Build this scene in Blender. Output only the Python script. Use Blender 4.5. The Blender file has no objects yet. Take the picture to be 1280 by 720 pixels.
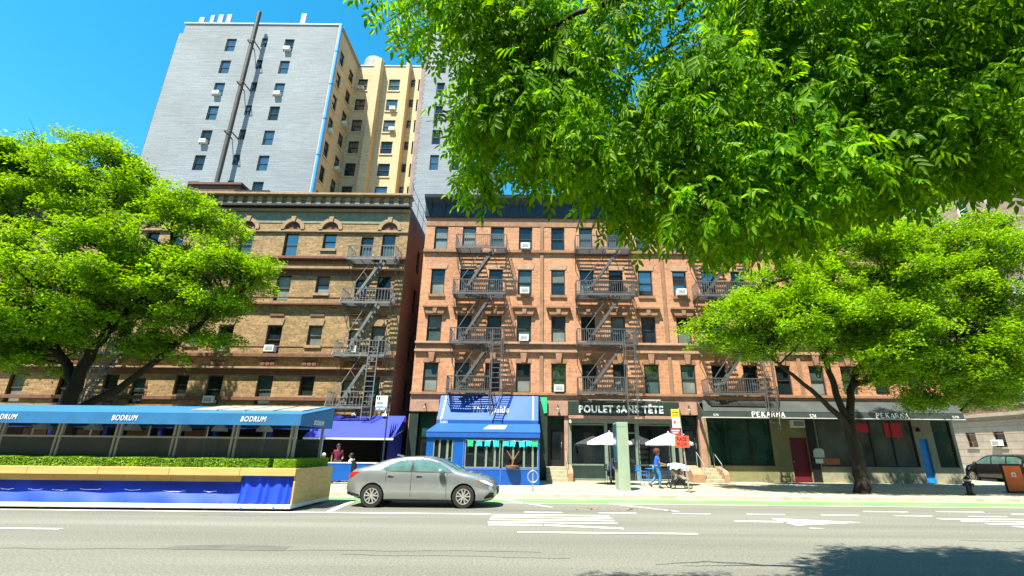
import bpy, bmesh, math, random
import numpy as np
from mathutils import Vector, Matrix
random.seed(7)
RNG = np.random.default_rng(7)
R = math.radians
scene = bpy.context.scene
COL = scene.collection
PI = math.pi

# ------------------------------------------------------------------ materials
def new_mat(name):
    m = bpy.data.materials.new(name); m.use_nodes = True
    nt = m.node_tree
    return m, nt, nt.nodes['Principled BSDF']
def N(nt, kind, **kw):
    n = nt.nodes.new(kind)
    for k, v in kw.items():
        if k.startswith('i_'): n.inputs[k[2:].replace('_', ' ')].default_value = v
        else: setattr(n, k, v)
    return n
def mulcol(nt, col_socket, fac_socket):
    mx = N(nt, 'ShaderNodeMix', data_type='RGBA', blend_type='MULTIPLY')
    mx.inputs['Factor'].default_value = 1
    nt.links.new(col_socket, mx.inputs['A']); nt.links.new(fac_socket, mx.inputs['B'])
    return mx.outputs['Result']
def noise_fac(nt, scale, var, detail=4, stretch=(1, 1, 1), lo=.3, hi=.7):
    g = N(nt, 'ShaderNodeNewGeometry')
    mp = N(nt, 'ShaderNodeMapping'); mp.inputs['Scale'].default_value = stretch
    nt.links.new(g.outputs['Position'], mp.inputs['Vector'])
    no = N(nt, 'ShaderNodeTexNoise'); no.inputs['Scale'].default_value = scale; no.inputs['Detail'].default_value = detail
    nt.links.new(mp.outputs['Vector'], no.inputs['Vector'])
    mr = N(nt, 'ShaderNodeMapRange')
    mr.inputs['From Min'].default_value = lo; mr.inputs['From Max'].default_value = hi
    mr.inputs['To Min'].default_value = 1 - var; mr.inputs['To Max'].default_value = 1 + var
    nt.links.new(no.outputs['Fac'], mr.inputs['Value'])
    return mr.outputs['Result'], no.outputs['Fac']
def add_bump(nt, b, scale, strength, dist=.02):
    _, f = noise_fac(nt, scale, .1)
    bp = N(nt, 'ShaderNodeBump'); bp.inputs['Strength'].default_value = strength; bp.inputs['Distance'].default_value = dist
    nt.links.new(f, bp.inputs['Height']); nt.links.new(bp.outputs['Normal'], b.inputs['Normal'])
def pm(name, c, rough=.6, var=.12, sc=4., metal=0., bump=0., bsc=30., stretch=(1, 1, 1), var2=0., sc2=40., ior=1.45, coat=0.):
    m, nt, b = new_mat(name)
    b.inputs['Roughness'].default_value = rough; b.inputs['Metallic'].default_value = metal
    b.inputs['IOR'].default_value = ior; b.inputs['Coat Weight'].default_value = coat
    rgb = N(nt, 'ShaderNodeRGB'); rgb.outputs[0].default_value = (*c, 1)
    s = rgb.outputs[0]
    if var: s = mulcol(nt, s, noise_fac(nt, sc, var, stretch=stretch)[0])
    if var2: s = mulcol(nt, s, noise_fac(nt, sc2, var2, detail=2)[0])
    nt.links.new(s, b.inputs['Base Color'])
    if bump: add_bump(nt, b, bsc, bump)
    return m
def brick_mat(name, c1, c2, mortar, bw=.21, bh=.073, ms=.011, var=.2, sc=.5, var2=.12, streak=.12, bump=.25, stretch2=(.6, .6, 6)):
    m, nt, b = new_mat(name)
    g = N(nt, 'ShaderNodeNewGeometry'); sp = N(nt, 'ShaderNodeSeparateXYZ'); ad = N(nt, 'ShaderNodeMath', operation='ADD'); cb = N(nt, 'ShaderNodeCombineXYZ')
    nt.links.new(g.outputs['Position'], sp.inputs[0]); nt.links.new(sp.outputs['X'], ad.inputs[0]); nt.links.new(sp.outputs['Y'], ad.inputs[1])
    nt.links.new(ad.outputs[0], cb.inputs['X']); nt.links.new(sp.outputs['Z'], cb.inputs['Y'])
    br = N(nt, 'ShaderNodeTexBrick'); br.inputs['Scale'].default_value = 1
    br.inputs['Brick Width'].default_value = bw; br.inputs['Row Height'].default_value = bh; br.inputs['Mortar Size'].default_value = ms
    br.inputs['Mortar Smooth'].default_value = .3
    br.inputs['Color1'].default_value = (*c1, 1); br.inputs['Color2'].default_value = (*c2, 1); br.inputs['Mortar'].default_value = (*mortar, 1)
    nt.links.new(cb.outputs[0], br.inputs['Vector'])
    s = mulcol(nt, br.outputs['Color'], noise_fac(nt, sc, var)[0])
    s = mulcol(nt, s, noise_fac(nt, 9, var2, detail=3)[0])
    s = mulcol(nt, s, noise_fac(nt, 1.6, streak, stretch=stretch2)[0])
    nt.links.new(s, b.inputs['Base Color']); b.inputs['Roughness'].default_value = .85
    bp = N(nt, 'ShaderNodeBump'); bp.inputs['Strength'].default_value = bump; bp.inputs['Distance'].default_value = .01; bp.invert = True
    nt.links.new(br.outputs['Fac'], bp.inputs['Height']); nt.links.new(bp.outputs['Normal'], b.inputs['Normal'])
    return m
def glass_mat(name, c, rough=.03, ior=1.55, var=.3, sc=1.2):
    m = pm(name, c, rough, var, sc, ior=ior)
    return m
def leaf_mat(name, ca, cb, trans=.45, ct=None, gloss=.35):
    m, nt, b = new_mat(name)
    g = N(nt, 'ShaderNodeNewGeometry')
    ramp = N(nt, 'ShaderNodeMix', data_type='RGBA')
    ramp.inputs['A'].default_value = (*ca, 1); ramp.inputs['B'].default_value = (*cb, 1)
    nt.links.new(g.outputs['Random Per Island'], ramp.inputs['Factor'])
    s = mulcol(nt, ramp.outputs['Result'], noise_fac(nt, .9, .3, detail=2)[0])
    nt.links.new(s, b.inputs['Base Color']); b.inputs['Roughness'].default_value = .45
    b.inputs['Specular IOR Level'].default_value = gloss
    tr = N(nt, 'ShaderNodeBsdfTranslucent')
    tc = N(nt, 'ShaderNodeMix', data_type='RGBA', blend_type='MULTIPLY'); tc.inputs['Factor'].default_value = 1
    tc.inputs['B'].default_value = (*(ct or (1.3, 1.25, .35)), 1)
    nt.links.new(s, tc.inputs['A']); nt.links.new(tc.outputs['Result'], tr.inputs['Color'])
    mx = N(nt, 'ShaderNodeMixShader'); mx.inputs[0].default_value = trans
    nt.links.new(b.outputs[0], mx.inputs[1]); nt.links.new(tr.outputs[0], mx.inputs[2])
    nt.links.new(mx.outputs[0], nt.nodes['Material Output'].inputs['Surface'])
    return m
def plexi_mat(name, tint=(.8, .86, .84), fac=.3, diffuse=(.22, .26, .24), dfac=.30):
    m, nt, b = new_mat(name)
    t = N(nt, 'ShaderNodeBsdfTransparent'); t.inputs['Color'].default_value = (*tint, 1)
    gl = N(nt, 'ShaderNodeBsdfGlossy'); gl.inputs['Roughness'].default_value = .02
    df = N(nt, 'ShaderNodeBsdfDiffuse'); df.inputs['Color'].default_value = (*diffuse, 1)
    fr = N(nt, 'ShaderNodeFresnel'); fr.inputs['IOR'].default_value = 1.7
    mx = N(nt, 'ShaderNodeMixShader'); nt.links.new(fr.outputs[0], mx.inputs[0]); nt.links.new(t.outputs[0], mx.inputs[1]); nt.links.new(gl.outputs[0], mx.inputs[2])
    m2 = N(nt, 'ShaderNodeMixShader'); m2.inputs[0].default_value = dfac
    nt.links.new(mx.outputs[0], m2.inputs[1]); nt.links.new(df.outputs[0], m2.inputs[2])
    nt.links.new(m2.outputs[0], nt.nodes['Material Output'].inputs['Surface'])
    return m
M = {}
M['brick'] = brick_mat('red_brick', (.54, .235, .115), (.40, .165, .080), (.39, .24, .145), var=.16, var2=.2)
M['brownstone'] = pm('brownstone', (.27, .145, .082), .85, .22, 2.5, bump=.3, bsc=14)
M['stone_lt'] = pm('light_stone', (.38, .235, .15), .8, .15, 4, bump=.2)
M['pier'] = pm('pier_stone', (.34, .20, .14), .85, .2, 2.2, bump=.3, bsc=10, var2=.1, sc2=14)
M['navy_cornice'] = pm('navy_cornice_paint', (.022, .035, .05), .5, .2, 3)
M['tan_brick'] = brick_mat('tan_brick', (.35, .225, .098), (.215, .135, .058), (.24, .16, .085), bw=.3, bh=.1, ms=.014, var=.18, var2=.3, streak=.15, bump=.4)
M['tan_trim'] = pm('tan_trim', (.30, .20, .11), .8, .2, 3, bump=.25)
M['terracotta'] = pm('terracotta_trim', (.155, .068, .043), .8, .25, 5, bump=.3)  # terracotta, darkened to deepen the shadow bands under the ledges
M['olive_trim'] = pm('olive_cornice_paint', (.20, .20, .13), .7, .2, 5)
M['dark_brick'] = brick_mat('dark_red_brick', (.14, .062, .04), (.095, .042, .028), (.16, .09, .06))
M['grey_brick'] = brick_mat('painted_grey_brick', (.235, .258, .272), (.205, .228, .246), (.185, .21, .228), bw=.62, bh=.2, ms=.03, var=.10, sc=.22, var2=.13, streak=.12, bump=.4, stretch2=(.3, .3, 4.2))
M['yel_brick'] = brick_mat('yellow_brick', (.56, .43, .245), (.47, .355, .195), (.48, .37, .22), bw=.4, bh=.14, ms=.02, var=.1, sc=.3)
M['yel_trim'] = pm('yellow_trim', (.54, .42, .25), .8, .12, 1)
M['quoin'] = pm('quoin_brick', (.25, .17, .15), .8, .2, 1.5)
M['dark_frame'] = pm('dark_window_frame', (.028, .024, .022), .5, .2, 3)
M['brown_frame'] = pm('brown_window_frame', (.06, .035, .022), .5, .2, 3)
M['glass_dark'] = glass_mat('window_glass_dark', (.012, .020, .022))
M['glass_teal'] = glass_mat('window_glass_teal', (.05, .085, .085))
M['glass_blind'] = glass_mat('window_glass_with_blind', (.17, .19, .17), .06, 1.6)
M['glass_sky'] = glass_mat('window_glass_clear', (.02, .03, .04), .015, 2.5)
M['fe_metal'] = pm('fire_escape_paint', (.09, .084, .082), .5, .25, 6)
M['fe_grey'] = pm('grey_fire_escape_paint', (.135, .14, .138), .5, .25, 6)
M['ac_white'] = pm('air_conditioner_white', (.68, .68, .64), .5, .1, 8)
M['ac_grille'] = pm('air_conditioner_grille', (.22, .23, .22), .6, .2, 20)
M['black'] = pm('black_paint', (.012, .013, .014), .4, .2, 5)
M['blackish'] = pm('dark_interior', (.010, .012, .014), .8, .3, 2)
M['dkgreen'] = pm('dark_green_paint', (.018, .035, .028), .45, .2, 3)
M['white'] = pm('white_paint', (.78, .78, .76), .5, .06, 5)
M['letter'] = pm('white_lettering', (.85, .85, .83), .5, .04, 5)
M['steel'] = pm('galvanised_steel', (.42, .44, .43), .4, .15, 8, metal=.6)
M['greymetal'] = pm('grey_metal', (.33, .35, .33), .45, .15, 8, metal=.2)
M['asphalt'] = pm('asphalt', (.148, .146, .120), .88, .16, .55, stretch=(.12, 1, 1), var2=.34, sc2=26, bump=.35, bsc=45)
def asphalt_bands(m):
    nt = m.node_tree; b = nt.nodes['Principled BSDF']; l = b.inputs['Base Color'].links[0]
    s = mulcol(nt, l.from_socket, noise_fac(nt, 1.0, .11, stretch=(.02, 1.3, 1), detail=3)[0])
    s = mulcol(nt, s, noise_fac(nt, 70, .22, detail=2, lo=.35, hi=.65)[0])
    nt.links.new(s, b.inputs['Base Color'])
asphalt_bands(M['asphalt'])
M['asphalt2'] = pm('side_street_asphalt', (.16, .158, .145), .9, .15, .8, var2=.2, sc2=40)
M['soil'] = pm('bare_ground', (.22, .2, .16), .95, .2, .3)
M['concrete'] = pm('sidewalk_concrete', (.50, .46, .36), .85, .12, .8, var2=.14, sc2=7)
M['curb'] = pm('kerb_granite', (.40, .37, .30), .8, .18, 2, var2=.15, sc2=20)
M['lime_stone'] = pm('limestone', (.37, .31, .245), .85, .14, 1.2, bump=.2)
M['far_brick'] = brick_mat('pinkish_brown_brick', (.36, .24, .19), (.30, .19, .15), (.34, .26, .22), bw=.3, bh=.1)
M['far_dark'] = brick_mat('brown_brick', (.25, .13, .09), (.19, .095, .065), (.2, .13, .1), bw=.3, bh=.1)
M['blue'] = pm('blue_panel_paint', (.006, .085, .36), .35, .12, 3)
M['blue_awn'] = pm('blue_awning_canvas', (.009, .088, .37), .6, .08, 3)
M['blue_awn_dk'] = pm('deep_blue_awning_canvas', (.006, .085, .36), .6, .1, 3)
M['shed_awn'] = pm('shed_awning_canvas', (.022, .145, .33), .55, .10, 2.2, var2=.05, sc2=14)
M['skirt'] = pm('royal_blue_fabric', (.008, .055, .72), .6, .12, 2)
M['purple_awn'] = pm('violet_awning_canvas', (.028, .045, .42), .6, .08, 4)
M['navy_cloth'] = pm('navy_side_curtain', (.008, .018, .16), .7, .2, 3)
M['wood'] = pm('tan_plywood', (.60, .38, .13), .6, .14, 3, stretch=(.3, 1, 4))
M['wood_dk'] = pm('tan_plywood_shaded', (.50, .35, .13), .6, .14, 3, stretch=(.3, 1, 4))  # darker copy of the ledge plywood for the shaded faces
M['frame_grey'] = pm('grey_aluminium_frame', (.42, .42, .36), .45, .12, 5, metal=.2)
M['plexi'] = plexi_mat('clear_plastic_panel')  # dusty plastic; its diffuse share also stands in for pale reflections
M['awn_black'] = pm('black_awning_canvas', (.045, .055, .052), .6, .2, 1.6)
M['awn_bar'] = pm('awning_bar', (.55, .58, .55), .4, .1, 6)
M['stucco'] = pm('olive_stucco', (.205, .195, .095), .85, .15, 1.6, var2=.1, sc2=9)  # both stuccos darkened to carry the shade of tree and awning
M['stucco_lt'] = pm('pale_stucco', (.27, .26, .18), .85, .15, 1.6, var2=.1, sc2=9)
M['maroon'] = pm('maroon_door_paint', (.13, .008, .025), .45, .12, 3)
M['bluedoor'] = pm('bright_blue_door_paint', (.01, .26, .70), .4, .08, 3)
M['shop_glass'] = glass_mat('shop_window_glass', (.012, .05, .034), .02, 1.9, .5, .9)
M['shop_glass_dk'] = glass_mat('dark_shop_window_glass', (.010, .015, .016), .02, 1.7, .5, .9)
M['shop_glass_pale_refl'] = glass_mat('pale_reflection_shop_glass', (.09, .105, .085), .02, 1.9, .6, .6)  # pale street reflections put into the base colour
M['step'] = pm('stoop_stone', (.36, .33, .22), .85, .15, 4)
M['stepwall'] = pm('stoop_side_wall', (.34, .20, .12), .85, .15, 4)
M['sage'] = pm('sage_green_panel', (.27, .34, .25), .5, .08, 3)
M['tealscreen'] = pm('dark_teal_screen', (.02, .10, .15), .15, .2, 2)
M['umbrella'] = pm('white_umbrella_canvas', (.75, .74, .80), .7, .05, 5)
M['lav'] = pm('lavender_umbrella_canvas', (.42, .40, .75), .7, .05, 5)
M['chairblue'] = pm('bright_blue_metal', (.015, .20, .58), .4, .08, 6)
M['yellow'] = pm('yellow_sign', (.80, .52, .01), .45, .05, 6)
M['redsign'] = pm('red_sign', (.70, .03, .06), .45, .05, 6)
M['orangesign'] = pm('orange_red_sign', (.80, .10, .05), .45, .05, 6)
M['orange'] = pm('orange_panel', (.92, .145, .015), .45, .08, 5)
M['signgrey'] = pm('pale_green_sign', (.62, .80, .70), .45, .05, 6)
M['signblue'] = pm('blue_sign_band', (.10, .15, .60), .45, .05, 6)
M['teal'] = pm('turquoise_paper', (.02, .50, .62), .7, .15, 9)
M['greenpaper'] = pm('green_paper', (.02, .45, .20), .7, .15, 9)
M['paint_line'] = pm('road_paint', (.72, .72, .66), .75, .16, 5, var2=.15, sc2=30)
M['cream'] = pm('cream_board', (.62, .55, .42), .6, .08, 5)
M['frame_green'] = pm('grey_green_frame', (.17, .22, .18), .5, .15, 5)
M['bluepipe'] = pm('bright_blue_pipe', (.05, .28, .75), .4, .08, 2)
M['flue'] = pm('rusty_flue', (.055, .045, .04), .6, .3, 1.5)
M['antenna'] = pm('antenna_grey', (.33, .36, .38), .5, .1, 5)
M['bark'] = pm('bark', (.024, .017, .011), .95, .35, 6, stretch=(1, 1, .25), bump=.6, bsc=18)
M['bark_near'] = pm('dark_bark', (.016, .011, .008), .95, .35, 6, stretch=(1, 1, .25), bump=.6, bsc=18)
M['leaf_far'] = leaf_mat('locust_leaves', (.085, .24, .003), (.31, .50, .008), .46, (1.4, 1.25, .12))
M['leaf_near'] = leaf_mat('ash_leaves', (.040, .18, .003), (.20, .385, .006), .62, (1.75, 1.55, .08), .12)
M['leaf_hedge'] = leaf_mat('boxwood_leaves', (.15, .33, .010), (.36, .58, .02), .3)
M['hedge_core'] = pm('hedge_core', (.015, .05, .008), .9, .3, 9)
M['car_paint'] = pm('grey_blue_car_paint', (.37, .40, .395), .24, .04, 3, metal=.65, coat=.8)
M['car_black'] = pm('black_plastic', (.012, .012, .013), .5, .1, 6)
M['car_glass'] = glass_mat('tinted_car_glass', (.075, .15, .135), .03, 1.9, .3, 3)
M['tyre'] = pm('tyre_rubber', (.018, .018, .019), .8, .15, 9)
M['alloy'] = pm('machined_alloy', (.62, .60, .56), .3, .08, 9, metal=.7)
M['chrome'] = pm('chrome', (.75, .76, .76), .12, .02, 5, metal=1.)
M['redlamp'] = pm('red_lamp_lens', (.55, .015, .02), .15, .1, 9)
M['headlamp'] = pm('clear_lamp_lens', (.62, .64, .64), .1, .25, 14)
M['amber'] = pm('amber_marker_lens', (.75, .16, .06), .2, .1, 9)
M['suv_paint'] = pm('black_car_paint', (.010, .010, .012), .2, .1, 3, coat=.8)
M['skin_brown'] = pm('brown_skin', (.30, .15, .085), .5, .08, 9)
M['skin_pale'] = pm('pale_skin', (.55, .33, .23), .5, .08, 9)
M['hair_brown'] = pm('brown_curly_hair', (.085, .035, .018), .8, .4, 40, bump=.8, bsc=60)
M['hair_dark'] = pm('dark_hair', (.018, .012, .010), .6, .3, 40)
M['shirt_blue'] = pm('bright_blue_cotton', (.008, .12, .70), .8, .1, 8)
M['jeans'] = pm('blue_denim', (.045, .19, .42), .85, .2, 12)
M['shoe'] = pm('dark_shoe', (.05, .045, .045), .6, .1, 9)
M['maroon_cloth'] = pm('maroon_cotton', (.16, .01, .05), .85, .1, 8)
M['pale_cloth'] = pm('pale_blue_cotton', (.55, .62, .68), .85, .1, 8)
M['dark_cloth'] = pm('dark_trousers', (.02, .022, .03), .85, .1, 8)
M['pram'] = pm('grey_beige_pram_fabric', (.32, .31, .24), .8, .12, 9)
M['pram_white'] = pm('white_blanket', (.78, .78, .76), .85, .08, 9, bump=.4, bsc=20)
M['pink'] = pm('pink_cloth', (.65, .22, .2), .8, .1, 9)
M['lamp_glass'] = pm('pale_lamp_globe', (.72, .70, .62), .4, .05, 5)
M['tank'] = pm('weathered_grey_dome', (.16, .20, .20), .7, .2, 2)
M['roof'] = pm('roofing_felt', (.10, .10, .10), .9, .2, 1)
M['plant_wood'] = pm('brown_branch', (.20, .10, .045), .8, .2, 8)
M['red_cloth'] = pm('red_paper', (.6, .03, .04), .7, .1, 9)
M['orange_lt'] = pm('orange_brown_goods', (.52, .16, .06), .6, .15, 9)

# ------------------------------------------------------------------ objects and mesh builder
def tag(o, label=None, cat=None, group=None, kind=None):
    if label: o['label'] = label
    if cat: o['category'] = cat
    if group: o['group'] = group
    if kind: o['kind'] = kind
    return o
def origin(o):
    v = Vector((0, 0, 0))
    while o is not None:
        v += o.location; o = o.parent
    return v
def thing(name, loc, label, cat, group=None):
    o = bpy.data.objects.new(name, None); o.empty_display_size = .3
    COL.objects.link(o); o.location = loc
    return tag(o, label, cat, group)
def link_mesh(name, me, mats, parent=None, loc=None):
    o = bpy.data.objects.new(name, me); COL.objects.link(o)
    for m in (mats if isinstance(mats, (list, tuple)) else [mats]): me.materials.append(M[m] if isinstance(m, str) else m)
    if parent is not None: o.parent = parent
    if loc is not None: o.location = loc
    return o
class MB:
    def __init__(self): self.v = []; self.f = []; self.mi = []
    def add(self, vs, fs, mi=0):
        n = len(self.v); self.v += [tuple(map(float, p)) for p in vs]
        for f in fs: self.f.append([n + i for i in f]); self.mi.append(mi)
        return self
    def box(self, x0, x1, y0, y1, z0, z1, mi=0):
        return self.add([(x0, y0, z0), (x1, y0, z0), (x1, y1, z0), (x0, y1, z0), (x0, y0, z1), (x1, y0, z1), (x1, y1, z1), (x0, y1, z1)],
                 [(0, 3, 2, 1), (4, 5, 6, 7), (0, 1, 5, 4), (1, 2, 6, 5), (2, 3, 7, 6), (3, 0, 4, 7)], mi)
    def quad(self, a, b, c, d, mi=0): return self.add([a, b, c, d], [(0, 1, 2, 3)], mi)
    def bar(self, p, q, w, h=None, mi=0, up=(0, 0, 1)):
        h = h or w; p = Vector(p); q = Vector(q); d = (q - p).normalized(); u = Vector(up)
        if abs(d.dot(u)) > .98: u = Vector((0, 1, 0))
        s = d.cross(u).normalized(); u = s.cross(d)
        c = []
        for e in (p, q):
            for a, b in ((-1, -1), (1, -1), (1, 1), (-1, 1)): c.append(e + s * a * w / 2 + u * b * h / 2)
        return self.add(c, [(3, 2, 1, 0), (4, 5, 6, 7), (0, 1, 5, 4), (1, 2, 6, 5), (2, 3, 7, 6), (3, 0, 4, 7)], mi)
    def tube(self, pts, rad, n=8, mi=0, cap=True):
        pts = [Vector(p) for p in pts]; k = len(pts)
        rs = rad if isinstance(rad, (list, tuple)) else [rad] * k
        vs = []; prev = None
        for i, p in enumerate(pts):
            d = (pts[min(i + 1, k - 1)] - pts[max(i - 1, 0)]).normalized()
            if prev is None:
                u = Vector((0, 0, 1)) if abs(d.z) < .9 else Vector((1, 0, 0)); s = d.cross(u).normalized()
            else:
                s = (prev - d * prev.dot(d)).normalized()
            prev = s; t = d.cross(s)
            for j in range(n):
                a = 2 * PI * j / n; vs.append(p + (s * math.cos(a) + t * math.sin(a)) * rs[i])
        fs = [(i * n + j, i * n + (j + 1) % n, (i + 1) * n + (j + 1) % n, (i + 1) * n + j) for i in range(k - 1) for j in range(n)]
        if cap: fs += [tuple(range(n))[::-1], tuple(range((k - 1) * n, k * n))]
        return self.add(vs, fs, mi)
    def lathe(self, prof, c=(0, 0, 0), n=20, axis='z', mi=0):
        vs = []
        for r, h in prof:
            for j in range(n):
                a = 2 * PI * j / n; x, y = r * math.cos(a), r * math.sin(a)
                p = (x, y, h) if axis == 'z' else ((x, h, y) if axis == 'y' else (h, x, y))
                vs.append((c[0] + p[0], c[1] + p[1], c[2] + p[2]))
        k = len(prof)
        fs = [(i * n + j, i * n + (j + 1) % n, (i + 1) * n + (j + 1) % n, (i + 1) * n + j) for i in range(k - 1) for j in range(n)]
        return self.add(vs, fs, mi)
    def prism(self, poly, a0, a1, plane='xz', mi=0):
        # polygon in a plane, extruded along the remaining axis
        def P(p, a):
            return (p[0], a, p[1]) if plane == 'xz' else ((a, p[0], p[1]) if plane == 'yz' else (p[0], p[1], a))
        n = len(poly)
        return self.add([P(p, a0) for p in poly] + [P(p, a1) for p in poly],
                 [tuple(range(n)), tuple(range(2 * n - 1, n - 1, -1))] + [(i, n + i, n + (i + 1) % n, (i + 1) % n) for i in range(n)], mi)
    def sphere(self, c, r, nu=12, nv=8, sc=(1, 1, 1), mi=0):
        prof = [(r * math.sin(PI * i / nv) + 1e-5, -r * math.cos(PI * i / nv)) for i in range(nv + 1)]
        m = MB().lathe(prof, n=nu)
        return self.add([(c[0] + p[0] * sc[0], c[1] + p[1] * sc[1], c[2] + p[2] * sc[2]) for p in m.v], m.f, mi)
    def xform(self, mat):
        self.v = [tuple(mat @ Vector(p)) for p in self.v]; return self
    def build(self, name, mats, parent=None, smooth=False, bevel=0, sharp=40, fixn=True):
        me = bpy.data.meshes.new(name)
        o0 = origin(parent) if parent is not None else Vector((0, 0, 0))
        me.from_pydata([(p[0] - o0.x, p[1] - o0.y, p[2] - o0.z) for p in self.v], [], self.f)
        o = link_mesh(name, me, mats, parent)
        if any(self.mi): me.polygons.foreach_set('material_index', self.mi)
        if fixn or bevel:
            bm = bmesh.new(); bm.from_mesh(me)
            if fixn: bmesh.ops.recalc_face_normals(bm, faces=bm.faces)
            if bevel:
                bmesh.ops.bevel(bm, geom=[e for e in bm.edges if len(e.link_faces) == 2 and e.calc_face_angle(0) > R(35)], offset=bevel, segments=2, affect='EDGES', profile=.5)
            bm.to_mesh(me); bm.free()
        if smooth:
            me.polygons.foreach_set('use_smooth', [True] * len(me.polygons)); me.set_sharp_from_angle(angle=R(sharp))
        me.update()
        return o
def ground_origin(o, loc):
    """move a single-mesh thing's origin to loc, keeping its geometry in place"""
    o.data.transform(Matrix.Translation(-Vector(loc))); o.location = loc
    return o
def copy_tree(o, parent=None):
    c = o.copy(); COL.objects.link(c)
    if parent is not None: c.parent = parent
    for ch in list(o.children): copy_tree(ch, c)
    return c
def text(name, body, x, y, z, w, h, mat, parent=None, shear=0, bold=.0, depth=.01, rz=0, rx=90, sp=1.0):
    """lettering fitted to width w and cap height h, its centre at (x, y, z), facing -Y before rz; a flat solid of real depth"""
    cu = bpy.data.curves.new('lettering', 'FONT'); cu.body = body; cu.align_x = 'CENTER'; cu.shear = shear; cu.offset = bold; cu.space_character = sp; cu.extrude = .05; cu.resolution_u = 3
    t = bpy.data.objects.new('lettering', cu); COL.objects.link(t)
    dg = bpy.context.evaluated_depsgraph_get(); me = bpy.data.meshes.new_from_object(t.evaluated_get(dg))
    bpy.data.objects.remove(t); bpy.data.curves.remove(cu)
    co = np.empty(len(me.vertices) * 3); me.vertices.foreach_get('co', co); co = co.reshape(-1, 3)
    lo, hi = co.min(0), co.max(0); c = (lo + hi) / 2; s = np.array([w, h, depth]) / np.maximum(hi - lo, 1e-6)
    co = (co - c) * s
    me.vertices.foreach_set('co', co.ravel()); me.materials.clear(); me.update()
    o0 = origin(parent) if parent is not None else Vector((0, 0, 0))
    me.transform(Matrix.Translation(Vector((x, y, z)) - o0) @ Matrix.Rotation(R(rz), 4, 'Z') @ Matrix.Rotation(R(rx), 4, 'X'))
    return link_mesh(name, me, mat, parent)
def np_mesh(name, V, F, mats, parent=None, smooth=False):
    """big quad mesh straight from numpy arrays"""
    me = bpy.data.meshes.new(name); V = V.astype(np.float32)
    if parent is not None: V = V - np.array(origin(parent), dtype=np.float32)
    k = F.shape[1]
    me.vertices.add(len(V)); me.vertices.foreach_set('co', V.ravel())
    me.loops.add(F.size); me.loops.foreach_set('vertex_index', F.astype(np.int32).ravel())
    me.polygons.add(len(F)); me.polygons.foreach_set('loop_start', np.arange(0, F.size, k, dtype=np.int32))
    me.update(calc_edges=True); me.validate()
    return link_mesh(name, me, mats, parent)
# ------------------------------------------------------------------ the setting
F = 27.5          # front line of the buildings across the avenue
KERB = 18.9
def sheet(name, x0, x1, y0, y1, z, mat, n=1):
    me = bpy.data.meshes.new(name)
    me.from_pydata([(x0, y0, z), (x1, y0, z), (x1, y1, z), (x0, y1, z)], [], [(0, 1, 2, 3)])
    return tag(link_mesh(name, me, mat), kind='structure')
sheet('ground', -400, 400, -400, 400, -.03, 'soil')
sheet('road', -150, 150, 1.6, 19.2, 0, 'asphalt')
sheet('side_street', 27.3, 37.5, 18.5, 160, .004, 'asphalt2')
def slab(name, x0, x1, y0, y1, z0, z1, mat):
    return tag(MB().box(x0, x1, y0, y1, z0, z1).build(name, mat, bevel=.012), kind='structure')
# concrete flags: one sheet with joints cut by the material
def flag_mat():
    m, nt, b = new_mat('sidewalk_flags')
    g = N(nt, 'ShaderNodeNewGeometry')
    br = N(nt, 'ShaderNodeTexBrick'); br.offset = 0
    for k, v in (('Scale', 1), ('Brick Width', 1.5), ('Row Height', 1.5), ('Mortar Size', .012)): br.inputs[k].default_value = v
    br.inputs['Color1'].default_value = (.36, .33, .235, 1); br.inputs['Color2'].default_value = (.315, .29, .21, 1); br.inputs['Mortar'].default_value = (.22, .2, .14, 1)
    nt.links.new(g.outputs['Position'], br.inputs['Vector'])
    s = mulcol(nt, br.outputs['Color'], noise_fac(nt, 1.1, .14)[0]); s = mulcol(nt, s, noise_fac(nt, 12, .1)[0])
    nt.links.new(s, b.inputs['Base Color']); b.inputs['Roughness'].default_value = .9
    return m
M['flags'] = flag_mat()
slab('sidewalk', -150, 27.1, KERB + .16, 160, -.1, .15, 'flags')
slab('kerb', -150, 27.3, KERB, KERB + .155, -.1, .147, 'curb')
slab('side_street_sidewalk', 37.7, 150, KERB + .16, 160, -.1, .15, 'flags')
slab('near_sidewalk', -150, 150, -12, 1.5, -.1, .15, 'flags')
# worn green bike lane
def worn(name, base, cov, under):
    m, nt, b = new_mat(name)
    r = noise_fac(nt, 1.4, .1, stretch=(.35, 1.4, 1))[1]; mr = N(nt, 'ShaderNodeMapRange')
    mr.inputs['From Min'].default_value = cov - .05; mr.inputs['From Max'].default_value = cov + .08
    nt.links.new(r, mr.inputs['Value'])
    r2 = noise_fac(nt, 16, .1)[1]; ad = N(nt, 'ShaderNodeMath', operation='MULTIPLY_ADD'); ad.inputs[1].default_value = .7; ad.use_clamp = True
    sub = N(nt, 'ShaderNodeMath', operation='SUBTRACT'); sub.inputs[1].default_value = .35
    nt.links.new(r2, ad.inputs[0]); nt.links.new(mr.outputs[0], sub.inputs[0]); nt.links.new(sub.outputs[0], ad.inputs[2])
    mx = N(nt, 'ShaderNodeMix', data_type='RGBA'); mx.inputs['A'].default_value = (*under, 1); mx.inputs['B'].default_value = (*base, 1)
    nt.links.new(ad.outputs[0], mx.inputs['Factor']); nt.links.new(mx.outputs['Result'], b.inputs['Base Color']); b.inputs['Roughness'].default_value = .85
    return m
M['bike_green'] = worn('worn_green_paint', (.12, .40, .085), .43, (.20, .205, .145))
sheet('bike_lane', -60, 24, 17.25, 18.72, .004, 'bike_green')
sheet('gutter', -150, 27.2, 18.72, KERB + .02, .003, 'curb')
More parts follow.
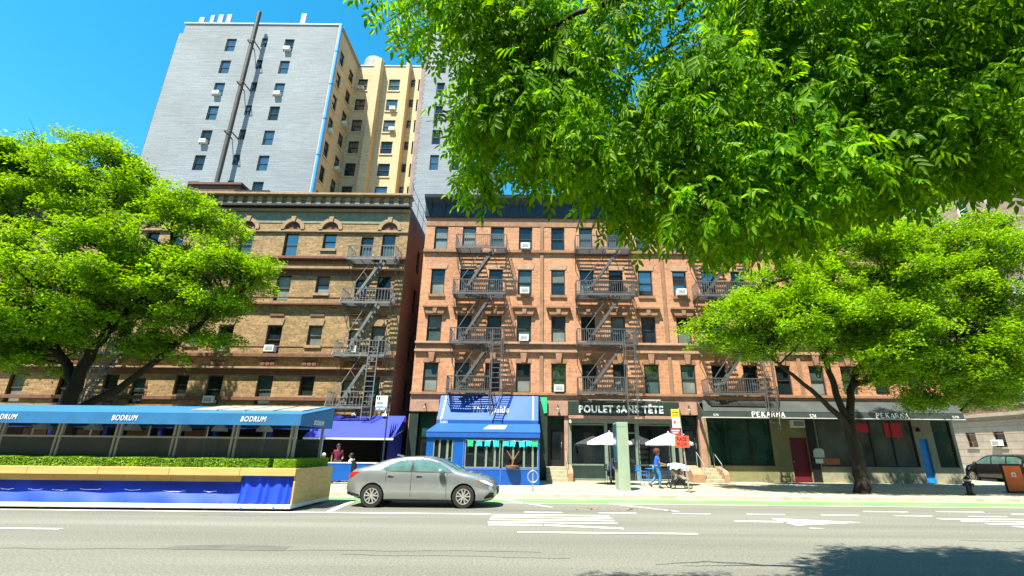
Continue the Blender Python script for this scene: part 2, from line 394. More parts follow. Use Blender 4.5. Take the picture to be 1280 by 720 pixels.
# painted markings
ln = MB()
def strip(x0, x1, y0, y1, z=.009): ln.quad((x0, y0, z), (x1, y0, z), (x1, y1, z), (x0, y1, z))
strip(-40, -1.1, 14.13, 14.26)
for k in range(9): strip(-.2 + 2.07 * k, .85 + 2.07 * k, 14.65, 14.77)
strip(-40, -9.8, 11.03, 11.16)
strip(-.3, 3.5, 11.18, 11.32)
strip(-1.2, 24, 17.05, 17.15)
ln.quad((-5.62, 14.4, .009), (-5.45, 14.4, .009), (-5.8, 17.1, .009), (-5.97, 17.1, .009))
ln.quad((-1.35, 18.6, .009), (-1.2, 18.6, .009), (.66, 16.0, .009), (.5, 16.0, .009))
ln.quad((2.6, 17.05, .009), (2.75, 17.05, .009), (4.3, 15.2, .009), (4.15, 15.2, .009))
for k, y in enumerate((13.98, 13.52, 13.06, 12.62)): strip(-1.05, 2.05, y - .0, y + .17)
strip(-1.0, .25, 12.2, 12.42); ln.quad((.3, 12.2, .009), (2.05, 11.78, .009), (2.05, 11.98, .009), (.3, 12.42, .009))
for k, y in enumerate((14.05, 13.6, 13.15, 12.7)): strip(10.9 + .25 * k, 17, y, y + .17)
strip(14.0, 16.2, 15.2, 15.4); strip(9.9, 11.2, 15.6, 15.75); strip(12.2, 13.6, 15.75, 15.9)
strip(5.1, 6.7, 13.16, 13.34); ln.add([(6.3, 12.62, .009), (6.3, 13.9, .009), (8.25, 13.25, .009)], [(0, 1, 2)]); ln.add([(6.4, 12.15, .009), (6.4, 12.25, .009), (6.75, 12.2, .009)], [(0, 1, 2)])
tag(ln.build('road_markings', 'paint_line', fixn=False), kind='structure')
# tar patch and fallen leaves in the gutter
pa = MB()
M['tar'] = pm('dark_tar_patch', (.105, .104, .088), .9, .2, 3)
pa.add([(-6.3, 9.15, .005), (-4.2, 9.1, .005), (-4.25, 9.5, .005), (-5.2, 9.62, .005), (-6.2, 9.45, .005)], [(0, 1, 2, 3, 4)])
rc = random.Random(8)
for k in range(9):
    x = rc.uniform(-14, 10); y = rc.uniform(8.2, 13.6); L = rc.uniform(2, 6); n = 14; w_ = rc.uniform(.008, .016); yy = [y]
    for i in range(n): yy.append(yy[-1] + rc.gauss(0, .045))
    for i in range(n): pa.quad((x + L * i / n, yy[i] - w_, .004), (x + L * (i + 1) / n, yy[i + 1] - w_, .004), (x + L * (i + 1) / n, yy[i + 1] + w_, .004), (x + L * i / n, yy[i] + w_, .004))
tag(pa.build('tar_patch', 'tar', fixn=False), kind='structure')

# ------------------------------------------------------------------ buildings
def yplane(c): return lambda u, z, d: (u, c + d, z)
def xplane(c, s): return lambda u, z, d: (c + s * d, u, z)
def pbox(mb, P, u0, u1, z0, z1, d0, d1, mi=0):
    mb.add([P(u0, z0, d0), P(u1, z0, d0), P(u1, z0, d1), P(u0, z0, d1), P(u0, z1, d0), P(u1, z1, d0), P(u1, z1, d1), P(u0, z1, d1)],
           [(0, 3, 2, 1), (4, 5, 6, 7), (0, 1, 5, 4), (1, 2, 6, 5), (2, 3, 7, 6), (3, 0, 4, 7)], mi)
def wall(mb, P, u0, u1, z0, z1, holes, depth=.2, mi=0):
    us = sorted({u0, u1, *[h[0] for h in holes], *[h[1] for h in holes]}); zs = sorted({z0, z1, *[h[2] for h in holes], *[h[3] for h in holes]})
    us = [u for u in us if u0 <= u <= u1]; zs = [z for z in zs if z0 <= z <= z1]
    for i in range(len(us) - 1):
        um = (us[i] + us[i + 1]) / 2
        col = [h for h in holes if h[0] < um < h[1]]
        j = 0
        while j < len(zs) - 1:
            if any(h[2] < (zs[j] + zs[j + 1]) / 2 < h[3] for h in col): j += 1; continue
            k = j
            while k < len(zs) - 1 and not any(h[2] < (zs[k] + zs[k + 1]) / 2 < h[3] for h in col): k += 1
            mb.quad(P(us[i], zs[j], 0), P(us[i + 1], zs[j], 0), P(us[i + 1], zs[k], 0), P(us[i], zs[k], 0), mi); j = k
    for a, b, c, d in holes:
        for q in ([(a, c, 0), (b, c, 0), (b, c, depth), (a, c, depth)], [(a, d, 0), (a, d, depth), (b, d, depth), (b, d, 0)],
                  [(a, c, 0), (a, c, depth), (a, d, depth), (a, d, 0)], [(b, c, 0), (b, d, 0), (b, d, depth), (b, c, depth)]):
            mb.quad(*[P(*p) for p in q], mi)
def window(parent, P, u0, u1, z0, z1, frame='dark_frame', pane='glass_dark', dep=.16, fw=.06, mid=.5, sill=None, mull=0, low=None):
    f = MB()
    pbox(f, P, u0, u0 + fw, z0, z1, dep - .07, dep + .03); pbox(f, P, u1 - fw, u1, z0, z1, dep - .07, dep + .03)
    pbox(f, P, u0 + fw, u1 - fw, z1 - fw, z1, dep - .07, dep + .03); pbox(f, P, u0 + fw, u1 - fw, z0, z0 + fw * .9, dep - .07, dep + .03)
    zm = z0 + (z1 - z0) * mid
    if mid: pbox(f, P, u0 + fw, u1 - fw, zm - .025, zm + .03, dep - .05, dep + .03)
    if mull: pbox(f, P, (u0 + u1) / 2 - .025, (u0 + u1) / 2 + .025, z0 + fw * .9, z1 - fw, dep - .06, dep + .028)
    w = f.build('window', frame, parent, fixn=True)
    p = MB(); a, b = u0 + fw, u1 - fw
    def pq(c, d, dd, mi):
        t = random.uniform(-.006, .006); s = random.uniform(-.008, .008)
        p.quad(P(a, c, dd - t + s), P(b, c, dd + t + s), P(b, d, dd + t - s), P(a, d, dd - t - s), mi)
    if mid: pq(z0 + fw * .9, zm - .025, dep + .012, 1 if low else 0); pq(zm + .03, z1 - fw, dep - .012, 0)
    else: pq(z0 + fw * .9, z1 - fw, dep, 0)
    p.build('pane', [pane, low or pane], w, fixn=False)
    if sill:
        s = MB(); pbox(s, P, u0 - .08, u1 + .08, z0 - .16, z0 - .003, -.09, .1); s.build('sill', sill, w)
    return w
def aircon(P, u, z, label, w=.55, h=.38, out=.3):
    b = MB(); pbox(b, P, u - w / 2, u + w / 2, z, z + h, -out, .1); o = b.build('air_conditioner', 'ac_white', bevel=.012)
    tag(o, label, 'air conditioner', 'air conditioners in the windows')
    ground_origin(o, P(u, z, 0))
    g = MB(); pbox(g, P, u - w * .36, u + w * .36, z + h * .22, z + h * .8, -out - .008, -out + .02); gr = g.build('grille', 'ac_grille', o)
    s = MB()
    for k in range(4): pbox(s, P, u - w * .34, u + w * .34, z + h * (.28 + .13 * k), z + h * (.32 + .13 * k), -out - .016, -out - .004)
    s.build('slat', 'ac_white', o)
    return o
PY = yplane(F)
# ---- brick apartment house with the three fire escapes
bb = thing('brick_apartment_house', (8, F, 0), 'five storey red brick apartment house with dark cornice above the blue and black shopfronts', 'building')
BC = [-5.85, -4.09, -2.33, -.56, 1.46, 3.21, 4.98, 6.77, 8.85, 10.62, 12.42, 14.28, 16.2, 18.0, 19.8, 21.8]
BR = [(4.72, 6.37), (7.6, 9.2), (10.49, 12.12), (13.4, 14.98)]
holes = []; wins = []
styles = {(3, 0): ('glass_blind', 'glass_blind'), (3, 1): ('glass_blind', None), (3, 2): ('glass_teal', None), (3, 3): ('glass_dark', 'glass_teal'), (3, 4): ('glass_dark', 'glass_dark'), (3, 5): ('glass_teal', None),
 (2, 0): ('glass_dark', 'glass_blind'), (2, 1): ('glass_dark', None), (2, 3): ('glass_teal', None), (2, 4): ('glass_blind', 'glass_dark'), (2, 7): ('glass_sky', None), (2, 8): ('glass_sky', None), (1, 0): ('glass_blind', 'glass_teal'), (1, 1): ('glass_teal', None), (1, 3): ('glass_teal', None),
 (1, 6): ('glass_blind', 'glass_teal'), (1, 7): ('glass_sky', None), (0, 0): ('glass_teal', 'glass_blind'), (0, 1): ('glass_teal', None)}
for r, (z0, z1) in enumerate(BR):
    for c, x in enumerate(BC):
        fe = (c % 4 in (1, 2)); zz = z0 + (.08 if fe else 0)
        hw = .42
        holes.append((x - hw, x + hw, zz, z1)); wins.append((r, c, x - hw, x + hw, zz, z1))
w = MB(); wall(w, PY, -6.85, 23.2, 4.2, 15.62, holes)
wx = xplane(-6.85, 1); wall(w, wx, F, 40, 0, 16.3, []); wx2 = xplane(23.2, -1); wall(w, wx2, F, 40, 0, 16.3, []); w.quad((-6.85, 40, 0), (23.2, 40, 0), (23.2, 40, 16.3), (-6.85, 40, 16.3))
w.build('wall', 'brick', bb, fixn=False)
rf = MB().box(-6.84, 23.19, F + .3, 40, 16.1, 16.35); rf.build('roof', 'roof', bb)
for r, c, a, b, z0, z1 in wins:
    pn, lo = styles.get((r, c), (random.choice(['glass_dark', 'glass_dark', 'glass_teal', 'glass_sky']), random.choice([None, None, 'glass_teal', 'glass_blind'])))
    window(bb, PY, a, b, z0, z1, 'dark_frame', pn, low=lo, sill='brownstone' if r == 2 else None)
# trim, each course its own part
def course(name, mat, x0, x1, z0, z1, out, parent=bb, P=PY):
    m = MB(); pbox(m, P, x0, x1, z0, z1, -out, .05); return m.build(name, mat, parent, bevel=.012)
course('lintel_band', 'brownstone', -6.83, 23.18, 15.0, 15.32, .03)
course('belt_course', 'brownstone', -6.86, 23.21, 13.2, 13.385, .14)
course('belt_course', 'stone_lt', -6.86, 23.21, 7.46, 7.585, .2); course('belt_course', 'brownstone', -6.84, 23.19, 7.12, 7.45, .07); course('belt_course', 'stone_lt', -6.86, 23.21, 6.99, 7.11, .16)
course('belt_course', 'brownstone', -6.86, 23.21, 4.55, 4.70, .24); course('belt_course', 'pier', -6.84, 23.19, 4.25, 4.545, .12)
for x in BC:
    m = MB(); m.prism([(x - .5, 12.13), (x + .5, 12.13), (x + .56, 12.42), (x - .56, 12.42)], F - .03, F + .05); m.build('lintel', 'stone_lt', bb)
    m = MB()                                  # projecting hood over the third row
    m.prism([(x - .50, 9.24), (x + .50, 9.24), (x + .68, 9.62), (x - .68, 9.62)], F - .2, F + .05); pbox(m, PY, x - .72, x + .72, 9.625, 9.72, -.3, .05)
    m.prism([(x - .1, 9.26), (x + .1, 9.26), (x + .14, 9.7), (x - .14, 9.7)], F - .27, F - .2); m.build('window_hood', 'brownstone', bb)
    m = MB(); pbox(m, PY, x - .46, x + .46, 6.38, 6.62, -.025, .05); m.prism([(x - .12, 6.40), (x + .12, 6.40), (x + .19, 6.96), (x - .19, 6.96)], F - .16, F + .05); m.build('keystone', 'brownstone', bb)
for x in (.46, 7.83, 15.24):
    m = MB(); pbox(m, PY, x - .1, x + .1, 4.72, 6.98, -.07, .05); pbox(m, PY, x - .1, x + .1, 7.6, 13.19, -.07, .05); pbox(m, PY, x - .1, x + .1, 13.4, 14.98, -.07, .05)
    m.build('pilaster_strip', 'brownstone', bb)
# cornice: sloped metal with brackets
m = MB(); pr = [(F + .05, 15.62), (F - .12, 15.62), (F - .16, 15.9), (F - .2, 16.45), (F - .62, 16.72), (F - .66, 16.92), (F + .3, 16.98), (F + .3, 15.62)]
m.prism(pr, -6.95, 23.3, 'yz')
for x in np.arange(-6.6, 23.2, .82): m.prism([(F - .17, 15.7), (F - .19, 16.44), (F - .55, 16.70), (F - .32, 16.2)], x - .07, x + .07, 'yz')
m.build('cornice', 'navy_cornice', bb)
# chimneys-free roof line; shop level walls behind the shopfronts
for a, b in ((-6.85, -6.8), (-5.3, -5.12), (.80, .82), (1.74, 1.95), (8.07, 8.12), (9.14, 9.48)):
    m = MB(); pbox(m, PY, a, b, .15, 3.5, -.05, .4); m.build('shop_pier', 'pier', bb)
for a, b, z0 in ((-6.83, -5.2, 3.62), (.80, 1.96, 3.46), (7.9, 9.27, 3.56)):
    m = MB(); pbox(m, PY, a, b, z0, 4.24, -.16, .3); m.build('lintel_block', 'pier', bb, bevel=.02)
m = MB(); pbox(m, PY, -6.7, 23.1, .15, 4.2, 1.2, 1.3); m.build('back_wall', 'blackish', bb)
# wall lanterns on the stone blocks
for x, n in ((-5.95, 'left of the blue café'), (1.38, 'between the blue café and the black sign'), (8.62, 'right of the black sign board')):
    m = MB().tube([(x, F - .16, 4.02), (x, F - .34, 4.05), (x, F - .34, 3.95)], .02, 6); m.lathe([(.02, 3.96), (.07, 3.93), (.085, 3.9)], (x, F - .34, 0), 10)
    o = tag(m.build('wall_lantern', 'black'), 'small wall lantern on the stone block ' + n, 'lantern', 'wall lanterns'); ground_origin(o, (x, F - .16, 4.0))
    MB().sphere((x, F - .34, 3.84), .075, 10, 6).build('globe', 'lamp_glass', o, smooth=True)

# ---- tan apartment house behind the dining shed
tb = thing('tan_apartment_house', (-26, F, 0), 'tan brick apartment house with arched top windows and olive cornice behind the left tree', 'building')
TC = {-15.18: .44, -12.8: .41, -10.43: .38, -9.1: .41, -18.02: .44, -19.9: .38, -22.3: .38, -23.9: .41, -26.4: .44, -29.2: .46, -31.8: .42, -34.3: .42}
TR = [(3.92, 5.53), (6.8, 8.46), (9.98, 11.6), (12.87, 14.42)]
holes = []; wins = []
for x, hw in TC.items():
    for r, (z0, z1) in enumerate(TR):
        if x in (-12.8, -19.9, -31.8): z0 += .5
        if x in (-10.43, -22.3): z1 -= .22
        holes.append((x - hw, x + hw, z0, z1)); wins.append((x, r, x - hw, x + hw, z0, z1))
w = MB(); wall(w, PY, -42, -7.96, 3.3, 16.15, holes, .26)
w.build('wall', 'tan_brick', tb, fixn=False)
sw = MB(); shole = [(y, y + .8, z0, z0 + 1.6) for y in (30.2, 33.5) for z0 in (4.0, 6.9, 10.1, 12.9)]
sx = xplane(-7.955, -1); wall(sw, sx, F + .02, 39, 0, 16.2, shole, .2)
sw.build('side_wall', 'dark_brick', tb, fixn=False)
for a, b, z0, z1 in shole: window(tb, sx, a, b, z0, z1, 'dark_frame', 'glass_dark')
m = MB(); pbox(m, PY, -8.45, -7.93, 3.3, 16.1, -.035, .0); m.build('corner_strip', 'tan_brick', tb)
MB().box(-41.9, -8.0, F + .2, 39, 16.2, 16.5).build('roof', 'roof', tb)
for x, r, a, b, z0, z1 in wins:
    pn = 'glass_sky' if (r == 3 and x in (-15.18, -12.8)) else random.choice(['glass_dark', 'glass_teal', 'glass_dark', 'glass_teal', 'glass_blind'])
    wd = window(tb, PY, a, b, z0, z1, 'brown_frame', pn, dep=.2, sill='tan_trim' if x in (-12.8, -19.9, -31.8) else None)
def tcourse(name, mat, z0, z1, out, x0=-42.02, x1=-7.92): return course(name, mat, x0, x1, z0, z1, out, tb)
tcourse('belt_course', 'terracotta', 4.14, 4.34, .12); tcourse('frieze_band', 'terracotta', 5.56, 5.87, .05); tcourse('ledge', 'tan_trim', 5.88, 5.99, .3)
tcourse('ledge', 'terracotta', 6.56, 6.75, .26); tcourse('thin_band', 'terracotta', 7.18, 7.24, .03)
tcourse('ledge', 'terracotta', 9.68, 9.79, .28); tcourse('thin_band', 'terracotta', 10.18, 10.24, .03); tcourse('frieze_band', 'terracotta', 11.62, 11.93, .05); tcourse('ledge', 'tan_trim', 11.95, 12.10, .3)
tcourse('ledge', 'terracotta', 12.62, 12.78, .28); tcourse('frieze_band', 'terracotta', 14.2, 14.42, .03, -42.0, -7.94) if False else None
tcourse('ledge', 'tan_trim', 14.47, 14.62, .12); tcourse('frieze_band', 'olive_trim', 15.1, 15.88, .03); tcourse('ledge', 'tan_trim', 15.9, 16.06, .2); tcourse('ledge', 'dark_frame', 16.14, 16.30, .42)
m = MB(); pbox(m, PY, -42, -7.93, 16.32, 16.86, -.2, .05)
m.build('cornice_panel', 'olive_trim', tb)
m = MB()
pbox(m, PY, -42, -7.93, 16.60, 16.85, -.24, -.19)
for x in np.arange(-41.8, -7.95, .62): pbox(m, PY, x, x + .3, 16.34, 16.84, -.34, -.2)
m.build('bracket_course', 'tan_trim', tb)
m = MB(); pbox(m, PY, -42.1, -7.85, 16.87, 17.02, -.55, .3); m.build('cornice', 'tan_trim', tb, bevel=.02)
m = MB(); pbox(m, PY, -41.95, -7.95, 12.40, 12.485, -.11, .03)
for x in np.arange(-41.9, -8.0, .2): pbox(m, PY, x, x + .1, 12.48, 12.6, -.1, .03)
m.build('dentil_course', 'terracotta', tb)
for x in TC:
    hw = TC[x]
    if x not in (-10.43, -22.3):              # arched hoods over the top windows
        m = MB(); n = 14; ro, ri = .74, .52
        ang = [PI * k / n for k in range(n + 1)]
        out = [(x + ro * math.cos(a), 14.64 + (ro + .02) * math.sin(a)) for a in ang]; inn = [(x + ri * math.cos(a), 14.64 + ri * math.sin(a)) for a in ang]
        for k in range(n): m.prism([out[k], out[k + 1], inn[k + 1], inn[k]], F - .16, F + .02)
        m.prism([(x - .1, 15.14), (x + .1, 15.14), (x + .15, 15.5), (x - .15, 15.5)], F - .22, F - .165)
        m.build('arch_hood', 'tan_trim', tb)
        m = MB(); m.prism([(x + .5 * math.cos(a), 14.64 + .5 * math.sin(a)) for a in ang], F - .03, F + .02); m.build('arch_panel', 'terracotta', tb)
    m = MB(); pbox(m, PY, x - .5, x + .5, 6.08, 6.32, -.05, .02); m.build('ornament_panel', 'tan_trim', tb)
    for dx in (-.28, 0, .28):
        m = MB()
        m.lathe([(.16, F - .08), (.12, F - .12), (.02, F - .13)], (x + dx, 0, 6.2), 10, 'y'); m.build('rosette', 'terracotta', tb)
    m = MB(); pbox(m, PY, x - .42, x + .42, 9.02, 9.22, -.05, .02); m.build('ornament_panel', 'terracotta', tb)
    m = MB(); m.prism([(x - .42, 8.48), (x + .42, 8.48), (x + .5, 8.85), (x - .5, 8.85)], F - .05, F + .02); m.build('lintel', 'tan_trim', tb)
# roof-top structures
bh = MB().box(-24.4, -20.9, 30, 34, 16.4, 19.25); bh.box(-24.55, -20.75, 29.85, 34.1, 19.25, 19.42)
ground_origin(tag(bh.build('roof_bulkhead', 'dark_brick'), 'red brick stair bulkhead on the tan house roof at the left tree top', 'roof bulkhead'), (-22.6, 32, 16.5))
hb = MB().box(-20.7, -18.6, 29.6, 32, 16.5, 18.45); hb.box(-20.85, -18.45, 29.45, 32.1, 18.45, 18.58)
ground_origin(tag(hb.build('roof_hatch', 'black'), 'low dark flat-topped roof hatch right of the brick bulkhead', 'roof hatch'), (-19.6, 30.8, 16.5))
rl = MB(); pts = [(-7.98, F + .3 + 1.6 * k, 0) for k in range(8)]
for x, y, _ in pts: rl.tube([(x, y, 16.5), (x, y, 17.9)], .02, 6)
for z in (17.25, 17.9): rl.tube([(-7.98, F + .3, z), (-7.98, F + 11.5, z)], .018, 6)
rl.tube([(-7.98, F + .3, 17.9), (-8.0, F + .05, 18.2), (-8.02, F - .1, 17.0)], .02, 6)
ground_origin(tag(rl.build('roof_railing', 'fe_metal'), 'thin metal railing along the roof edge over the alley', 'railing'), (-7.98, F + 6, 16.5))

# ---- the tall grey and yellow apartment tower
tw = thing('apartment_tower', (-20, 46, 0), 'tall painted grey brick apartment tower with yellow brick light court', 'building')
PT = yplane(40); TZ = [41.14 - 2.885 * k for k in range(7)]
hl = []; 
for z in TZ:
    hl += [(-32.88, -31.84, z, z + 1.68), (-29.17, -28.55, z + .62, z + 1.8), (-26.72, -25.70, z + .02, z + 1.7)]
w = MB(); wall(w, PT, -37.75, -21.28, 10, 44.75, hl, .22); w.quad((-38.2, 40.02, 10), (-37.75, 40.02, 10), (-37.75, 40.02, 43.5), (-38.2, 40.02, 43.5))
wall(w, xplane(-38.2, 1), 40, 56, 10, 43.5, [])
hr = [(-10.17, -9.32, 41.42 - 2.885 * k - 2.88, 41.42 - 2.885 * k - 1.2) for k in range(-1, 5)] + [(-8.1, -7.3, 41.42 - 2.885 * k - 2.88, 41.42 - 2.885 * k - 1.2) for k in range(-1, 5)]
wall(w, PT, -11.55, -5.2, 10, 44.75, hr, .22); wall(w, xplane(-5.2, -1), 40, 56, 10, 44.75, [])
w.build('grey_wall', 'grey_brick', tw, fixn=False)
hb1 = [(-21.0, -19.85, z + .3, z + 1.95) for z in TZ] + [(-17.38, -16.05, z + .3, z + 1.95) for z in TZ] + [(-14.76, -14.25, z + .85, z + 1.95) for z in TZ] + [(-13.9, -13.72, z + .3, z + 2.0) for z in TZ]
PB = yplane(46); w = MB(); wall(w, PB, -21.28, -11.9, 10, 44.95, hb1, .22)
PL = xplane(-21.28, -1); hcl = [(41.35, 42.35, z - .1, z + 1.7) for z in TZ] + [(44.0, 45.2, z + .1, z + 1.75) for z in TZ]
wall(w, PL, 40.02, 46, 10, 44.9, hcl, .22)
PR = xplane(-11.9, 1); wall(w, PR, 40.3, 46, 10, 44.9, [])
w.quad((-21.27, 40.01, 10), (-20.98, 40.01, 10), (-20.98, 40.01, 44.7), (-21.27, 40.01, 44.7))
w.build('court_wall', 'yel_brick', tw, fixn=False)
m = MB(); m.box(-18.95, -18.15, 44.9, 45.99, 10, 45.2); m.build('court_pier', 'yel_brick', tw)
m = MB(); m.box(-15.2, -14.85, 45.0, 45.99, 10, 45.25); m.build('court_pier', 'yel_brick', tw)
m = MB(); m.box(-11.9, -11.55, 39.98, 40.3, 10, 44.8)
for k in range(60): m.box(-11.55, -11.38, 39.985, 40.2, 10.3 + .58 * k, 10.58 + .58 * k)
m.build('quoin', 'quoin', tw)
for q in ((-37.9, -20.95, 39.9, 40.4, 44.76, 44.95), (-11.95, -5.1, 39.9, 40.4, 44.76, 44.95), (-21.3, -11.9, 45.92, 46.4, 44.96, 45.12), (-21.45, -20.95, 40.4, 46, 44.91, 45.05)): MB().box(*q).build('coping', 'antenna', tw, bevel=.02)
for q in ((-38.1, -21.5, 40.5, 58, 44.2, 44.6), (-11.7, -5.3, 40.5, 58, 44.2, 44.6), (-21.49, -11.71, 46.5, 58, 44.2, 44.59)): MB().box(*q).build('roof', 'roof', tw)
MB().box(-21.2, -20.99, 39.92, 40.3, 10, 44.75).build('corner_strip', 'yel_trim', tw)
for a, b, z0, z1 in hl: window(tw, PT, a, b, z0, z1, 'dark_frame', random.choice(['glass_sky', 'glass_sky', 'glass_dark']), dep=.16, fw=.09)
for a, b, z0, z1 in hr: window(tw, PT, a, b, z0, z1, 'dark_frame', random.choice(['glass_sky', 'glass_dark']), dep=.16, fw=.08)
for a, b, z0, z1 in hb1[:21]: window(tw, PB, a, b, z0, z1, 'dark_frame', random.choice(['glass_sky', 'glass_sky', 'glass_teal', 'glass_dark']), dep=.16, fw=.09, sill='yel_trim' if b - a > 1 else None)
for a, b, z0, z1 in hb1[21:]: window(tw, PB, a, b, z0, z1, 'dark_frame', 'glass_dark', dep=.16, fw=.04, mid=0)
for a, b, z0, z1 in hcl: window(tw, PL, a, b, z0, z1, 'dark_frame', random.choice(['glass_sky', 'glass_teal', 'glass_dark']), dep=.16, fw=.09, sill='yel_trim')
m = MB(); m.tube([(-20.9, 39.82, 10), (-20.9, 39.82, 44.6)], .17, 10)
for k in range(6): m.tube([(-20.9, 39.82, 20 + 4.2 * k), (-20.9, 39.82, 20.14 + 4.2 * k)], .21, 10)
o = ground_origin(tag(m.build('downspout', 'bluepipe', smooth=True), 'bright blue downspout running up the tower corner', 'downspout'), (-20.9, 39.82, 10))
m = MB(); m.tube([(-29.42, 39.0, 14), (-29.42, 39.0, 45.4)], .21, 12, cap=True)
o = ground_origin(tag(m.build('flue_pipe', 'flue', smooth=True), 'tall dark metal flue pipe standing off the grey tower wall', 'flue'), (-29.42, 39, 14))
for z in (24, 30.2, 36, 41.3):
    m = MB(); m.box(-29.75, -29.09, 38.66, 38.7, z, z + .12); m.box(-29.75, -29.69, 38.7, 39.97, z, z + .12); m.box(-29.15, -29.09, 38.7, 39.97, z, z + .12)
    m.build('bracket', 'flue', o)
for k, (x, z1, wd) in enumerate(((-36.4, 46.0, .55), (-35.3, 46.3, .42), (-34.4, 46.4, .52), (-33.5, 46.45, .5), (-25.4, 46.65, .55))):
    lab = 'pale panel antenna on the tower roof, ' + ['leftmost and squarest of four', 'second from the left of four, the narrow one', 'third from the left of four', 'rightmost of four in a row', 'alone right of the flue pipe'][k]
    m = MB().tube([(x, 40.5, 44.6), (x, 40.5, 46.2)], .06, 8); o = ground_origin(tag(m.build('roof_antenna', 'flue'), lab, 'antenna', 'roof antennas'), (x, 40.5, 44.6))
    b = MB().box(x - wd / 2, x + wd / 2, 40.2, 40.42, 44.95, z1); b.build('panel', 'antenna', o, bevel=.03)
m = MB().tube([(-26.9, 40.6, 44.6), (-26.9, 40.6, 46.1)], .03, 6).tube([(-26.9, 40.6, 45.3), (-25.8, 40.6, 45.4)], .03, 6)
ground_origin(tag(m.build('antenna_mast', 'flue'), 'thin antenna mast with a side arm right of the flue', 'antenna'), (-26.9, 40.6, 44.6))
m = MB().lathe([(1.4, 44.6), (1.4, 48.9), (1.3, 49.25), (.95, 49.6), (.4, 49.8), (.01, 49.85)], (-20.9, 50, 0), 24)
ground_origin(tag(m.build('water_tank', 'tank', smooth=True), 'round domed grey water tank on the yellow court roof', 'water tank'), (-20.9, 50, 44.6))
# air conditioners
AC = [(PY, -.56, 13.42, 'under the top floor window right of the left red-house fire escape'), (PY, -.56, 10.52, 'in the fourth floor window right of the left red-house fire escape'),
 (PY, -.56, 7.63, 'in the third floor window right of the left red-house fire escape'), (PY, 1.46, 4.76, 'in the second floor window above the door beside the blue café'), (PY, 8.85, 10.52, 'in the fourth floor window just right of the second pilaster'),
 (PY, -18.02, 6.86, 'in the tan house window nearest the left tree, third floor'), (PY, -18.02, 3.96, 'in the low tan house window just above the shed roof'), (PY, -15.18, 6.86, 'in the tan house third floor window left of the short window'), (PY, -10.43, 6.86, 'behind the tan house fire escape railing')]
for P, u, z, l in AC: aircon(P, u, z, 'white window air conditioner ' + l)
TA = [(PT, -26.2, TZ[0] + .05, 'grey tower right column, top floor'), (PT, -26.2, TZ[2] + .05, 'grey tower right column, third floor down'), (PT, -32.36, TZ[2] + .05, 'grey tower left column, third floor down'), (PT, -32.36, TZ[4] + .05, 'grey tower left column, fifth floor down'),
 (PB, -16.5, TZ[1] + .35, 'yellow court middle column, second floor down'), (PB, -16.3, TZ[2] + .4, 'yellow court middle column, third floor down'), (PB, -20.5, TZ[0] + .35, 'yellow court left column, top floor'), (PL, 44.6, TZ[2] + .1, 'shaded yellow side wall inner column, third floor down'), (PL, 41.8, TZ[3] - .05, 'shaded yellow side wall outer column, fourth floor down'), (PL, 44.6, TZ[4] + .1, 'shaded yellow side wall inner column, fifth floor down')]
for P, u, z, l in TA: aircon(P, u, z, 'white air conditioner on the ' + l, w=.62, h=.4, out=.35)

# ---- far corner house across the side street
fb = thing('corner_apartment_house', (41.5, 55, 0), 'pinkish brick corner house with pale rusticated stone base across the side street', 'building')
PX = xplane(41.5, 1); ys = [29.5 + 2.9 * k for k in range(15)]
fz = [(5.9, 7.7), (11.2, 13.0), (14.3, 16.1), (17.4, 19.2), (20.4, 22.2), (23.3, 25.1), (26.2, 28.0)]
gh = [(y, y + 1.1, 2.3, 3.6) for y in ys]
w = MB(); wall(w, PX, 26.5, 90, .15, 4.9, gh, .25); w.build('stone_base', 'lime_stone', fb, fixn=False)
jt = MB()
for z in (.8, 1.45, 2.1, 2.75, 3.4, 4.05): pbox(jt, PX, 26.5, 90, z, z + .03, -.004, .02)
for i, z in enumerate((.15, .83, 1.48, 2.13, 2.78, 3.43, 4.08)):
    for k in range(26): pbox(jt, PX, 27 + 2.4 * k + (1.2 if i % 2 else 0), 27.03 + 2.4 * k + (1.2 if i % 2 else 0), z, z + .62, -.003, .02)
jt.build('masonry_joint', 'brownstone', fb)
h2 = [(y, y + 1.1, a, b) for a, b in fz[:1] for y in ys]; w = MB(); wall(w, PX, 26.5, 90, 5.2, 9.3, h2, .25); w.build('lower_wall', 'far_dark', fb, fixn=False)
h3 = [(y, y + 1.1, a, b) for a, b in fz[1:] for y in ys]; w = MB(); wall(w, PX, 26.5, 90, 9.9, 32, h3, .25); wall(w, yplane(26.5), 41.5, 70, .15, 32, []); w.build('upper_wall', 'far_brick', fb, fixn=False)
for z0, z1, out in ((4.35, 4.55, .12), (4.9, 5.2, .35), (9.3, 9.45, .5), (9.45, 9.9, .7), (31.6, 32.2, .8)):
    m = MB(); pbox(m, PX, 26.4, 90, z0, z1 - .002, -out, .05); m.build('cornice', 'lime_stone', fb)
m = MB()
for k in range(90): y = 27 + .35 * k; m.lathe([(.05, 9.9), (.09, 10.05), (.04, 10.3), (.06, 10.45)], (40.95, y, 0), 6)
m.box(40.85, 41.05, 26.5, 59, 10.45, 10.58); m.build('balustrade', 'lime_stone', fb)
MB().box(41.6, 70, 26.6, 90, 31.4, 31.7).build('roof', 'roof', fb)
nw = 0
for a, b, z0, z1 in gh + h2 + h3:
    if a > 60 or nw > 95: continue
    nw += 1; window(fb, PX, a, b, z0, z1, 'dark_frame' if z0 < 9 else 'white', random.choice(['glass_dark', 'glass_sky', 'glass_teal']), dep=.2, fw=.08, sill='lime_stone')
aircon(PX, 38.7, 14.35, 'white air conditioner in the pinkish corner house at the right picture edge', w=.75, h=.5, out=.4)
aircon(PX, 44.8, 2.4, 'white air conditioner in the stone base window above the black car', w=.8, h=.5, out=.3)

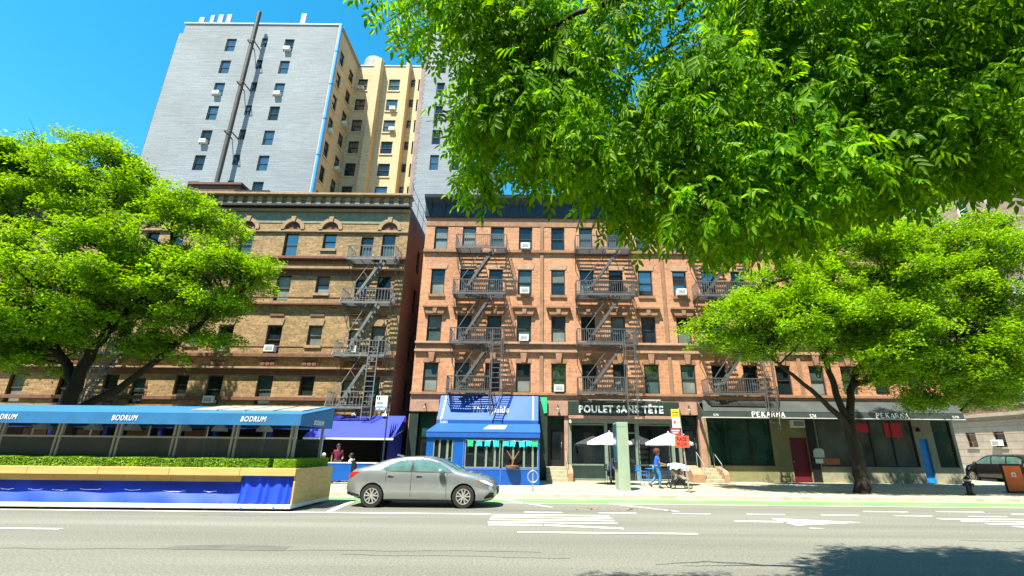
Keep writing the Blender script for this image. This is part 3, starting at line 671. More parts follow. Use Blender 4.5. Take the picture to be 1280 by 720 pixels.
# ---- the row on the near side of the avenue (added unseen behind the viewer to darken the reflections in the shop windows)
nr = thing('unseen_brownstone_row', (0, -16, 0), 'row of brownstone houses along the near pavement outside the picture', 'building')
PN = lambda u, z, d: (u, -16 - d, z)
hn = [(x, x + 1.1, z, z + 1.9) for x in np.arange(-78, 78, 3.1) for z in (1.2, 4.6, 8.0, 11.4, 14.8, 18.2, 21.6)]
w = MB(); wall(w, PN, -80, 80, 0, 25.5, hn, .2); w.build('wall', 'far_dark', nr, fixn=False)
w = MB(); w.quad((-80, -16.19, 0), (80, -16.19, 0), (80, -16.19, 25), (-80, -16.19, 25)); w.build('pane', 'glass_dark', nr, fixn=False)
MB().box(-80, 80, -28, -16.2, 25.2, 25.5).build('roof', 'roof', nr)
MB().box(-80, 80, -16.2, -15.5, 25.5, 26.1).build('cornice', 'brownstone', nr)
# ------------------------------------------------------------------ fire escapes
def fire_escape(x0, x1, zs, lad, label, mat='fe_metal', bar_gap=.125, short=True, dep=1.12, rail=.84, soft=False):
    t = thing('fire_escape', ((x0 + x1) / 2, F, zs[0]), label, 'fire escape', 'fire escapes on the house fronts')
    yo, yi = F - dep, F - .03
    sa, sb = x0 + .55, x1 - .78                                     # stair foot and head
    for i, z in enumerate(zs):
        e = x1 - .68 if (i == 0 and short) else x1
        p = MB()
        hole = (sb - .75, sb + .12) if i else None
        for k in range(9):
            y = yo + .06 + k * (dep - .14) / 8.
            if hole and y < F - .42:
                p.box(x0 + .03, hole[0], y, y + .055, z + .028, z + .052); p.box(hole[1], e - .03, y, y + .055, z + .028, z + .052)
            else: p.box(x0 + .03, e - .03, y, y + .055, z + .028, z + .052)
        for xx in np.linspace(x0 + .1, e - .13, 5): p.box(xx, xx + .03, yo + .03, yi - .03, z - .02, z + .026)
        p.box(x0, e, yo - .02, yo + .02, z - .06, z + .07); p.box(x0, e, yi - .03, yi, z - .03, z + .06)
        p.box(x0, x0 + .03, yo + .021, yi - .031, z - .05, z + .06); p.box(e - .03, e, yo + .021, yi - .031, z - .05, z + .06)
        p.build('platform', mat, t)
        r = MB(); zt = z + rail
        for zz in (zt, z + .14):
            r.bar((x0, yo, zz), (e, yo, zz), .045 if zz == zt else .03)
            r.bar((x0 + .012, yo, zz), (x0 + .012, yi, zz), .026); r.bar((e - .012, yo, zz), (e - .012, yi, zz), .026)
        n = int((e - x0) / bar_gap)
        for k in range(n + 1): x = x0 + .012 + (e - x0 - .024) * k / n; r.bar((x, yo, z + .07), (x, yo, zt - .012), .026)
        n = int(dep / .14)
        for xx in (x0 + .012, e - .012):
            for k in range(1, n): y = yo + (dep - .05) * k / n; r.bar((xx, y, z + .06), (xx, y, zt - .012), .022)
        if soft:
            for xx, s in ((x0, -1), (e, 1)): r.tube([(xx, yi, zt + .1), (xx + s * .04, yi - .3, zt + .02), (xx + s * .1, yo + .25, z + .4), (xx + s * .08, yo, z)], .014, 5)
        r.build('railing', mat, t)
        for xx in (x0 + .06, e - .06):
            b = MB(); b.bar((xx, yo + .06, z - .06), (xx, yi, z - .95), .03); b.bar((xx, yi - .004, z - .95), (xx, yi - .004, z - .04), .025)
            b.build('bracket', mat, t)
        if i < len(zs) - 1:
            z2 = zs[i + 1] + .02
            s = MB()
            for y in (F - .93, F - .50): s.bar((sa, y, z + .06), (sb, y, z2), .035, .15)
            for k in range(1, 11):
                f = k / 11; s.box(sa + (sb - sa) * f - .09, sa + (sb - sa) * f + .09, F - .912, F - .518, z + (z2 - z) * f - .005, z + (z2 - z) * f + .02)
            s.build('stair', mat, t)
            h = MB(); o = Vector((-.34, 0, .46)); d = Vector((sb - sa, 0, z2 - z))
            a = Vector((sa, F - .93, z + .06)) + d * .14; c = Vector((sb, F - .93, z2)) - d * .06
            h.bar(a + o, c + o, .04); h.bar(a, a + o, .03); h.bar((a + c) / 2, (a + c) / 2 + o, .022); h.bar(c, c + o, .022)
            h.build('handrail', mat, t)
    if lad:
        l = MB(); a, b, z0, z1 = lad; y = F - dep - .06
        for xx in (a, b): l.bar((xx, y, z0), (xx, y, z1), .055, .03)
        for k in range(int((z1 - z0) / .27)): l.bar((a, y + .002, z0 + .12 + .27 * k), (b, y + .002, z0 + .12 + .27 * k), .032)
        if not soft:
            for xx in (a - .1, b + .1): l.bar((xx, y + .04, z0 + .95), (xx, y + .04, z1 - .15), .035)
        l.build('ladder', mat, t)
    return t
RZ = [4.62, 7.32, 10.22, 13.1]
fire_escape(-4.72, -1.67, RZ, (-2.28, -1.78, 3.36, 8.05), 'dark grey iron fire escape on the red house above the blue café')
fire_escape(2.46, 5.85, RZ, (5.1, 5.6, 3.3, 8.05), 'dark grey iron fire escape on the red house above the white lettered black sign')
fire_escape(9.5, 12.85, RZ, (12.62, 13.08, 2.75, 7.9), 'iron fire escape half hidden by the right tree over the long black awning', short=False)
TZs = [3.72, 6.54, 9.6, 12.3]
fire_escape(-11.1, -8.25, TZs, (-9.12, -8.62, 3.1, 7.35), 'pale grey fire escape with thin railings on the tan house beside the dark alley', 'fe_grey', .17, True, soft=True)
fire_escape(-25.4, -22.4, TZs, (-24.15, -23.65, 3.9, 7.3), 'pale grey fire escape behind the limbs of the left tree', 'fe_grey', .17, True, soft=True)

# ------------------------------------------------------------------ blue café enclosure
cf = thing('cafe_enclosure', (-2.3, 25, .15), 'bright blue enclosed sidewalk café with glazed front and canvas roof', 'café enclosure')
YB = 23.2; x0, x1 = -4.86, .33
PB2 = yplane(YB)
w = MB(); hs = [(-4.56, -3.64, 1.0, 2.06), (-3.1, .27, .86, 2.1)]
wall(w, PB2, x0, x1, .15, 2.42, hs, .09)
w.build('front_panel', 'blue', cf, fixn=False)
w = MB().box(x0, x0 + .06, YB + .02, 27.3, .15, 2.4); w.box(x1 - .06, x1, YB + .02, 27.3, .15, 2.4); w.build('side_panel', 'blue', cf)
m = MB()
for xx in (-3.16, -1.44): m.box(xx - .012, xx + .012, YB - .012, YB - .002, .2, 2.4 if xx < -2 else .86)
m.box(-3.14, .3, YB - .014, YB - .003, .80, .84); m.build('seam_trim', 'signblue', cf)
f = MB()
for a, b in ((-3.1, -1.47), (-1.39, .27)):
    for xx in (a, b - .05): f.box(xx, xx + .05, YB + .02, YB + .1, .86, 2.1)
    f.box(a + .05, b - .05, YB + .02, YB + .1, .86, .91); f.box(a + .05, b - .05, YB + .02, YB + .1, 2.05, 2.1)
    d = (b - a)
    for fr in (.28, .58, .82): f.box(a + d * fr, a + d * fr + .09, YB + .03, YB + .09, .91, 2.05)
f.box(-4.56, -4.5, YB + .02, YB + .1, 1.0, 2.06); f.box(-3.7, -3.64, YB + .02, YB + .1, 1.0, 2.06); f.box(-4.3, -4.22, YB + .03, YB + .09, 1.0, 2.06); f.box(-3.95, -3.85, YB + .03, YB + .09, 1.0, 2.06)
fo = f.build('window_frame', 'frame_green', cf)
g = MB(); g.quad((-3.05, YB + .07, .91), (.22, YB + .07, .91), (.22, YB + .07, 2.05), (-3.05, YB + .07, 2.05)); g.quad((-4.5, YB + .07, 1.0), (-3.7, YB + .07, 1.0), (-3.7, YB + .07, 2.06), (-4.5, YB + .07, 2.06))
g.build('pane', 'shop_glass_dk', fo, fixn=False)
# canvas roof over the enclosure and the steep canvas above it
def canvas(name, pts, mat, parent, th=.025):
    # closed thin solid from a quad (corner order a b c d)
    a, b, c, d = [Vector(p) for p in pts]; n = (b - a).cross(d - a).normalized() * th
    m = MB(); nx = 14; top = []; bot = []
    for i in range(nx + 1):
        for j in range(5):
            s, t = i / nx, j / 4
            p = a.lerp(b, s).lerp(d.lerp(c, s), t); sag = .012 * math.sin(s * PI * 5) * math.sin(t * PI)
            top.append(p + n * (1 + sag / th)); bot.append(p + n * (sag / th))
    k = (nx + 1) * 5; fs = []
    for i in range(nx):
        for j in range(4):
            q = (i * 5 + j, (i + 1) * 5 + j, (i + 1) * 5 + j + 1, i * 5 + j + 1); fs.append(q); fs.append(tuple(k + z for z in q[::-1]))
    for i in range(nx):
        for j in (0, 4): q = (i * 5 + j, (i + 1) * 5 + j, (i + 1) * 5 + j + k, i * 5 + j + k); fs.append(q if j == 4 else q[::-1])
    for j in range(4):
        for i in (0, nx): q = (i * 5 + j, i * 5 + j + 1, i * 5 + j + 1 + k, i * 5 + j + k); fs.append(q if i == 0 else q[::-1])
    m.add(top + bot, fs); return m.build(name, mat, parent, smooth=True)
canvas('roof_canvas', [(x0 - .06, YB - .1, 2.40), (x1 + .03, YB - .1, 2.40), (x1 + .03, 26.25, 2.92), (x0 - .16, 26.25, 2.92)], 'blue_awn', cf)
MB().box(x0 - .04, x1 + .01, YB - .09, YB - .06, 2.18, 2.395).build('valance', 'blue_awn_dk', cf)
st = MB(); a = Vector((-5.12, 26.62, 3.14)); b = Vector((.30, 26.62, 3.14)); c = Vector((.30, 27.32, 4.5)); d = Vector((-5.12, 27.32, 4.5))
canvas('upper_awning', [a, b, c, d], 'blue_awn', cf)
MB().box(-5.12, .30, 26.58, 26.64, 2.93, 3.15).build('valance', 'blue_awn_dk', cf)
for s, e in ((-4.95, -4.88), (-.02, .05)):
    m = MB(); n = Vector((0, -.89, .46)) * .04
    m.add([Vector((s + (.12 if s < -3 else 0) * 0, 26.64, 3.16)) + n, Vector((e, 26.64, 3.16)) + n, Vector((e + (.12 if s < -3 else 0), 27.3, 4.46)) + n, Vector((s + (.12 if s < -3 else 0), 27.3, 4.46)) + n,
           Vector((s, 26.64, 3.16)), Vector((e, 26.64, 3.16)), Vector((e + (.12 if s < -3 else 0), 27.3, 4.46)), Vector((s + (.12 if s < -3 else 0), 27.3, 4.46))], [(0, 1, 2, 3), (7, 6, 5, 4), (0, 4, 5, 1), (1, 5, 6, 2), (2, 6, 7, 3), (3, 7, 4, 0)])
    m.build('white_stripe', 'white', cf)
for sx_ in (-5.1, .28):
    MB().prism([(26.65, 3.14), (27.3, 4.46), (27.3, 3.14)], sx_ - .012, sx_ + .012, 'yz').build('awning_side', 'blue_awn_dk', cf)
text('lettering', 'The Upside', -2.3, 26.85, 3.68, 2.0, .50, 'letter', cf, rx=63, bold=.008, shear=.1)
text('lettering', '580', -4.75, 26.56, 3.03, .42, .13, 'letter', cf)
m = MB(); m.add([(-2.35, 23.9, 2.6), (-1.32, 23.9, 2.6), (-1.3, 25.4, 2.84), (-2.2, 25.4, 2.84), (-2.35, 23.9, 2.575), (-1.32, 23.9, 2.575), (-1.3, 25.4, 2.815), (-2.2, 25.4, 2.815)], [(0, 1, 2, 3), (7, 6, 5, 4), (0, 4, 5, 1), (1, 5, 6, 2), (2, 6, 7, 3), (3, 7, 4, 0)])
ground_origin(tag(m.build('cardboard_sheet', 'cream'), 'cream board lying on the blue café roof', 'board'), (-1.8, 24.6, 2.6))
# paper bunting in the café window
fl = [(-2.85, 'greenpaper'), (-2.45, 'teal'), (-2.05, 'teal'), (-1.68, 'teal'), (-1.22, 'teal'), (-.9, 'teal'), (-.5, 'teal'), (-.16, 'teal'), (.12, 'greenpaper')]
bt = thing('paper_bunting', (-1.4, YB, 2.1), 'string of turquoise and green cut paper flags across the café window', 'bunting')
m = MB().tube([(-3.1, YB - .03, 2.09), (-2.2, YB - .04, 2.03), (-1.45, YB - .03, 2.09), (-.6, YB - .04, 2.03), (.27, YB - .03, 2.09)], .006, 4); m.build('string', 'white', bt)
for k, (xx, mt) in enumerate(fl):
    z1 = 2.07 - .05 * abs(math.sin(k)); h = .24 + .06 * (k % 3 == 0); s = .03 * math.sin(k * 2.3)
    m = MB(); pts = [(xx - .14, z1), (xx + .14, z1 - s), (xx + .12 + s, z1 - h), (xx + s, z1 - h + .04), (xx - .12 + s, z1 - h)]
    m.prism(pts, YB - .042 - .004 * k % .01, YB - .036); m.build('paper_flag', mt, bt)
m = MB(); m.tube([(-.9, 23.55, .9), (-.88, 23.55, 1.2), (-1.16, 23.5, 1.62)], [.05, .045, .02], 7); m.tube([(-.88, 23.55, 1.18), (-.6, 23.5, 1.6)], [.04, .018], 7); m.lathe([(.02, .88), (.3, .87), (.32, .98), (.02, 1.0)], (-.9, 23.55, 0), 12)
# (placed in front of the pane, on the café sill)
m.xform(Matrix.Translation((0, -.42, 0))); ground_origin(tag(m.build('forked_branch', 'plant_wood'), 'forked brown branch ornament on the sill of the café window', 'ornament'), (-.9, 23.13, .87))
gp = MB(); gp.prism([(.40, 4.44), (.78, 4.44), (.78, 3.6), (.62, 3.56)], F - .34, F - .3); ground_origin(tag(gp.build('green_banner', 'greenpaper'), 'folded green banner hanging at the right end of the blue awning', 'banner'), (.6, F - .32, 4))
dg = MB().box(.36, .78, F - .28, F - .06, .15, 4.24); ground_origin(tag(dg.build('dark_pilaster', 'dkgreen'), 'dark green pilaster between the blue café and the house door', 'pilaster'), (.57, F - .2, .15))

# ------------------------------------------------------------------ house doors with stoops
def stoop(x, xr, label, n=4, w=1.1, left=True, wall_l=False):
    m = MB(); zt = .15
    for k in range(n): m.box(x - w / 2, x + w / 2, F - .32 * (n - k), F + .3, .15 + .17 * k + (.001 if k else 0), .15 + .17 * (k + 1))
    o = tag(m.build('stoop', 'step', bevel=.012), label, 'stoop', 'stoops of the house doors'); ground_origin(o, (x, F - .6, .15))
    MB().prism([(F - 1.32, .15), (F - 1.32, .55), (F - 1.1, .72), (F + .0, .95), (F + .0, .15)], x + w / 2 + .003, x + w / 2 + .26, 'yz').build('side_wall', 'stepwall', o)
    if wall_l: MB().prism([(F - 1.32, .15), (F - 1.32, .55), (F - 1.1, .72), (F + .0, .95), (F + .0, .15)], x - w / 2 - .6, x - w / 2 - .003, 'yz').build('side_wall', 'stepwall', o)
    r = MB()
    for s in ((-1, 1) if left else (1,)):
        xx = x + s * w / 2 - s * .04
        r.tube([(xx, F - 1.2, .3), (xx, F - 1.2, 1.05), (xx, F - .15, 1.62), (xx, F - .15, .85)], .018, 6)
    r.build('handrail', 'greymetal', o)
    return o
stoop(1.28, 0, 'pale stone stoop with brown side wall between the blue café and the black shop', left=False)
stoop(9.3, 0, 'pale stone stoop with brown side walls left of the black awning', w=1.0, wall_l=True)
def house_door(x, w, z0, z1, label, y=F + .22):
    t = thing('house_door', (x, y, z0), label, 'door', 'house doors')
    m = MB().box(x - w / 2, x - w / 2 + .08, y - .05, y + .06, z0, z1).box(x + w / 2 - .08, x + w / 2, y - .05, y + .06, z0, z1).box(x - w / 2 + .08, x + w / 2 - .08, y - .05, y + .06, z1 - .08, z1).box(x - w / 2 + .08, x + w / 2 - .08, y - .04, y + .05, z0 + 2.1, z0 + 2.18)
    m.build('frame', 'black', t)
    d = MB().box(x - w / 2 + .08, x + w / 2 - .08, y, y + .05, z0, z0 + 2.1); d = d.build('leaf', 'black', t)
    MB().box(x - w / 2 + .2, x + w / 2 - .2, y - .006, y + .004, z0 + .35, z0 + 1.95).build('pane', 'shop_glass_dk', d)
    MB().tube([(x + w / 2 - .15, y - .01, z0 + .95), (x + w / 2 - .15, y - .07, z0 + 1.0), (x + w / 2 - .15, y - .07, z0 + 1.2), (x + w / 2 - .15, y - .01, z0 + 1.25)], .014, 6).build('handle', 'steel', d)
    MB().box(x - w / 2 + .08, x + w / 2 - .08, y + .01, y + .03, z0 + 2.18, z1 - .08).build('transom', 'shop_glass', t)
    return t
house_door(1.27, .95, .83, 3.44, 'dark glazed house door between the blue café and the black sign')
house_door(8.62, 1.0, .83, 3.5, 'dark glazed house door behind the red and yellow signs')
house_door(-5.8, .95, .15, 3.6, 'dark house door between the tan house and the blue café')
for sx_, lb in ((-6.42, 'dark grey panel beside the leftmost red-house door'),):
    ground_origin(tag(MB().box(-6.8, -6.32, F - .1, F + .1, .15, 3.58).build('door_side_panel', 'dkgreen'), lb, 'panel'), (-6.55, F, .15))

# ------------------------------------------------------------------ black chicken shop front
ps = thing('black_shopfront', (5, F, .15), 'black shopfront with bold white lettered sign board over dark glass', 'shopfront')
MB().box(1.97, 8.05, F - .42, F - .1, 3.49, 4.22).build('sign_board', 'dkgreen', ps, bevel=.01)
text('lettering', 'POULET SANS TÊTE', 4.84, F - .435, 3.86, 4.62, .50, 'letter', ps, bold=.034, depth=.03, sp=1.14)
m = MB().box(3.0, 7.0, F - .66, F - .60, 4.28, 4.33)
for xx in (3.2, 5, 6.8): m.bar((xx, F - .42, 4.2), (xx, F - .63, 4.3), .03)
m.build('lamp_bar', 'awn_bar', ps)
MB().box(1.97, 8.05, F - .5, F - .12, 3.30, 3.47).build('awning_case', 'pier', ps, bevel=.015)
MB().box(1.97, 8.05, F - .3, F - .1, 3.08, 3.295).build('fascia', 'frame_green', ps)
fr = MB()
for a, b in ((1.97, 2.12), (3.92, 4.1), (5.6, 5.82), (7.56, 7.72), (7.95, 8.06)): fr.box(a, b, F - .1, F + .06, .15, 3.08)
for a, b in ((2.12, 3.92), (5.82, 7.56)):
    for z in (.18, .9, 2.98): fr.box(a, b, F - .09, F + .05, z, z + .07)
fr.box(4.1, 5.6, F - .09, F + .05, 2.55, 2.62); fr.box(4.82, 4.9, F - .09, F + .05, .2, 2.55)
fo = fr.build('frame', 'frame_green', ps)
g = MB()
for a, b in ((2.12, 3.92), (5.82, 7.56), (4.1, 5.6), (7.72, 7.95)): g.quad((a, F + .02, .2), (b, F + .02, .2), (b, F + .02, 3.05), (a, F + .02, 3.05))
g.build('pane', 'shop_glass_dk', fo, fixn=False)
MB().box(2.13, 3.9, F - .085, F + .03, .25, .89).build('bulkhead', 'dkgreen', ps)
h = MB()
for xx in (4.75, 4.97): h.tube([(xx, F - .09, 1.1), (xx, F - .15, 1.15), (xx, F - .15, 1.5), (xx, F - .09, 1.55)], .014, 6)
h.build('door_handle', 'steel', ps)
# shelves with little bottles seen through the left glass are reflections in the photo: left to the renderer
cam_ = MB().tube([(2.04, F - .42, 3.2), (2.04, F - .6, 3.12)], .05, 8); cam_.sphere((2.04, F - .64, 3.1), .06, 8, 6)
ground_origin(tag(cam_.build('security_camera', 'white'), 'small white security camera at the left end of the black sign', 'camera'), (2.04, F - .42, 3.2))

# ------------------------------------------------------------------ bakery front with the long black awning
pk = thing('bakery_shopfront', (16, F, .15), 'long olive stucco shopfront under a black awning with two doors and big windows', 'shopfront')
hs = [(9.62, 13.1, .96, 3.4), (14.05, 15.0, .15, 2.43), (15.62, 20.95, .96, 3.4), (21.1, 21.62, .15, 2.43), (22.0, 23.05, .96, 3.4)]
w = MB(); wall(w, PY, 9.5, 15.05, .15, 4.25, hs[:2], .22); w.build('stucco_wall', 'stucco', pk, fixn=False)
w = MB(); wall(w, PY, 15.5, 23.2, .15, 4.25, hs[2:], .22); w.build('stucco_wall', 'stucco_lt', pk, fixn=False)
w = MB(); wall(w, xplane(23.205, -1), F, 31, .15, 4.25, []); w.build('end_wall', 'stucco_lt', pk, fixn=False)
MB().box(15.04, 15.5, F - .06, F + .1, .15, 4.25).build('black_pier', 'black', pk)
def glazing(a, b, z0, z1, n, glasses, label=None):
    f = MB(); 
    for z in (z0, z1 - .06): f.box(a, b, F + .05, F + .14, z, z + .06)
    xs = np.linspace(a, b - .07, n + 1)
    for x in xs: f.box(x, x + .07, F + .045, F + .145, z0 + .06, z1 - .06)
    fo = f.build('window', 'black', pk)
    for i in range(n):
        g = MB(); g.quad((xs[i] + .07, F + .1, z0 + .06), (xs[i + 1], F + .1, z0 + .06), (xs[i + 1], F + .1, z1 - .06), (xs[i] + .07, F + .1, z1 - .06)); g.build('pane', glasses[i % len(glasses)], fo, fixn=False)
glazing(9.62, 13.1, .96, 3.4, 3, ['shop_glass'])
glazing(15.62, 17.4, .96, 3.4, 1, ['shop_glass_pale_refl']); glazing(17.4, 20.95, .96, 3.4, 3, ['shop_glass_pale_refl']); glazing(22.0, 23.05, .96, 3.4, 1, ['shop_glass'])
def flat_door(a, b, mat, label):
    d = MB().box(a + .03, b - .03, F + .1, F + .16, .17, 2.4).build('door', mat, pk, bevel=.01); tag(d, label)
    MB().sphere((a + .12, F + .06, 1.2), .035, 8, 6).build('knob', 'steel', d)
    fm = MB().box(a, a + .03, F + .06, F + .2, .15, 2.43).box(b - .03, b, F + .06, F + .2, .15, 2.43).box(a + .03, b - .03, F + .06, F + .2, 2.4, 2.43); fm.build('door_frame', mat, d)
flat_door(14.05, 15.0, 'maroon', 'plain maroon door'); flat_door(21.1, 21.62, 'bluedoor', 'plain bright blue door')
aw = thing('bakery_awning', (16, F, 3.4), 'long black canvas awning lettered twice in white along its valance', 'awning')
YA = F - 1.15
canvas('canvas_top', [(9.1, YA, 3.70), (22.95, YA, 3.70), (23.15, F - .27, 4.33), (9.4, F - .27, 4.33)], 'awn_black', aw)
MB().box(9.1, 22.95, YA - .02, YA + .01, 3.42, 3.70).build('valance', 'awn_black', aw)
MB().prism([(YA, 3.42), (YA, 3.7), (F - .26, 4.33), (F - .26, 3.42)], 9.08, 9.10, 'yz').build('end_panel', 'awn_black', aw)
MB().prism([(YA, 3.42), (YA, 3.7), (F - .26, 4.33), (F - .26, 3.42)], 22.95, 22.97, 'yz').build('end_panel', 'awn_black', aw)
MB().box(9.0, 23.0, YA - .03, YA + .03, 3.375, 3.415).build('front_bar', 'awn_bar', aw)
# serif capitals drawn as strokes: thick stems, thin arms, small serifs
GL = {'P': [(0, 0, 0, 1, 2), (0, 1, .45, 1, 1), (.45, 1, .58, .78, 2), (.58, .78, .45, .5, 1), (.45, .5, 0, .5, 1), (-.12, 0, .14, 0, 1)],
      'E': [(0, 0, 0, 1, 2), (0, 1, .5, 1, 1), (0, .52, .38, .52, 1), (0, 0, .52, 0, 1), (.5, 1, .5, .84, 1), (.52, 0, .52, .18, 1)],
      'K': [(0, 0, 0, 1, 2), (.04, .42, .5, 1, 1), (.18, .58, .58, 0, 2), (-.12, 0, .14, 0, 1), (-.12, 1, .14, 1, 1), (.4, 1, .62, 1, 1), (.46, 0, .72, 0, 1)],
      'A': [(0, 0, .3, 1, 1), (.3, 1, .62, 0, 2), (.1, .34, .5, .34, 1), (-.1, 0, .12, 0, 1), (.48, 0, .76, 0, 1)],
      'R': [(0, 0, 0, 1, 2), (0, 1, .42, 1, 1), (.42, 1, .54, .78, 2), (.54, .78, .42, .54, 1), (.42, .54, 0, .54, 1), (.22, .54, .6, 0, 2), (-.12, 0, .14, 0, 1)],
      'N': [(0, 0, 0, 1, 1), (0, 1, .6, 0, 2), (.6, 0, .6, 1, 1), (-.1, 0, .12, 0, 1), (.48, 1, .72, 1, 1)]}
def serif(body, xc, y, z0, w, h, parent):
    m = MB(); adv = .98; tot = adv * len(body) - .3; s = w / tot
    for i, ch in enumerate(body):
        for a, b, c, d, k in GL[ch]:
            m.bar((xc - w / 2 + (i * adv + a) * s, y, z0 + b * h), (xc - w / 2 + (i * adv + c) * s, y, z0 + d * h), .012, (.062 if k == 2 else .028), up=(0, 1, 0)) if False else \
            m.bar((xc - w / 2 + (i * adv + a) * s, y + .0008 * k, z0 + b * h), (xc - w / 2 + (i * adv + c) * s, y + .0008 * k, z0 + d * h), (.062 if k == 2 else .030), .01, up=(0, 1, 0))
    return m.build('lettering', 'letter', parent)
serif('PEKARNA', 12.55, YA - .03, 3.45, 1.72, .24, aw); serif('PEKARNA', 19.15, YA - .03, 3.45, 1.72, .24, aw)
text('lettering', '576', 9.75, YA - .028, 3.52, .28, .11, 'letter', aw, depth=.008); text('lettering', '574', 14.9, YA - .028, 3.5, .34, .2, 'letter', aw, depth=.008); text('lettering', '570', 22.5, YA - .028, 3.52, .34, .12, 'letter', aw, depth=.008)
o = MB().box(14.2, 14.9, F - .28, F + .1, 2.96, 3.36).build('air_conditioner', 'ac_white', bevel=.012); tag(o, 'pale air conditioner over the maroon door', 'air conditioner', 'air conditioners in the windows'); ground_origin(o, (14.55, F, 2.96))
MB().box(14.27, 14.83, F - .29, F - .26, 3.03, 3.29).build('grille', 'ac_grille', o)
mb_ = MB().box(15.2, 15.72, F - .2, F - .07, 1.42, 1.75); mb_.prism([(15.18, 1.75), (15.74, 1.75), (15.6, 1.88), (15.32, 1.88)], F - .22, F - .07)
ground_origin(tag(mb_.build('letter_box', 'ac_white'), 'pale letter box on the black pier beside the right tree trunk', 'letter box'), (15.45, F - .1, 1.42))
ground_origin(tag(MB().box(15.26, 15.66, F - .085, F - .065, 1.12, 1.35).build('notice', 'white'), 'white paper notice below the letter box', 'notice'), (15.45, F - .075, 1.12))
wl = MB().tube([(21.3, F - .01, 2.95), (21.1, F - .25, 2.98), (21.0, F - .3, 2.9)], .035, 8); wl.lathe([(.05, 3.0), (.12, 2.86), (.13, 2.8)], (21.0, F - .3, 0), 12)
ground_origin(tag(wl.build('wall_lamp', 'black'), 'black curved wall lamp above the bright blue door', 'lamp'), (21.3, F, 2.95))
for x, z, w_, h, mt, l in ((18.2, 2.75, .7, .45, 'red_cloth', 'red and orange goods hanging high in the bakery window'), (19.9, 2.5, .95, .75, 'red_cloth', 'large red poster high in the right bakery pane'), (16.2, 1.05, .9, .32, 'orange_lt', 'orange boxes low in the window left of the tree trunk')):
    m = MB().box(x - w_ / 2, x + w_ / 2, F + .06, F + .09, z, z + h)
    ground_origin(tag(m.build('window_display', mt), l, 'display'), (x, F + .07, z))

# ------------------------------------------------------------------ restaurant with the violet awning (under the tan house)
rs = thing('restaurant_shopfront', (-14, F, .15), 'dark open restaurant front with navy side curtain below the violet awning', 'shopfront')
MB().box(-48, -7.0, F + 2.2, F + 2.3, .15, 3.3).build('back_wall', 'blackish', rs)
MB().box(-48, -7.0, F - .02, F + 2.2, 3.0, 3.25).build('soffit', 'navy_cloth', rs)
m = MB()
for x in (-29.5, -26.5, -23.5, -20.5, -17.5, -14.5, -11.6, -8.2): m.box(x, x + .22, F - .04, F + .2, .15, 3.0)
m.build('post', 'navy_cloth', rs)
MB().box(-48, -6.98, F - .1, F - .02, 2.6, 3.3).build('fascia', 'navy_cloth', rs)
for k, x in enumerate((-28.4, -25.4, -22.6, -19.4)): MB().box(x, x + 1.3, F + .5, F + .56, .15, 2.55).build('panelled_door', 'plant_wood', rs)
m = MB(); n = 14
for k in range(n):
    y = 24.9 + 2.6 * k / n; m.quad((-7.12 + .05 * (k % 2), y, .15), (-7.12 + .05 * ((k + 1) % 2), y + 2.6 / n, .15), (-7.12 + .05 * ((k + 1) % 2), y + 2.6 / n, 3.0), (-7.12 + .05 * (k % 2), y, 2.25 + .75 * k / n))
m.build('side_curtain', 'navy_cloth', rs, fixn=False)
va = thing('violet_awning', (-9.2, F, 3.3), 'violet canvas awning sloping over the restaurant between shed and alley', 'awning')
canvas('canvas_top', [(-11.35, 24.95, 2.16), (-6.92, 24.95, 2.12), (-6.98, 27.28, 3.34), (-11.4, 27.28, 3.34)], 'purple_awn', va)
MB().box(-11.36, -6.9, 24.9, 24.98, 2.06, 2.145).build('front_bar', 'white', va)
m = MB()
for x in (-11.2, -9.2, -7.1): m.bar((x, 27.4, 2.6), (x, 25.0, 2.1), .04)
m.build('arm', 'white', va)
for x in (-9.75, -8.05):
    m = MB().tube([(x, F - .1, 3.5), (x, F - .45, 3.55), (x, F - .5, 3.46)], .022, 6); m.lathe([(.03, 3.5), (.14, 3.36), (.15, 3.33)], (x, F - .5, 0), 12)
    ground_origin(tag(m.build('gooseneck_lamp', 'lamp_glass'), 'pale gooseneck lamp above the violet awning, ' + ('left of' if x < -9 else 'right of') + ' the hanging ladder', 'lamp', 'lamps over the violet awning'), (x, F - .1, 3.5))
pb = thing('patio_barrier', (-8, 23, .15), 'blue canvas patio barrier on black posts behind the grey car', 'barrier')
for k, x in enumerate((-10.6, -9.3, -8.0, -6.7)): MB().box(x - .09, x + .09, 22.9, 23.08, .15, 1.1).build('post', 'black', pb)
for x in (-10.5, -9.2, -7.9): MB().box(x, x + 1.1, 22.97, 23.0, .28, 1.0).build('canvas_panel', 'blue', pb)
MB().box(-10.6, -6.7, 22.95, 23.03, 1.01, 1.06).build('rail', 'awn_bar', pb)

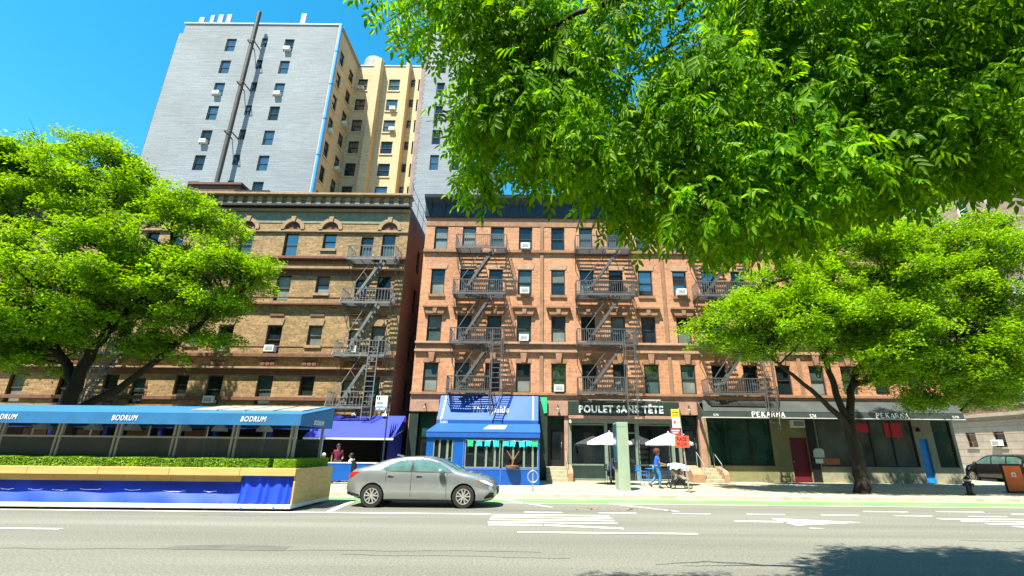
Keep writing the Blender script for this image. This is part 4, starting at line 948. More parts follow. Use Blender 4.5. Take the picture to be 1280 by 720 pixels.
# ------------------------------------------------------------------ kerb-side dining shed
sh = thing('dining_shed', (-13.5, 16, 0), 'long blue roofed outdoor dining shed with plastic panels and a blue fabric skirt', 'dining shed')
XL, XR = -24, -6.6
m = MB().box(XL, XR, 14.36, 14.5, .06, .17); m.box(XR - .14, XR, 14.5, 17.0, .06, .17); m.build('base_rail', 'awn_bar', sh, bevel=.01)
for k in range(12): MB().box(XL + 1.5 * k, XL + 1.5 * k + .1, 14.4, 14.5, .0, .058).build('foot', 'black', sh)
m = MB(); nx = 260; zs = [.17, .3, .46, .6, .74]; vs = []
for i in range(nx + 1):
    x = XL + (-8.05 - XL) * i / nx
    for j, z in enumerate(zs):
        y = 14.44 + .075 * j + .018 * math.sin(x * 2.1 + j * .8) + .012 * math.sin(x * 5.3 + 1.3 * j) - (.03 if j == 1 else 0)
        vs.append((x, y, z))
m.add(vs, [(i * 5 + j, (i + 1) * 5 + j, (i + 1) * 5 + j + 1, i * 5 + j + 1) for i in range(nx) for j in range(4)]); sk = m.build('fabric_skirt', 'skirt', sh, smooth=True, fixn=False)
rs_ = random.Random(4)
x = XL + .3
while x < -8.9:
    ln_ = rs_.uniform(.35, .62); z = .5 + rs_.uniform(-.02, .03); m = MB()
    m.tube([(x + ln_ * k / 6, 14.555, z - .03 * math.sin(PI * k / 6) * rs_.uniform(.5, 1.1)) for k in range(7)], .007, 5); m.build('wrinkle_highlight', 'letter', sh); x += ln_ + rs_.uniform(.12, .7)  # white tubes painting in the bright wrinkles of the fabric
for x in [XL + .9 + 1.32 * k for k in range(12)]:
    m = MB(); m.tube([(x, 14.43, .18), (x, 14.52, .3), (x + .01, 14.60, .46), (x, 14.70, .6), (x, 14.76, .73)], .006, 5); m.build('fabric_seam', 'navy_cloth', sh)
m = MB(); vs = []; n = 60
for i in range(n + 1):
    x = -8.1 + 1.42 * i / n
    for j, z in enumerate((.05, .45, .88)): vs.append((x, 14.50 + .05 * math.sin(i * .55 + 1.2 * math.sin(i * .23)) * (1 - .3 * j) - .10 * (2 - j) / 2, z))
m.add(vs, [(i * 3 + j, (i + 1) * 3 + j, (i + 1) * 3 + j + 1, i * 3 + j + 1) for i in range(n) for j in range(2)]); m.build('gathered_curtain', 'skirt', sh, smooth=True, fixn=False)
m = MB()
xs = [XL + 1.98 * k for k in range(9)] + [XR]
xs = [x for x in xs if x < XR - .3] + [XR]
for a, b in zip(xs[:-1], xs[1:]): m.box(a + .006, b - .006, 14.36, 15.05, .90, 1.10)
m.build('ledge', 'wood', sh, bevel=.006)
m = MB()
for k in range(int((-8.15 - XL) / .66)): m.box(XL + .66 * k + .004, XL + .66 * k + .655, 14.5, 15.0, .735, .897)
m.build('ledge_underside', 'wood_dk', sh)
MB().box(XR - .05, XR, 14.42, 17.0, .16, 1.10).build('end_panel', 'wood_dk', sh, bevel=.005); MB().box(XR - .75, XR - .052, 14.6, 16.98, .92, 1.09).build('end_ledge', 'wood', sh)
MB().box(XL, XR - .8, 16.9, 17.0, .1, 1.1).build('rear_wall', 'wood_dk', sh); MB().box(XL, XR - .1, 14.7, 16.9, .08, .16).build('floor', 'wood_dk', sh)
fx = [-7.1 - 1.735 * k for k in range(10)]
for x in fx:
    m = MB().box(x - .09, x - .03, 14.9, 14.98, 1.1, 2.36).box(x + .03, x + .09, 14.9, 14.98, 1.1, 2.36); m.build('post', 'frame_grey', sh)
for x in [-6.85 - 1.9 * k for k in range(8)]: MB().box(x - .04, x + .04, 16.34, 16.42, .17, 2.3).build('post', 'frame_grey', sh)
m = MB().box(XL, -7.0, 14.905, 14.975, 1.89, 1.94); m.build('rail', 'frame_grey', sh)
MB().box(XL, -7.0, 14.93, 14.945, 1.30, 1.885).build('plastic_panel', 'plexi', sh)
MB().box(XL, -6.9, 16.375, 16.385, 1.12, 1.9).build('plastic_panel', 'plexi', sh)
# roof: blue canvas, fascia all round
canvas('roof_canvas', [(XL, 14.22, 2.545), (XR, 14.22, 2.545), (XR, 16.45, 2.9), (XL, 16.45, 2.9)], 'shed_awn', sh)
MB().box(XL, XR, 14.18, 14.215, 2.25, 2.56).build('fascia', 'shed_awn', sh)
MB().prism([(14.22, 2.25), (14.22, 2.54), (16.45, 2.89), (16.45, 2.25)], XR - .03, XR, 'yz').build('end_fascia', 'shed_awn', sh)
MB().box(XL, XR, 16.45, 16.48, 2.25, 2.9).build('rear_fascia', 'shed_awn', sh)
for x in (-15.05, -11.62, -7.95): text('lettering', 'BODRUM', x, 14.172, 2.415, .72, .145, 'letter', sh, shear=.18, bold=.0, depth=.01, sp=1.15)
text('lettering', 'BODRUM', XR + .008, 15.4, 2.38, .7, .14, 'letter', sh, shear=.18, bold=.0, depth=.01, rz=90, sp=1.15)
m = MB()
for k, x in enumerate((-10.3, -9.45, -8.6, -7.7)):
    for y in (14.9, 15.65):
        z = 2.56 + (y - 14.22) * .158 + .02; m.add([(x, y, z), (x + .78, y, z), (x + .78, y + .68, z + .107), (x, y + .68, z + .107), (x, y, z + .03), (x + .78, y, z + .03), (x + .78, y + .68, z + .137), (x, y + .68, z + .137)], [(0, 3, 2, 1), (4, 5, 6, 7), (0, 1, 5, 4), (1, 2, 6, 5), (2, 3, 7, 6), (3, 0, 4, 7)])
m.build('roof_panel', 'greymetal', sh)
for x in (-19.5, -17.1, -15.35, -13.75, -12.55, -10.95, -9.8, -8.4):
    m = MB().lathe([(.02, 2.34), (.1, 2.33), (.22, 2.2), (.235, 2.12)], (x, 15.7, 0), 16); m.tube([(x, 15.7, 2.33), (x, 15.7, 2.75)], .012, 5)
    ground_origin(tag(m.build('pendant_lamp', 'lamp_glass', smooth=True), 'white dome pendant lamp hanging under the dining shed roof', 'lamp', 'pendant lamps in the dining shed'), (x, 15.7, 2.75))
for x in (-21, -18.6, -16.2, -13.8, -11.4, -9):
    m = MB().box(x - .5, x + .5, 15.7, 16.3, .86, .9); m.tube([(x, 16, .17), (x, 16, .86)], .04, 8); m.lathe([(.02, .2), (.28, .18), (.28, .162)], (x, 16, 0), 12)
    ground_origin(tag(m.build('dining_table', 'wood_dk'), 'small wooden dining table inside the dining shed', 'table', 'tables in the dining shed'), (x, 16, .17))
# boxwood hedge sections on the ledge
def hedge(x0, x1, y0, y1, z0, z1, seed):
    r = np.random.default_rng(seed)
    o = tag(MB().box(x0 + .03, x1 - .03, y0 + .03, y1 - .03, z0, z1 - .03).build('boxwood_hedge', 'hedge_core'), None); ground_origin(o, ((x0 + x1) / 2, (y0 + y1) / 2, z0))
    n = int(4200 * ((x1 - x0) * (z1 - z0) + (y1 - y0) * (z1 - z0) + (x1 - x0) * (y1 - y0)))
    P = np.stack([r.uniform(x0, x1, n), r.uniform(y0, y1, n), r.uniform(z0, z1, n)], 1)
    face = r.integers(0, 5, n); jit = r.uniform(-.012, .03, n)
    P[face == 0, 1] = y0 + jit[face == 0]; P[face == 1, 2] = z1 - jit[face == 1]; P[face == 2, 2] = z1 - jit[face == 2]; P[face == 3, 0] = x0 + jit[face == 3]; P[face == 4, 0] = x1 - jit[face == 4]
    return o, P, r
def leaf_quads(P, L, W, r, flat=.5):
    """one folded diamond leaf per point, random direction"""
    n = len(P); d = r.normal(size=(n, 3)); d[:, 2] *= flat; d /= np.linalg.norm(d, axis=1)[:, None]
    u = r.normal(size=(n, 3)); s = np.cross(d, u); s /= np.linalg.norm(s, axis=1)[:, None] + 1e-9
    Ln = (L * r.uniform(.7, 1.3, n))[:, None]; Wn = (W * r.uniform(.7, 1.3, n))[:, None]
    V = np.stack([P - d * Ln / 2, P + s * Wn / 2, P + d * Ln / 2, P - s * Wn / 2], 1).reshape(-1, 3)
    return V, np.arange(4 * n).reshape(-1, 4)
x = -23.9; k = 0
while x < -7.6:
    wd = random.choice([.62, .64, .6, .66]); x2 = min(x + wd, -7.45)
    o, P, r = hedge(x, x2 - .015, 14.52 + .02 * (k % 2), 14.95, 1.1, 1.335 + .01 * (k % 3), k); V, Fq = leaf_quads(P, .035, .022, r, 1); np_mesh('foliage', V, Fq, 'leaf_hedge', o)
    tag(o, 'clipped green boxwood hedge section in the row along the front ledge of the dining shed', 'hedge', 'boxwood hedge sections on the shed ledge'); x = x2; k += 1
o, P, r = hedge(-7.35, -6.72, 14.55, 16.85, 1.1, 1.34, 99); V, Fq = leaf_quads(P, .035, .022, r, 1); np_mesh('foliage', V, Fq, 'leaf_hedge', o)
tag(o, 'clipped green boxwood hedge running back along the right end of the dining shed', 'hedge', 'boxwood hedge sections on the shed ledge')
# ------------------------------------------------------------------ cars
class CarShape:
    LOW = [(0, 0), (.78, 0), (.93, .07), (.985, .3), (1.0, .58), (.985, .86), (.955, 1.0)]
    HOOD = [(.985, .18), (.95, .42), (.89, .64), (.79, .82), (.62, .93), (.34, .99), (0, 1)]
    CAB = [(.985, .08), (.945, .36), (.885, .66), (.82, .86), (.70, .957), (.4, .995), (0, 1)]
    def __init__(s, w, bot, belt, top): s.w, s.bot, s.belt, s.top = [np.array(a).T for a in (w, bot, belt, top)]
    def at(s, x):
        return [float(np.interp(x, a[0], a[1])) for a in (s.w, s.bot, s.belt, s.top)]
    def half(s, x):
        w, b, bl, t = s.at(x); k = min(1, max(0, (t - bl - .1) / .25))
        P = [(w * f, b + (bl - b) * g) for f, g in s.LOW]
        P += [(.955 * w * (h[0] * (1 - k) + c[0] * k), bl + (t - bl) * (h[1] * (1 - k) + c[1] * k)) for h, c in zip(s.HOOD, s.CAB)]
        return P
    def y(s, x, z):
        P = s.half(x)[1:]; zs = [p[1] for p in P]; return float(np.interp(z, zs, [p[0] for p in P]))
    def zt(s, x, y):
        P = s.half(x)[6:][::-1]; return float(np.interp(abs(y), [p[0] for p in P], [p[1] for p in P]))
    def shell(s, n=74):
        x0, x1 = s.w[0][0], s.w[0][-1]; xs = np.linspace(x0, x1, n); m = MB(); k = None; vs = []
        H = np.array([s.half(x) for x in xs])
        for _ in range(2): H[1:-1] = .25 * H[:-2] + .5 * H[1:-1] + .25 * H[2:]
        for x, P in zip(xs, H):
            ring = [(x, -p[0], p[1]) for p in P] + [(x, p[0], p[1]) for p in P[-2:0:-1]]
            k = len(ring); vs += ring
        m.add(vs, [(i * k + j, i * k + (j + 1) % k, (i + 1) * k + (j + 1) % k, (i + 1) * k + j) for i in range(n - 1) for j in range(k)] + [tuple(range(k)), tuple(range((n - 1) * k, n * k))[::-1]])
        return m
    def side(s, x0, x1, zlo, zhi, off=.006, nx=24, nz=6, sd=-1, m=None):
        m = m or MB(); vs = []
        f = lambda q, x: q(x) if callable(q) else q
        for i in range(nx + 1):
            x = x0 + (x1 - x0) * i / nx; a, b = f(zlo, x), f(zhi, x)
            for j in range(nz + 1):
                z = a + (b - a) * j / nz; vs.append((x, sd * (s.y(x, z) + off), z))
        k = nz + 1
        return m.add(vs, [(i * k + j, (i + 1) * k + j, (i + 1) * k + j + 1, i * k + j + 1) for i in range(nx) for j in range(nz)])
    def topp(s, x0, x1, yw, off=.006, nx=14, ny=12):
        m = MB(); vs = []
        for i in range(nx + 1):
            x = x0 + (x1 - x0) * i / nx; w = yw(x)
            for j in range(ny + 1): y = -w + 2 * w * j / ny; vs.append((x, y, s.zt(x, y) + off))
        k = ny + 1
        return m.add(vs, [(i * k + j, (i + 1) * k + j, (i + 1) * k + j + 1, i * k + j + 1) for i in range(nx) for j in range(ny)])
def lin(*pts):
    xs = [p[0] for p in pts]; zs = [p[1] for p in pts]
    return lambda x: float(np.interp(x, xs, zs))
def put(mb, name, mats, t, M4, **kw): return mb.xform(M4).build(name, mats, t, **kw)
def boolean_cut(o, cutter_mb):
    me = bpy.data.meshes.new('cut'); me.from_pydata(cutter_mb.v, [], cutter_mb.f); bm = bmesh.new(); bm.from_mesh(me); bmesh.ops.recalc_face_normals(bm, faces=bm.faces); bm.to_mesh(me); bm.free()
    c = bpy.data.objects.new('cut', me); COL.objects.link(c); c.parent = o.parent
    md = o.modifiers.new('b', 'BOOLEAN'); md.object = c; md.operation = 'DIFFERENCE'; md.solver = 'EXACT'
    dg = bpy.context.evaluated_depsgraph_get(); dg.update()
    nm = bpy.data.meshes.new_from_object(o.evaluated_get(dg)); old = o.data
    o.modifiers.clear(); o.data = nm; bpy.data.objects.remove(c)
    nm.polygons.foreach_set('use_smooth', [True] * len(nm.polygons)); nm.set_sharp_from_angle(angle=R(32)); nm.update()
def wheel(t, M4, x, sd, yface, r, spokes=5, rim='alloy'):
    y = sd * yface
    tm = MB().lathe([(r * .66, y - sd * .20), (r * .93, y - sd * .20), (r, y - sd * .17), (r, y - sd * .03), (r * .95, y), (r * .70, y + sd * .004), (r * .66, y - sd * .03)], (x, 0, r), 40, 'y')
    w = put(tm, 'wheel', 'tyre', t, M4, smooth=True, sharp=50)
    d = MB().lathe([(r * .67, y - sd * .025), (r * .62, y - sd * .012), (r * .60, y - sd * .05), (.01, y - sd * .06)], (x, 0, r), 32, 'y'); put(d, 'rim_well', 'car_black', w, M4)
    s = MB()
    s.lathe([(r * .675, y - sd * .02), (r * .665, y + sd * .008), (r * .60, y + sd * .002), (r * .59, y - sd * .03)], (x, 0, r), 36, 'y')
    for k in range(spokes):
        for e in (-.15, .15):
            a = 2 * PI * k / spokes + .3; b = a + e * 1.9; c0 = Vector((x + r * .14 * math.cos(a + e), y - sd * .012, r + r * .14 * math.sin(a + e))); c1 = Vector((x + r * .63 * math.cos(b), y - sd * .008, r + r * .63 * math.sin(b)))
            s.bar(c0, c1, r * .115, .03, up=(0, 1, 0))
    s.lathe([(.001, y + sd * .004), (r * .13, y + sd * .002), (r * .17, y - sd * .03)], (x, 0, r), 16, 'y')
    put(s, 'rim', rim, w, M4)
    return w
def sedan(loc, rz, label):
    t = thing('parked_car', loc, label, 'car'); M4 = Matrix.Translation(loc) @ Matrix.Rotation(rz, 4, 'Z')
    S = CarShape([(-2.27, .60), (-2.2, .72), (-2.05, .80), (-1.8, .865), (-1.4, .90), (-.5, .91), (.8, .91), (1.4, .90), (1.75, .865), (2.0, .79), (2.15, .68), (2.24, .54), (2.27, .46)],
                 [(-2.27, .46), (-2.2, .32), (-1.9, .23), (-1.0, .18), (1.0, .17), (1.8, .17), (2.15, .2), (2.27, .34)],
                 [(-2.27, .60), (-2.21, .84), (-2.1, .98), (-1.8, 1.03), (-1.0, 1.015), (0, .995), (1.0, .975), (1.5, .90), (1.9, .79), (2.15, .66), (2.27, .50)],
                 [(-2.27, .62), (-2.22, .90), (-2.12, 1.07), (-1.85, 1.115), (-1.6, 1.175), (-1.3, 1.28), (-1.0, 1.365), (-.6, 1.43), (-.1, 1.45), (.2, 1.425), (.5, 1.345), (.85, 1.195), (1.15, 1.045), (1.35, .995), (1.6, .945), (1.9, .86), (2.12, .75), (2.22, .65), (2.27, .54)])
    body = put(S.shell(), 'body', 'car_paint', t, Matrix.Identity(4) if False else M4, smooth=True, sharp=60)
    wx = (-1.41, 1.31); r = .325
    c = MB()
    for x in wx:
        for sd in (-1, 1): c.lathe([(.001, sd * .60), (.368, sd * .60), (.368, sd * 1.2), (.001, sd * 1.2)], (x, 0, .325), 40, 'y')
    c.v = [tuple((M4 @ Vector(p)) - origin(t)) for p in c.v]
    boolean_cut(body, c)
    for x in wx:
        for sd in (-1, 1): put(MB().lathe([(.001, sd * .61), (.36, sd * .61), (.362, sd * .78)], (x, 0, .325), 28, 'y'), 'wheel_well', 'car_black', t, M4)
    for x in wx:
        for sd in (-1, 1): wheel(t, M4, x, sd, .875, r)
    wl = lin((-1.13, 1.07), (-.95, 1.035), (-.4, 1.02), (.3, 1.01), (.95, 1.0)); wh = lin((-1.13, 1.10), (-.95, 1.21), (-.7, 1.31), (-.35, 1.365), (0, 1.375), (.25, 1.345), (.5, 1.265), (.75, 1.135), (.95, 1.02))
    for sd in (-1, 1):
        for a, b in ((-1.13, -.30), (-.22, .95)):
            g = put(S.side(a, b, wl, wh, .007, 26, 6, sd), 'window', 'car_glass', t, M4, smooth=True, fixn=False)
        put(S.side(-.30, -.22, wl, wh, .006, 4, 6, sd), 'door_pillar', 'car_black', t, M4, fixn=False)
        tr = S.side(-1.2, 1.02, lambda x: wl(x) - .02 if x > -1.1 else wl(x) - .01, lambda x: wl(x), .009, 26, 1, sd); put(tr, 'window_trim', 'car_black', t, M4, fixn=False)
        for nm_, xa, xb in (('door_seam', -.27, -.258), ('door_seam', -1.03, -1.02), ('door_seam', .79, .80)):
            put(S.side(xa, xb, .30 if xa > -1 else .72, wl((xa + xb) / 2) - .03, .003, 1, 8, sd), nm_, 'car_black', t, M4, fixn=False)
        put(S.side(-.98, .9, .205, .245, .008, 20, 1, sd), 'sill_trim', 'car_black', t, M4, fixn=False)
        for x in (-.98, -.12):
            h = S.side(x - .01, x + .17, .895, .935, .035, 6, 2, sd); k = MB(); k.v = h.v; k.f = h.f
            put(h, 'door_handle', 'car_paint', t, M4, fixn=False); put(S.side(x + .01, x + .11, .888, .93, .004, 6, 2, sd), 'handle_recess', 'car_black', t, M4, fixn=False)
        mr = MB().sphere((.62, sd * 1.0, 1.03), .12, 14, 8, (.8, .85, .62)); mr.bar((.70, sd * .86, 1.0), (.64, sd * .98, 1.01), .05, .04); put(mr, 'wing_mirror', 'car_paint', t, M4, smooth=True)
        put(S.side(-2.19, -1.86, lin((-2.19, .80), (-1.86, .97)), lin((-2.19, .965), (-1.86, .995)), .008, 12, 4, sd), 'tail_light', 'redlamp', t, M4, fixn=False)
        put(S.side(1.72, 2.16, lin((1.72, .785), (2.0, .665), (2.16, .60)), lin((1.72, .80), (1.95, .765), (2.16, .665)), .008, 14, 4, sd), 'headlight', 'headlamp', t, M4, fixn=False)
        put(S.side(1.66, 1.78, lin((1.66, .79), (1.78, .755)), lin((1.66, .80), (1.78, .80)), .010, 5, 3, sd), 'side_marker', 'amber', t, M4, fixn=False)
        put(S.side(1.93, 2.2, lin((1.93, .25), (2.2, .30)), lin((1.93, .30), (2.1, .44), (2.2, .42)), .006, 10, 4, sd), 'bumper_intake', 'car_black', t, M4, fixn=False)
        put(S.side(-2.2, -1.80, lin((-2.2, .34), (-1.8, .25)), lin((-2.2, .43), (-1.8, .36)), .006, 10, 3, sd), 'bumper_lower', 'car_black', t, M4, fixn=False)
    put(S.topp(.36, 1.12, lin((.36, .56), (1.12, .74))), 'windscreen', 'car_glass', t, M4, smooth=True, fixn=False)
    put(S.topp(-1.72, -.92, lin((-1.72, .62), (-.92, .55))), 'rear_window', 'car_glass', t, M4, smooth=True, fixn=False)
    gr = MB()
    gr.box(2.262, 2.30, -.36, .36, .36, .56); put(gr, 'grille', 'car_black', t, M4, bevel=.01)
    put(MB().bar((-.75, 0, 1.42), (-.98, 0, 1.47), .03, .05), 'roof_aerial', 'car_paint', t, M4)
    put(MB().box(-2.285, -2.26, -.25, .25, .60, .72), 'number_plate', 'white', t, M4)
    return t
sedan((-3.35, 16.32, 0), 0, 'grey blue four door saloon car parked in the street before the blue café')
def suv(loc, rz, label):
    t = thing('parked_suv', loc, label, 'car'); M4 = Matrix.Translation(loc) @ Matrix.Rotation(rz, 4, 'Z')
    S = CarShape([(-2.3, .70), (-2.22, .82), (-2.0, .90), (-1.4, .94), (0, .95), (1.4, .94), (1.9, .88), (2.15, .76), (2.3, .6)],
                 [(-2.3, .48), (-2.1, .32), (-1.4, .25), (1.6, .25), (2.1, .3), (2.3, .42)],
                 [(-2.3, .9), (-2.2, 1.08), (-1.5, 1.12), (0, 1.1), (1.1, 1.08), (1.6, 1.02), (2.1, .88), (2.3, .66)],
                 [(-2.3, .95), (-2.24, 1.2), (-2.0, 1.5), (-1.75, 1.62), (-1.2, 1.68), (0, 1.68), (.4, 1.62), (.8, 1.45), (1.2, 1.2), (1.4, 1.13), (1.9, 1.02), (2.2, .86), (2.3, .7)])
    body = put(S.shell(60), 'body', 'suv_paint', t, M4, smooth=True, sharp=60)
    c = MB()
    for x in (-1.4, 1.4):
        for sd in (-1, 1): c.lathe([(.001, sd * .6), (.42, sd * .6), (.42, sd * 1.2), (.001, sd * 1.2)], (x, 0, .37), 32, 'y')
    c.v = [tuple((M4 @ Vector(p)) - origin(t)) for p in c.v]; boolean_cut(body, c)
    for x in (-1.4, 1.4):
        for sd in (-1, 1): wheel(t, M4, x, sd, .91, .36)
    wl = lin((-1.9, 1.15), (1.0, 1.12)); wh = lin((-1.9, 1.4), (-1.6, 1.53), (0, 1.56), (.3, 1.5), (.7, 1.34), (1.0, 1.16))
    for sd in (-1, 1):
        for a, b in ((-1.9, -1.05), (-.97, -.1), (-.02, 1.0)): put(S.side(a, b, wl, wh, .007, 14, 5, sd), 'window', 'car_glass', t, M4, fixn=False, smooth=True)
        put(S.side(-2.24, -2.0, 1.0, 1.2, .008, 6, 4, sd), 'tail_light', 'redlamp', t, M4, fixn=False)
        put(S.side(1.8, 2.2, .82, lin((1.8, .98), (2.2, .88)), .008, 6, 4, sd), 'headlight', 'headlamp', t, M4, fixn=False)
        for x in (-.8, .15): put(S.side(x, x + .2, 1.0, 1.04, .035, 4, 2, sd), 'door_handle', 'suv_paint', t, M4, fixn=False)
        mr = MB().sphere((.9, sd * 1.05, 1.16), .13, 12, 8, (.7, .9, .7)); mr.bar((.95, sd * .9, 1.1), (.92, sd * 1.0, 1.13), .05); put(mr, 'wing_mirror', 'suv_paint', t, M4, smooth=True)
    put(S.topp(.35, 1.2, lin((.35, .6), (1.2, .78))), 'windscreen', 'car_glass', t, M4, smooth=True, fixn=False)
    put(S.topp(-2.24, -1.8, lin((-2.24, .68), (-1.8, .6))), 'rear_window', 'glass_sky', t, M4, smooth=True, fixn=False)
    put(MB().box(-2.32, -2.29, -.26, .26, .7, .82), 'number_plate', 'white', t, M4)
    return t
suv((28.35, 30.55, .0), R(90), 'glossy black sport utility car parked in the side street beyond the bakery corner')

# ------------------------------------------------------------------ people
def skin(name, verts, edges, mat, parent, lvl=1, extra=None):
    me = bpy.data.meshes.new(name); o0 = origin(parent)
    me.from_pydata([tuple(Vector(v[:3]) - o0) for v in verts], edges, [])
    o = bpy.data.objects.new(name, me); COL.objects.link(o)
    o.modifiers.new('s', 'SKIN'); sv = me.skin_vertices[0].data
    for i, v in enumerate(verts): sv[i].radius = (v[3], v[3]); sv[i].use_root = (i == 0)
    sb = o.modifiers.new('u', 'SUBSURF'); sb.levels = lvl; sb.render_levels = lvl
    dg = bpy.context.evaluated_depsgraph_get(); dg.update(); nm_ = bpy.data.meshes.new_from_object(o.evaluated_get(dg)); bpy.data.objects.remove(o)
    if extra and extra.v:
        bm = bmesh.new(); bm.from_mesh(nm_); vv = [bm.verts.new(Vector(p) - o0) for p in extra.v]
        for f in extra.f: bm.faces.new([vv[i] for i in f])
        bm.to_mesh(nm_); bm.free()
    nm_.polygons.foreach_set('use_smooth', [True] * len(nm_.polygons)); nm_.materials.clear()
    return link_mesh(name, nm_, mat, parent)
def person(loc, rz, label, J, skinm, hairm, top, legs, shoe, afro=False, cuff=.75):
    """J: joints in metres, figure facing +x; one continuous skinned body, clothes as shells over it"""
    t = thing('person', loc, label, 'person')
    V = lambda k: Vector(J[k])
    names = ['pelvis', 'waist', 'chest', 'neck', 'chin', 'head', 'crown']
    rad = dict(pelvis=.125, waist=.10, chest=.12, neck=.05, chin=.062, head=.088, crown=.07, sh=.055, el=.040, wr=.028, ha=.034, hip=.085, kn=.056, an=.038, to=.032)
    vs = []; idx = {}
    def addv(k, r): idx[k] = len(vs); vs.append((*J[k], r))
    for k in names: addv(k, rad[k])
    ed = [(idx[a], idx[b]) for a, b in zip(names, names[1:])]
    for s in 'LR':
        for k in ('sh', 'el', 'wr', 'ha', 'hip', 'kn', 'an', 'to'): addv(k + s, rad[k])
        for a, b in (('chest', 'sh' + s), ('sh' + s, 'el' + s), ('el' + s, 'wr' + s), ('wr' + s, 'ha' + s), ('pelvis', 'hip' + s), ('hip' + s, 'kn' + s), ('kn' + s, 'an' + s), ('an' + s, 'to' + s)): ed.append((idx[a], idx[b]))
    ex = MB(); h = V('head')
    ex.sphere((h.x + .088, h.y, h.z - .015), .02, 8, 6, (1, .8, 1.3))
    for s in (-1, 1): ex.sphere((h.x - .005, h.y + s * .085, h.z - .01), .026, 8, 6, (.8, .5, 1.3))
    for s in 'LR':                                                # five curled fingers on each hand
        d = (V('ha' + s) - V('wr' + s)).normalized(); sdv = d.cross(Vector((0, 0, 1))); sdv = sdv.normalized() if sdv.length > .1 else Vector((0, 1, 0)); dn = sdv.cross(d).normalized()
        for k, (off, ln_) in enumerate(((-.027, .062), (-.009, .072), (.010, .068), (.027, .052))):
            a = V('ha' + s) + sdv * off + d * .02; b = a + d * ln_ * .55 - dn * .012; c = b + d * ln_ * .3 - dn * .035; ex.tube([a, b, c], [.010, .009, .007], 6)
        a = V('ha' + s) - sdv * .03 - d * .02; ex.tube([a, a - sdv * .025 + d * .03 - dn * .01, a - sdv * .015 + d * .055 - dn * .02], [.011, .010, .008], 6)
    skin('body', vs, ed, skinm, t, 2, ex)
    ey = MB()
    for s in (-1, 1): ey.sphere((h.x + .078, h.y + s * .032, h.z + .012), .012, 8, 6)
    ey.build('eyes', 'black', t); MB().sphere((h.x + .082, h.y, h.z - .052), .02, 8, 5, (.35, 1, .35)).build('mouth', 'maroon_cloth', t)
    hr = MB()
    if afro:
        for k in range(70):
            a, b = random.uniform(0, 2 * PI), random.uniform(-.35, 1); q = math.sqrt(1 - b * b); p = Vector((q * math.cos(a), q * math.sin(a), b))
            if p.x > .55 and p.z < .45: continue
            hr.sphere((h.x - .025 + p.x * .105, h.y + p.y * .11, h.z + .035 + p.z * .105), random.uniform(.04, .058), 8, 6)
    else:
        hr.sphere((h.x - .018, h.y, h.z + .03), .108, 14, 10, (.98, .95, .98)); hr.sphere((h.x - .05, h.y, h.z - .03), .08, 10, 8, (.7, 1, 1.1))
    hr.build('hair', hairm, t, smooth=True)
    # shirt
    W = dict(pelvis=.14, waist=.122, chest=.142, neck=.062, sh=.078, el=.056)
    k2 = []; id2 = {}
    def a2(k, p, r): id2[k] = len(k2); k2.append((*p, r))
    a2('waist', V('waist'), W['waist']); a2('pelvis', V('pelvis') + Vector((0, 0, .03)), W['pelvis']); a2('chest', V('chest'), W['chest']); a2('neck', V('neck') - Vector((0, 0, .02)), W['neck'])
    e2 = [(0, 1), (0, 2), (2, 3)]
    for s in 'LR':
        a2('sh' + s, V('sh' + s), W['sh']); a2('el' + s, V('sh' + s).lerp(V('el' + s), .72), W['el']); e2 += [(id2['chest'], id2['sh' + s]), (id2['sh' + s], id2['el' + s])]
    skin('shirt', k2, e2, top, t, 2)
    k3 = [(*V('pelvis'), .145)]; e3 = []
    for s in 'LR':
        n = len(k3); k3 += [(*V('hip' + s), .102), (*V('kn' + s), .07), (*V('kn' + s).lerp(V('an' + s), cuff), .056)]; e3 += [(0, n), (n, n + 1), (n + 1, n + 2)]
    skin('trousers', k3, e3, legs, t, 2)
    for s in 'LR':
        a, b = V('an' + s), V('to' + s); d = (b - a).normalized(); sh_ = [(*(a - d * .05), .045), (*(a.lerp(b, .5)), .045), (*(b + d * .03), .036)]
        skin('shoe', sh_, [(0, 1), (1, 2)], shoe, t, 2)
    t.rotation_euler.z = rz
    return t
def J_at(loc, j): return {k: (v[0] + loc[0], v[1] + loc[1], v[2] + loc[2]) for k, v in j.items()}
def place_person(loc, rz, label, j, **kw):
    # joints are in world coordinates while building; the Empty's rotation is applied afterwards
    return person(loc, rz, label, J_at(loc, j), **kw)
WALK = dict(pelvis=(0, 0, .84), waist=(.02, 0, 1.0), chest=(.045, 0, 1.18), neck=(.06, 0, 1.32), chin=(.085, 0, 1.37), head=(.09, 0, 1.455), crown=(.085, 0, 1.52),
 shL=(.045, .15, 1.25), elL=(.10, .20, 1.02), wrL=(.33, .18, .97), haL=(.40, .18, .965), shR=(.045, -.15, 1.25), elR=(.10, -.20, 1.02), wrR=(.33, -.18, .97), haR=(.40, -.18, .965),
 hipL=(0, .08, .80), knL=(-.03, .09, .44), anL=(-.30, .09, .17), toL=(-.22, .09, .06), hipR=(0, -.08, .80), knR=(.12, -.09, .45), anR=(.06, -.09, .085), toR=(.20, -.10, .035))
place_person((5.36, 22.1, .15), 0, 'woman with curly brown hair in blue top and jeans walking behind a pram', WALK, skinm='skin_brown', hairm='hair_brown', top='shirt_blue', legs='jeans', shoe='shoe', afro=True)
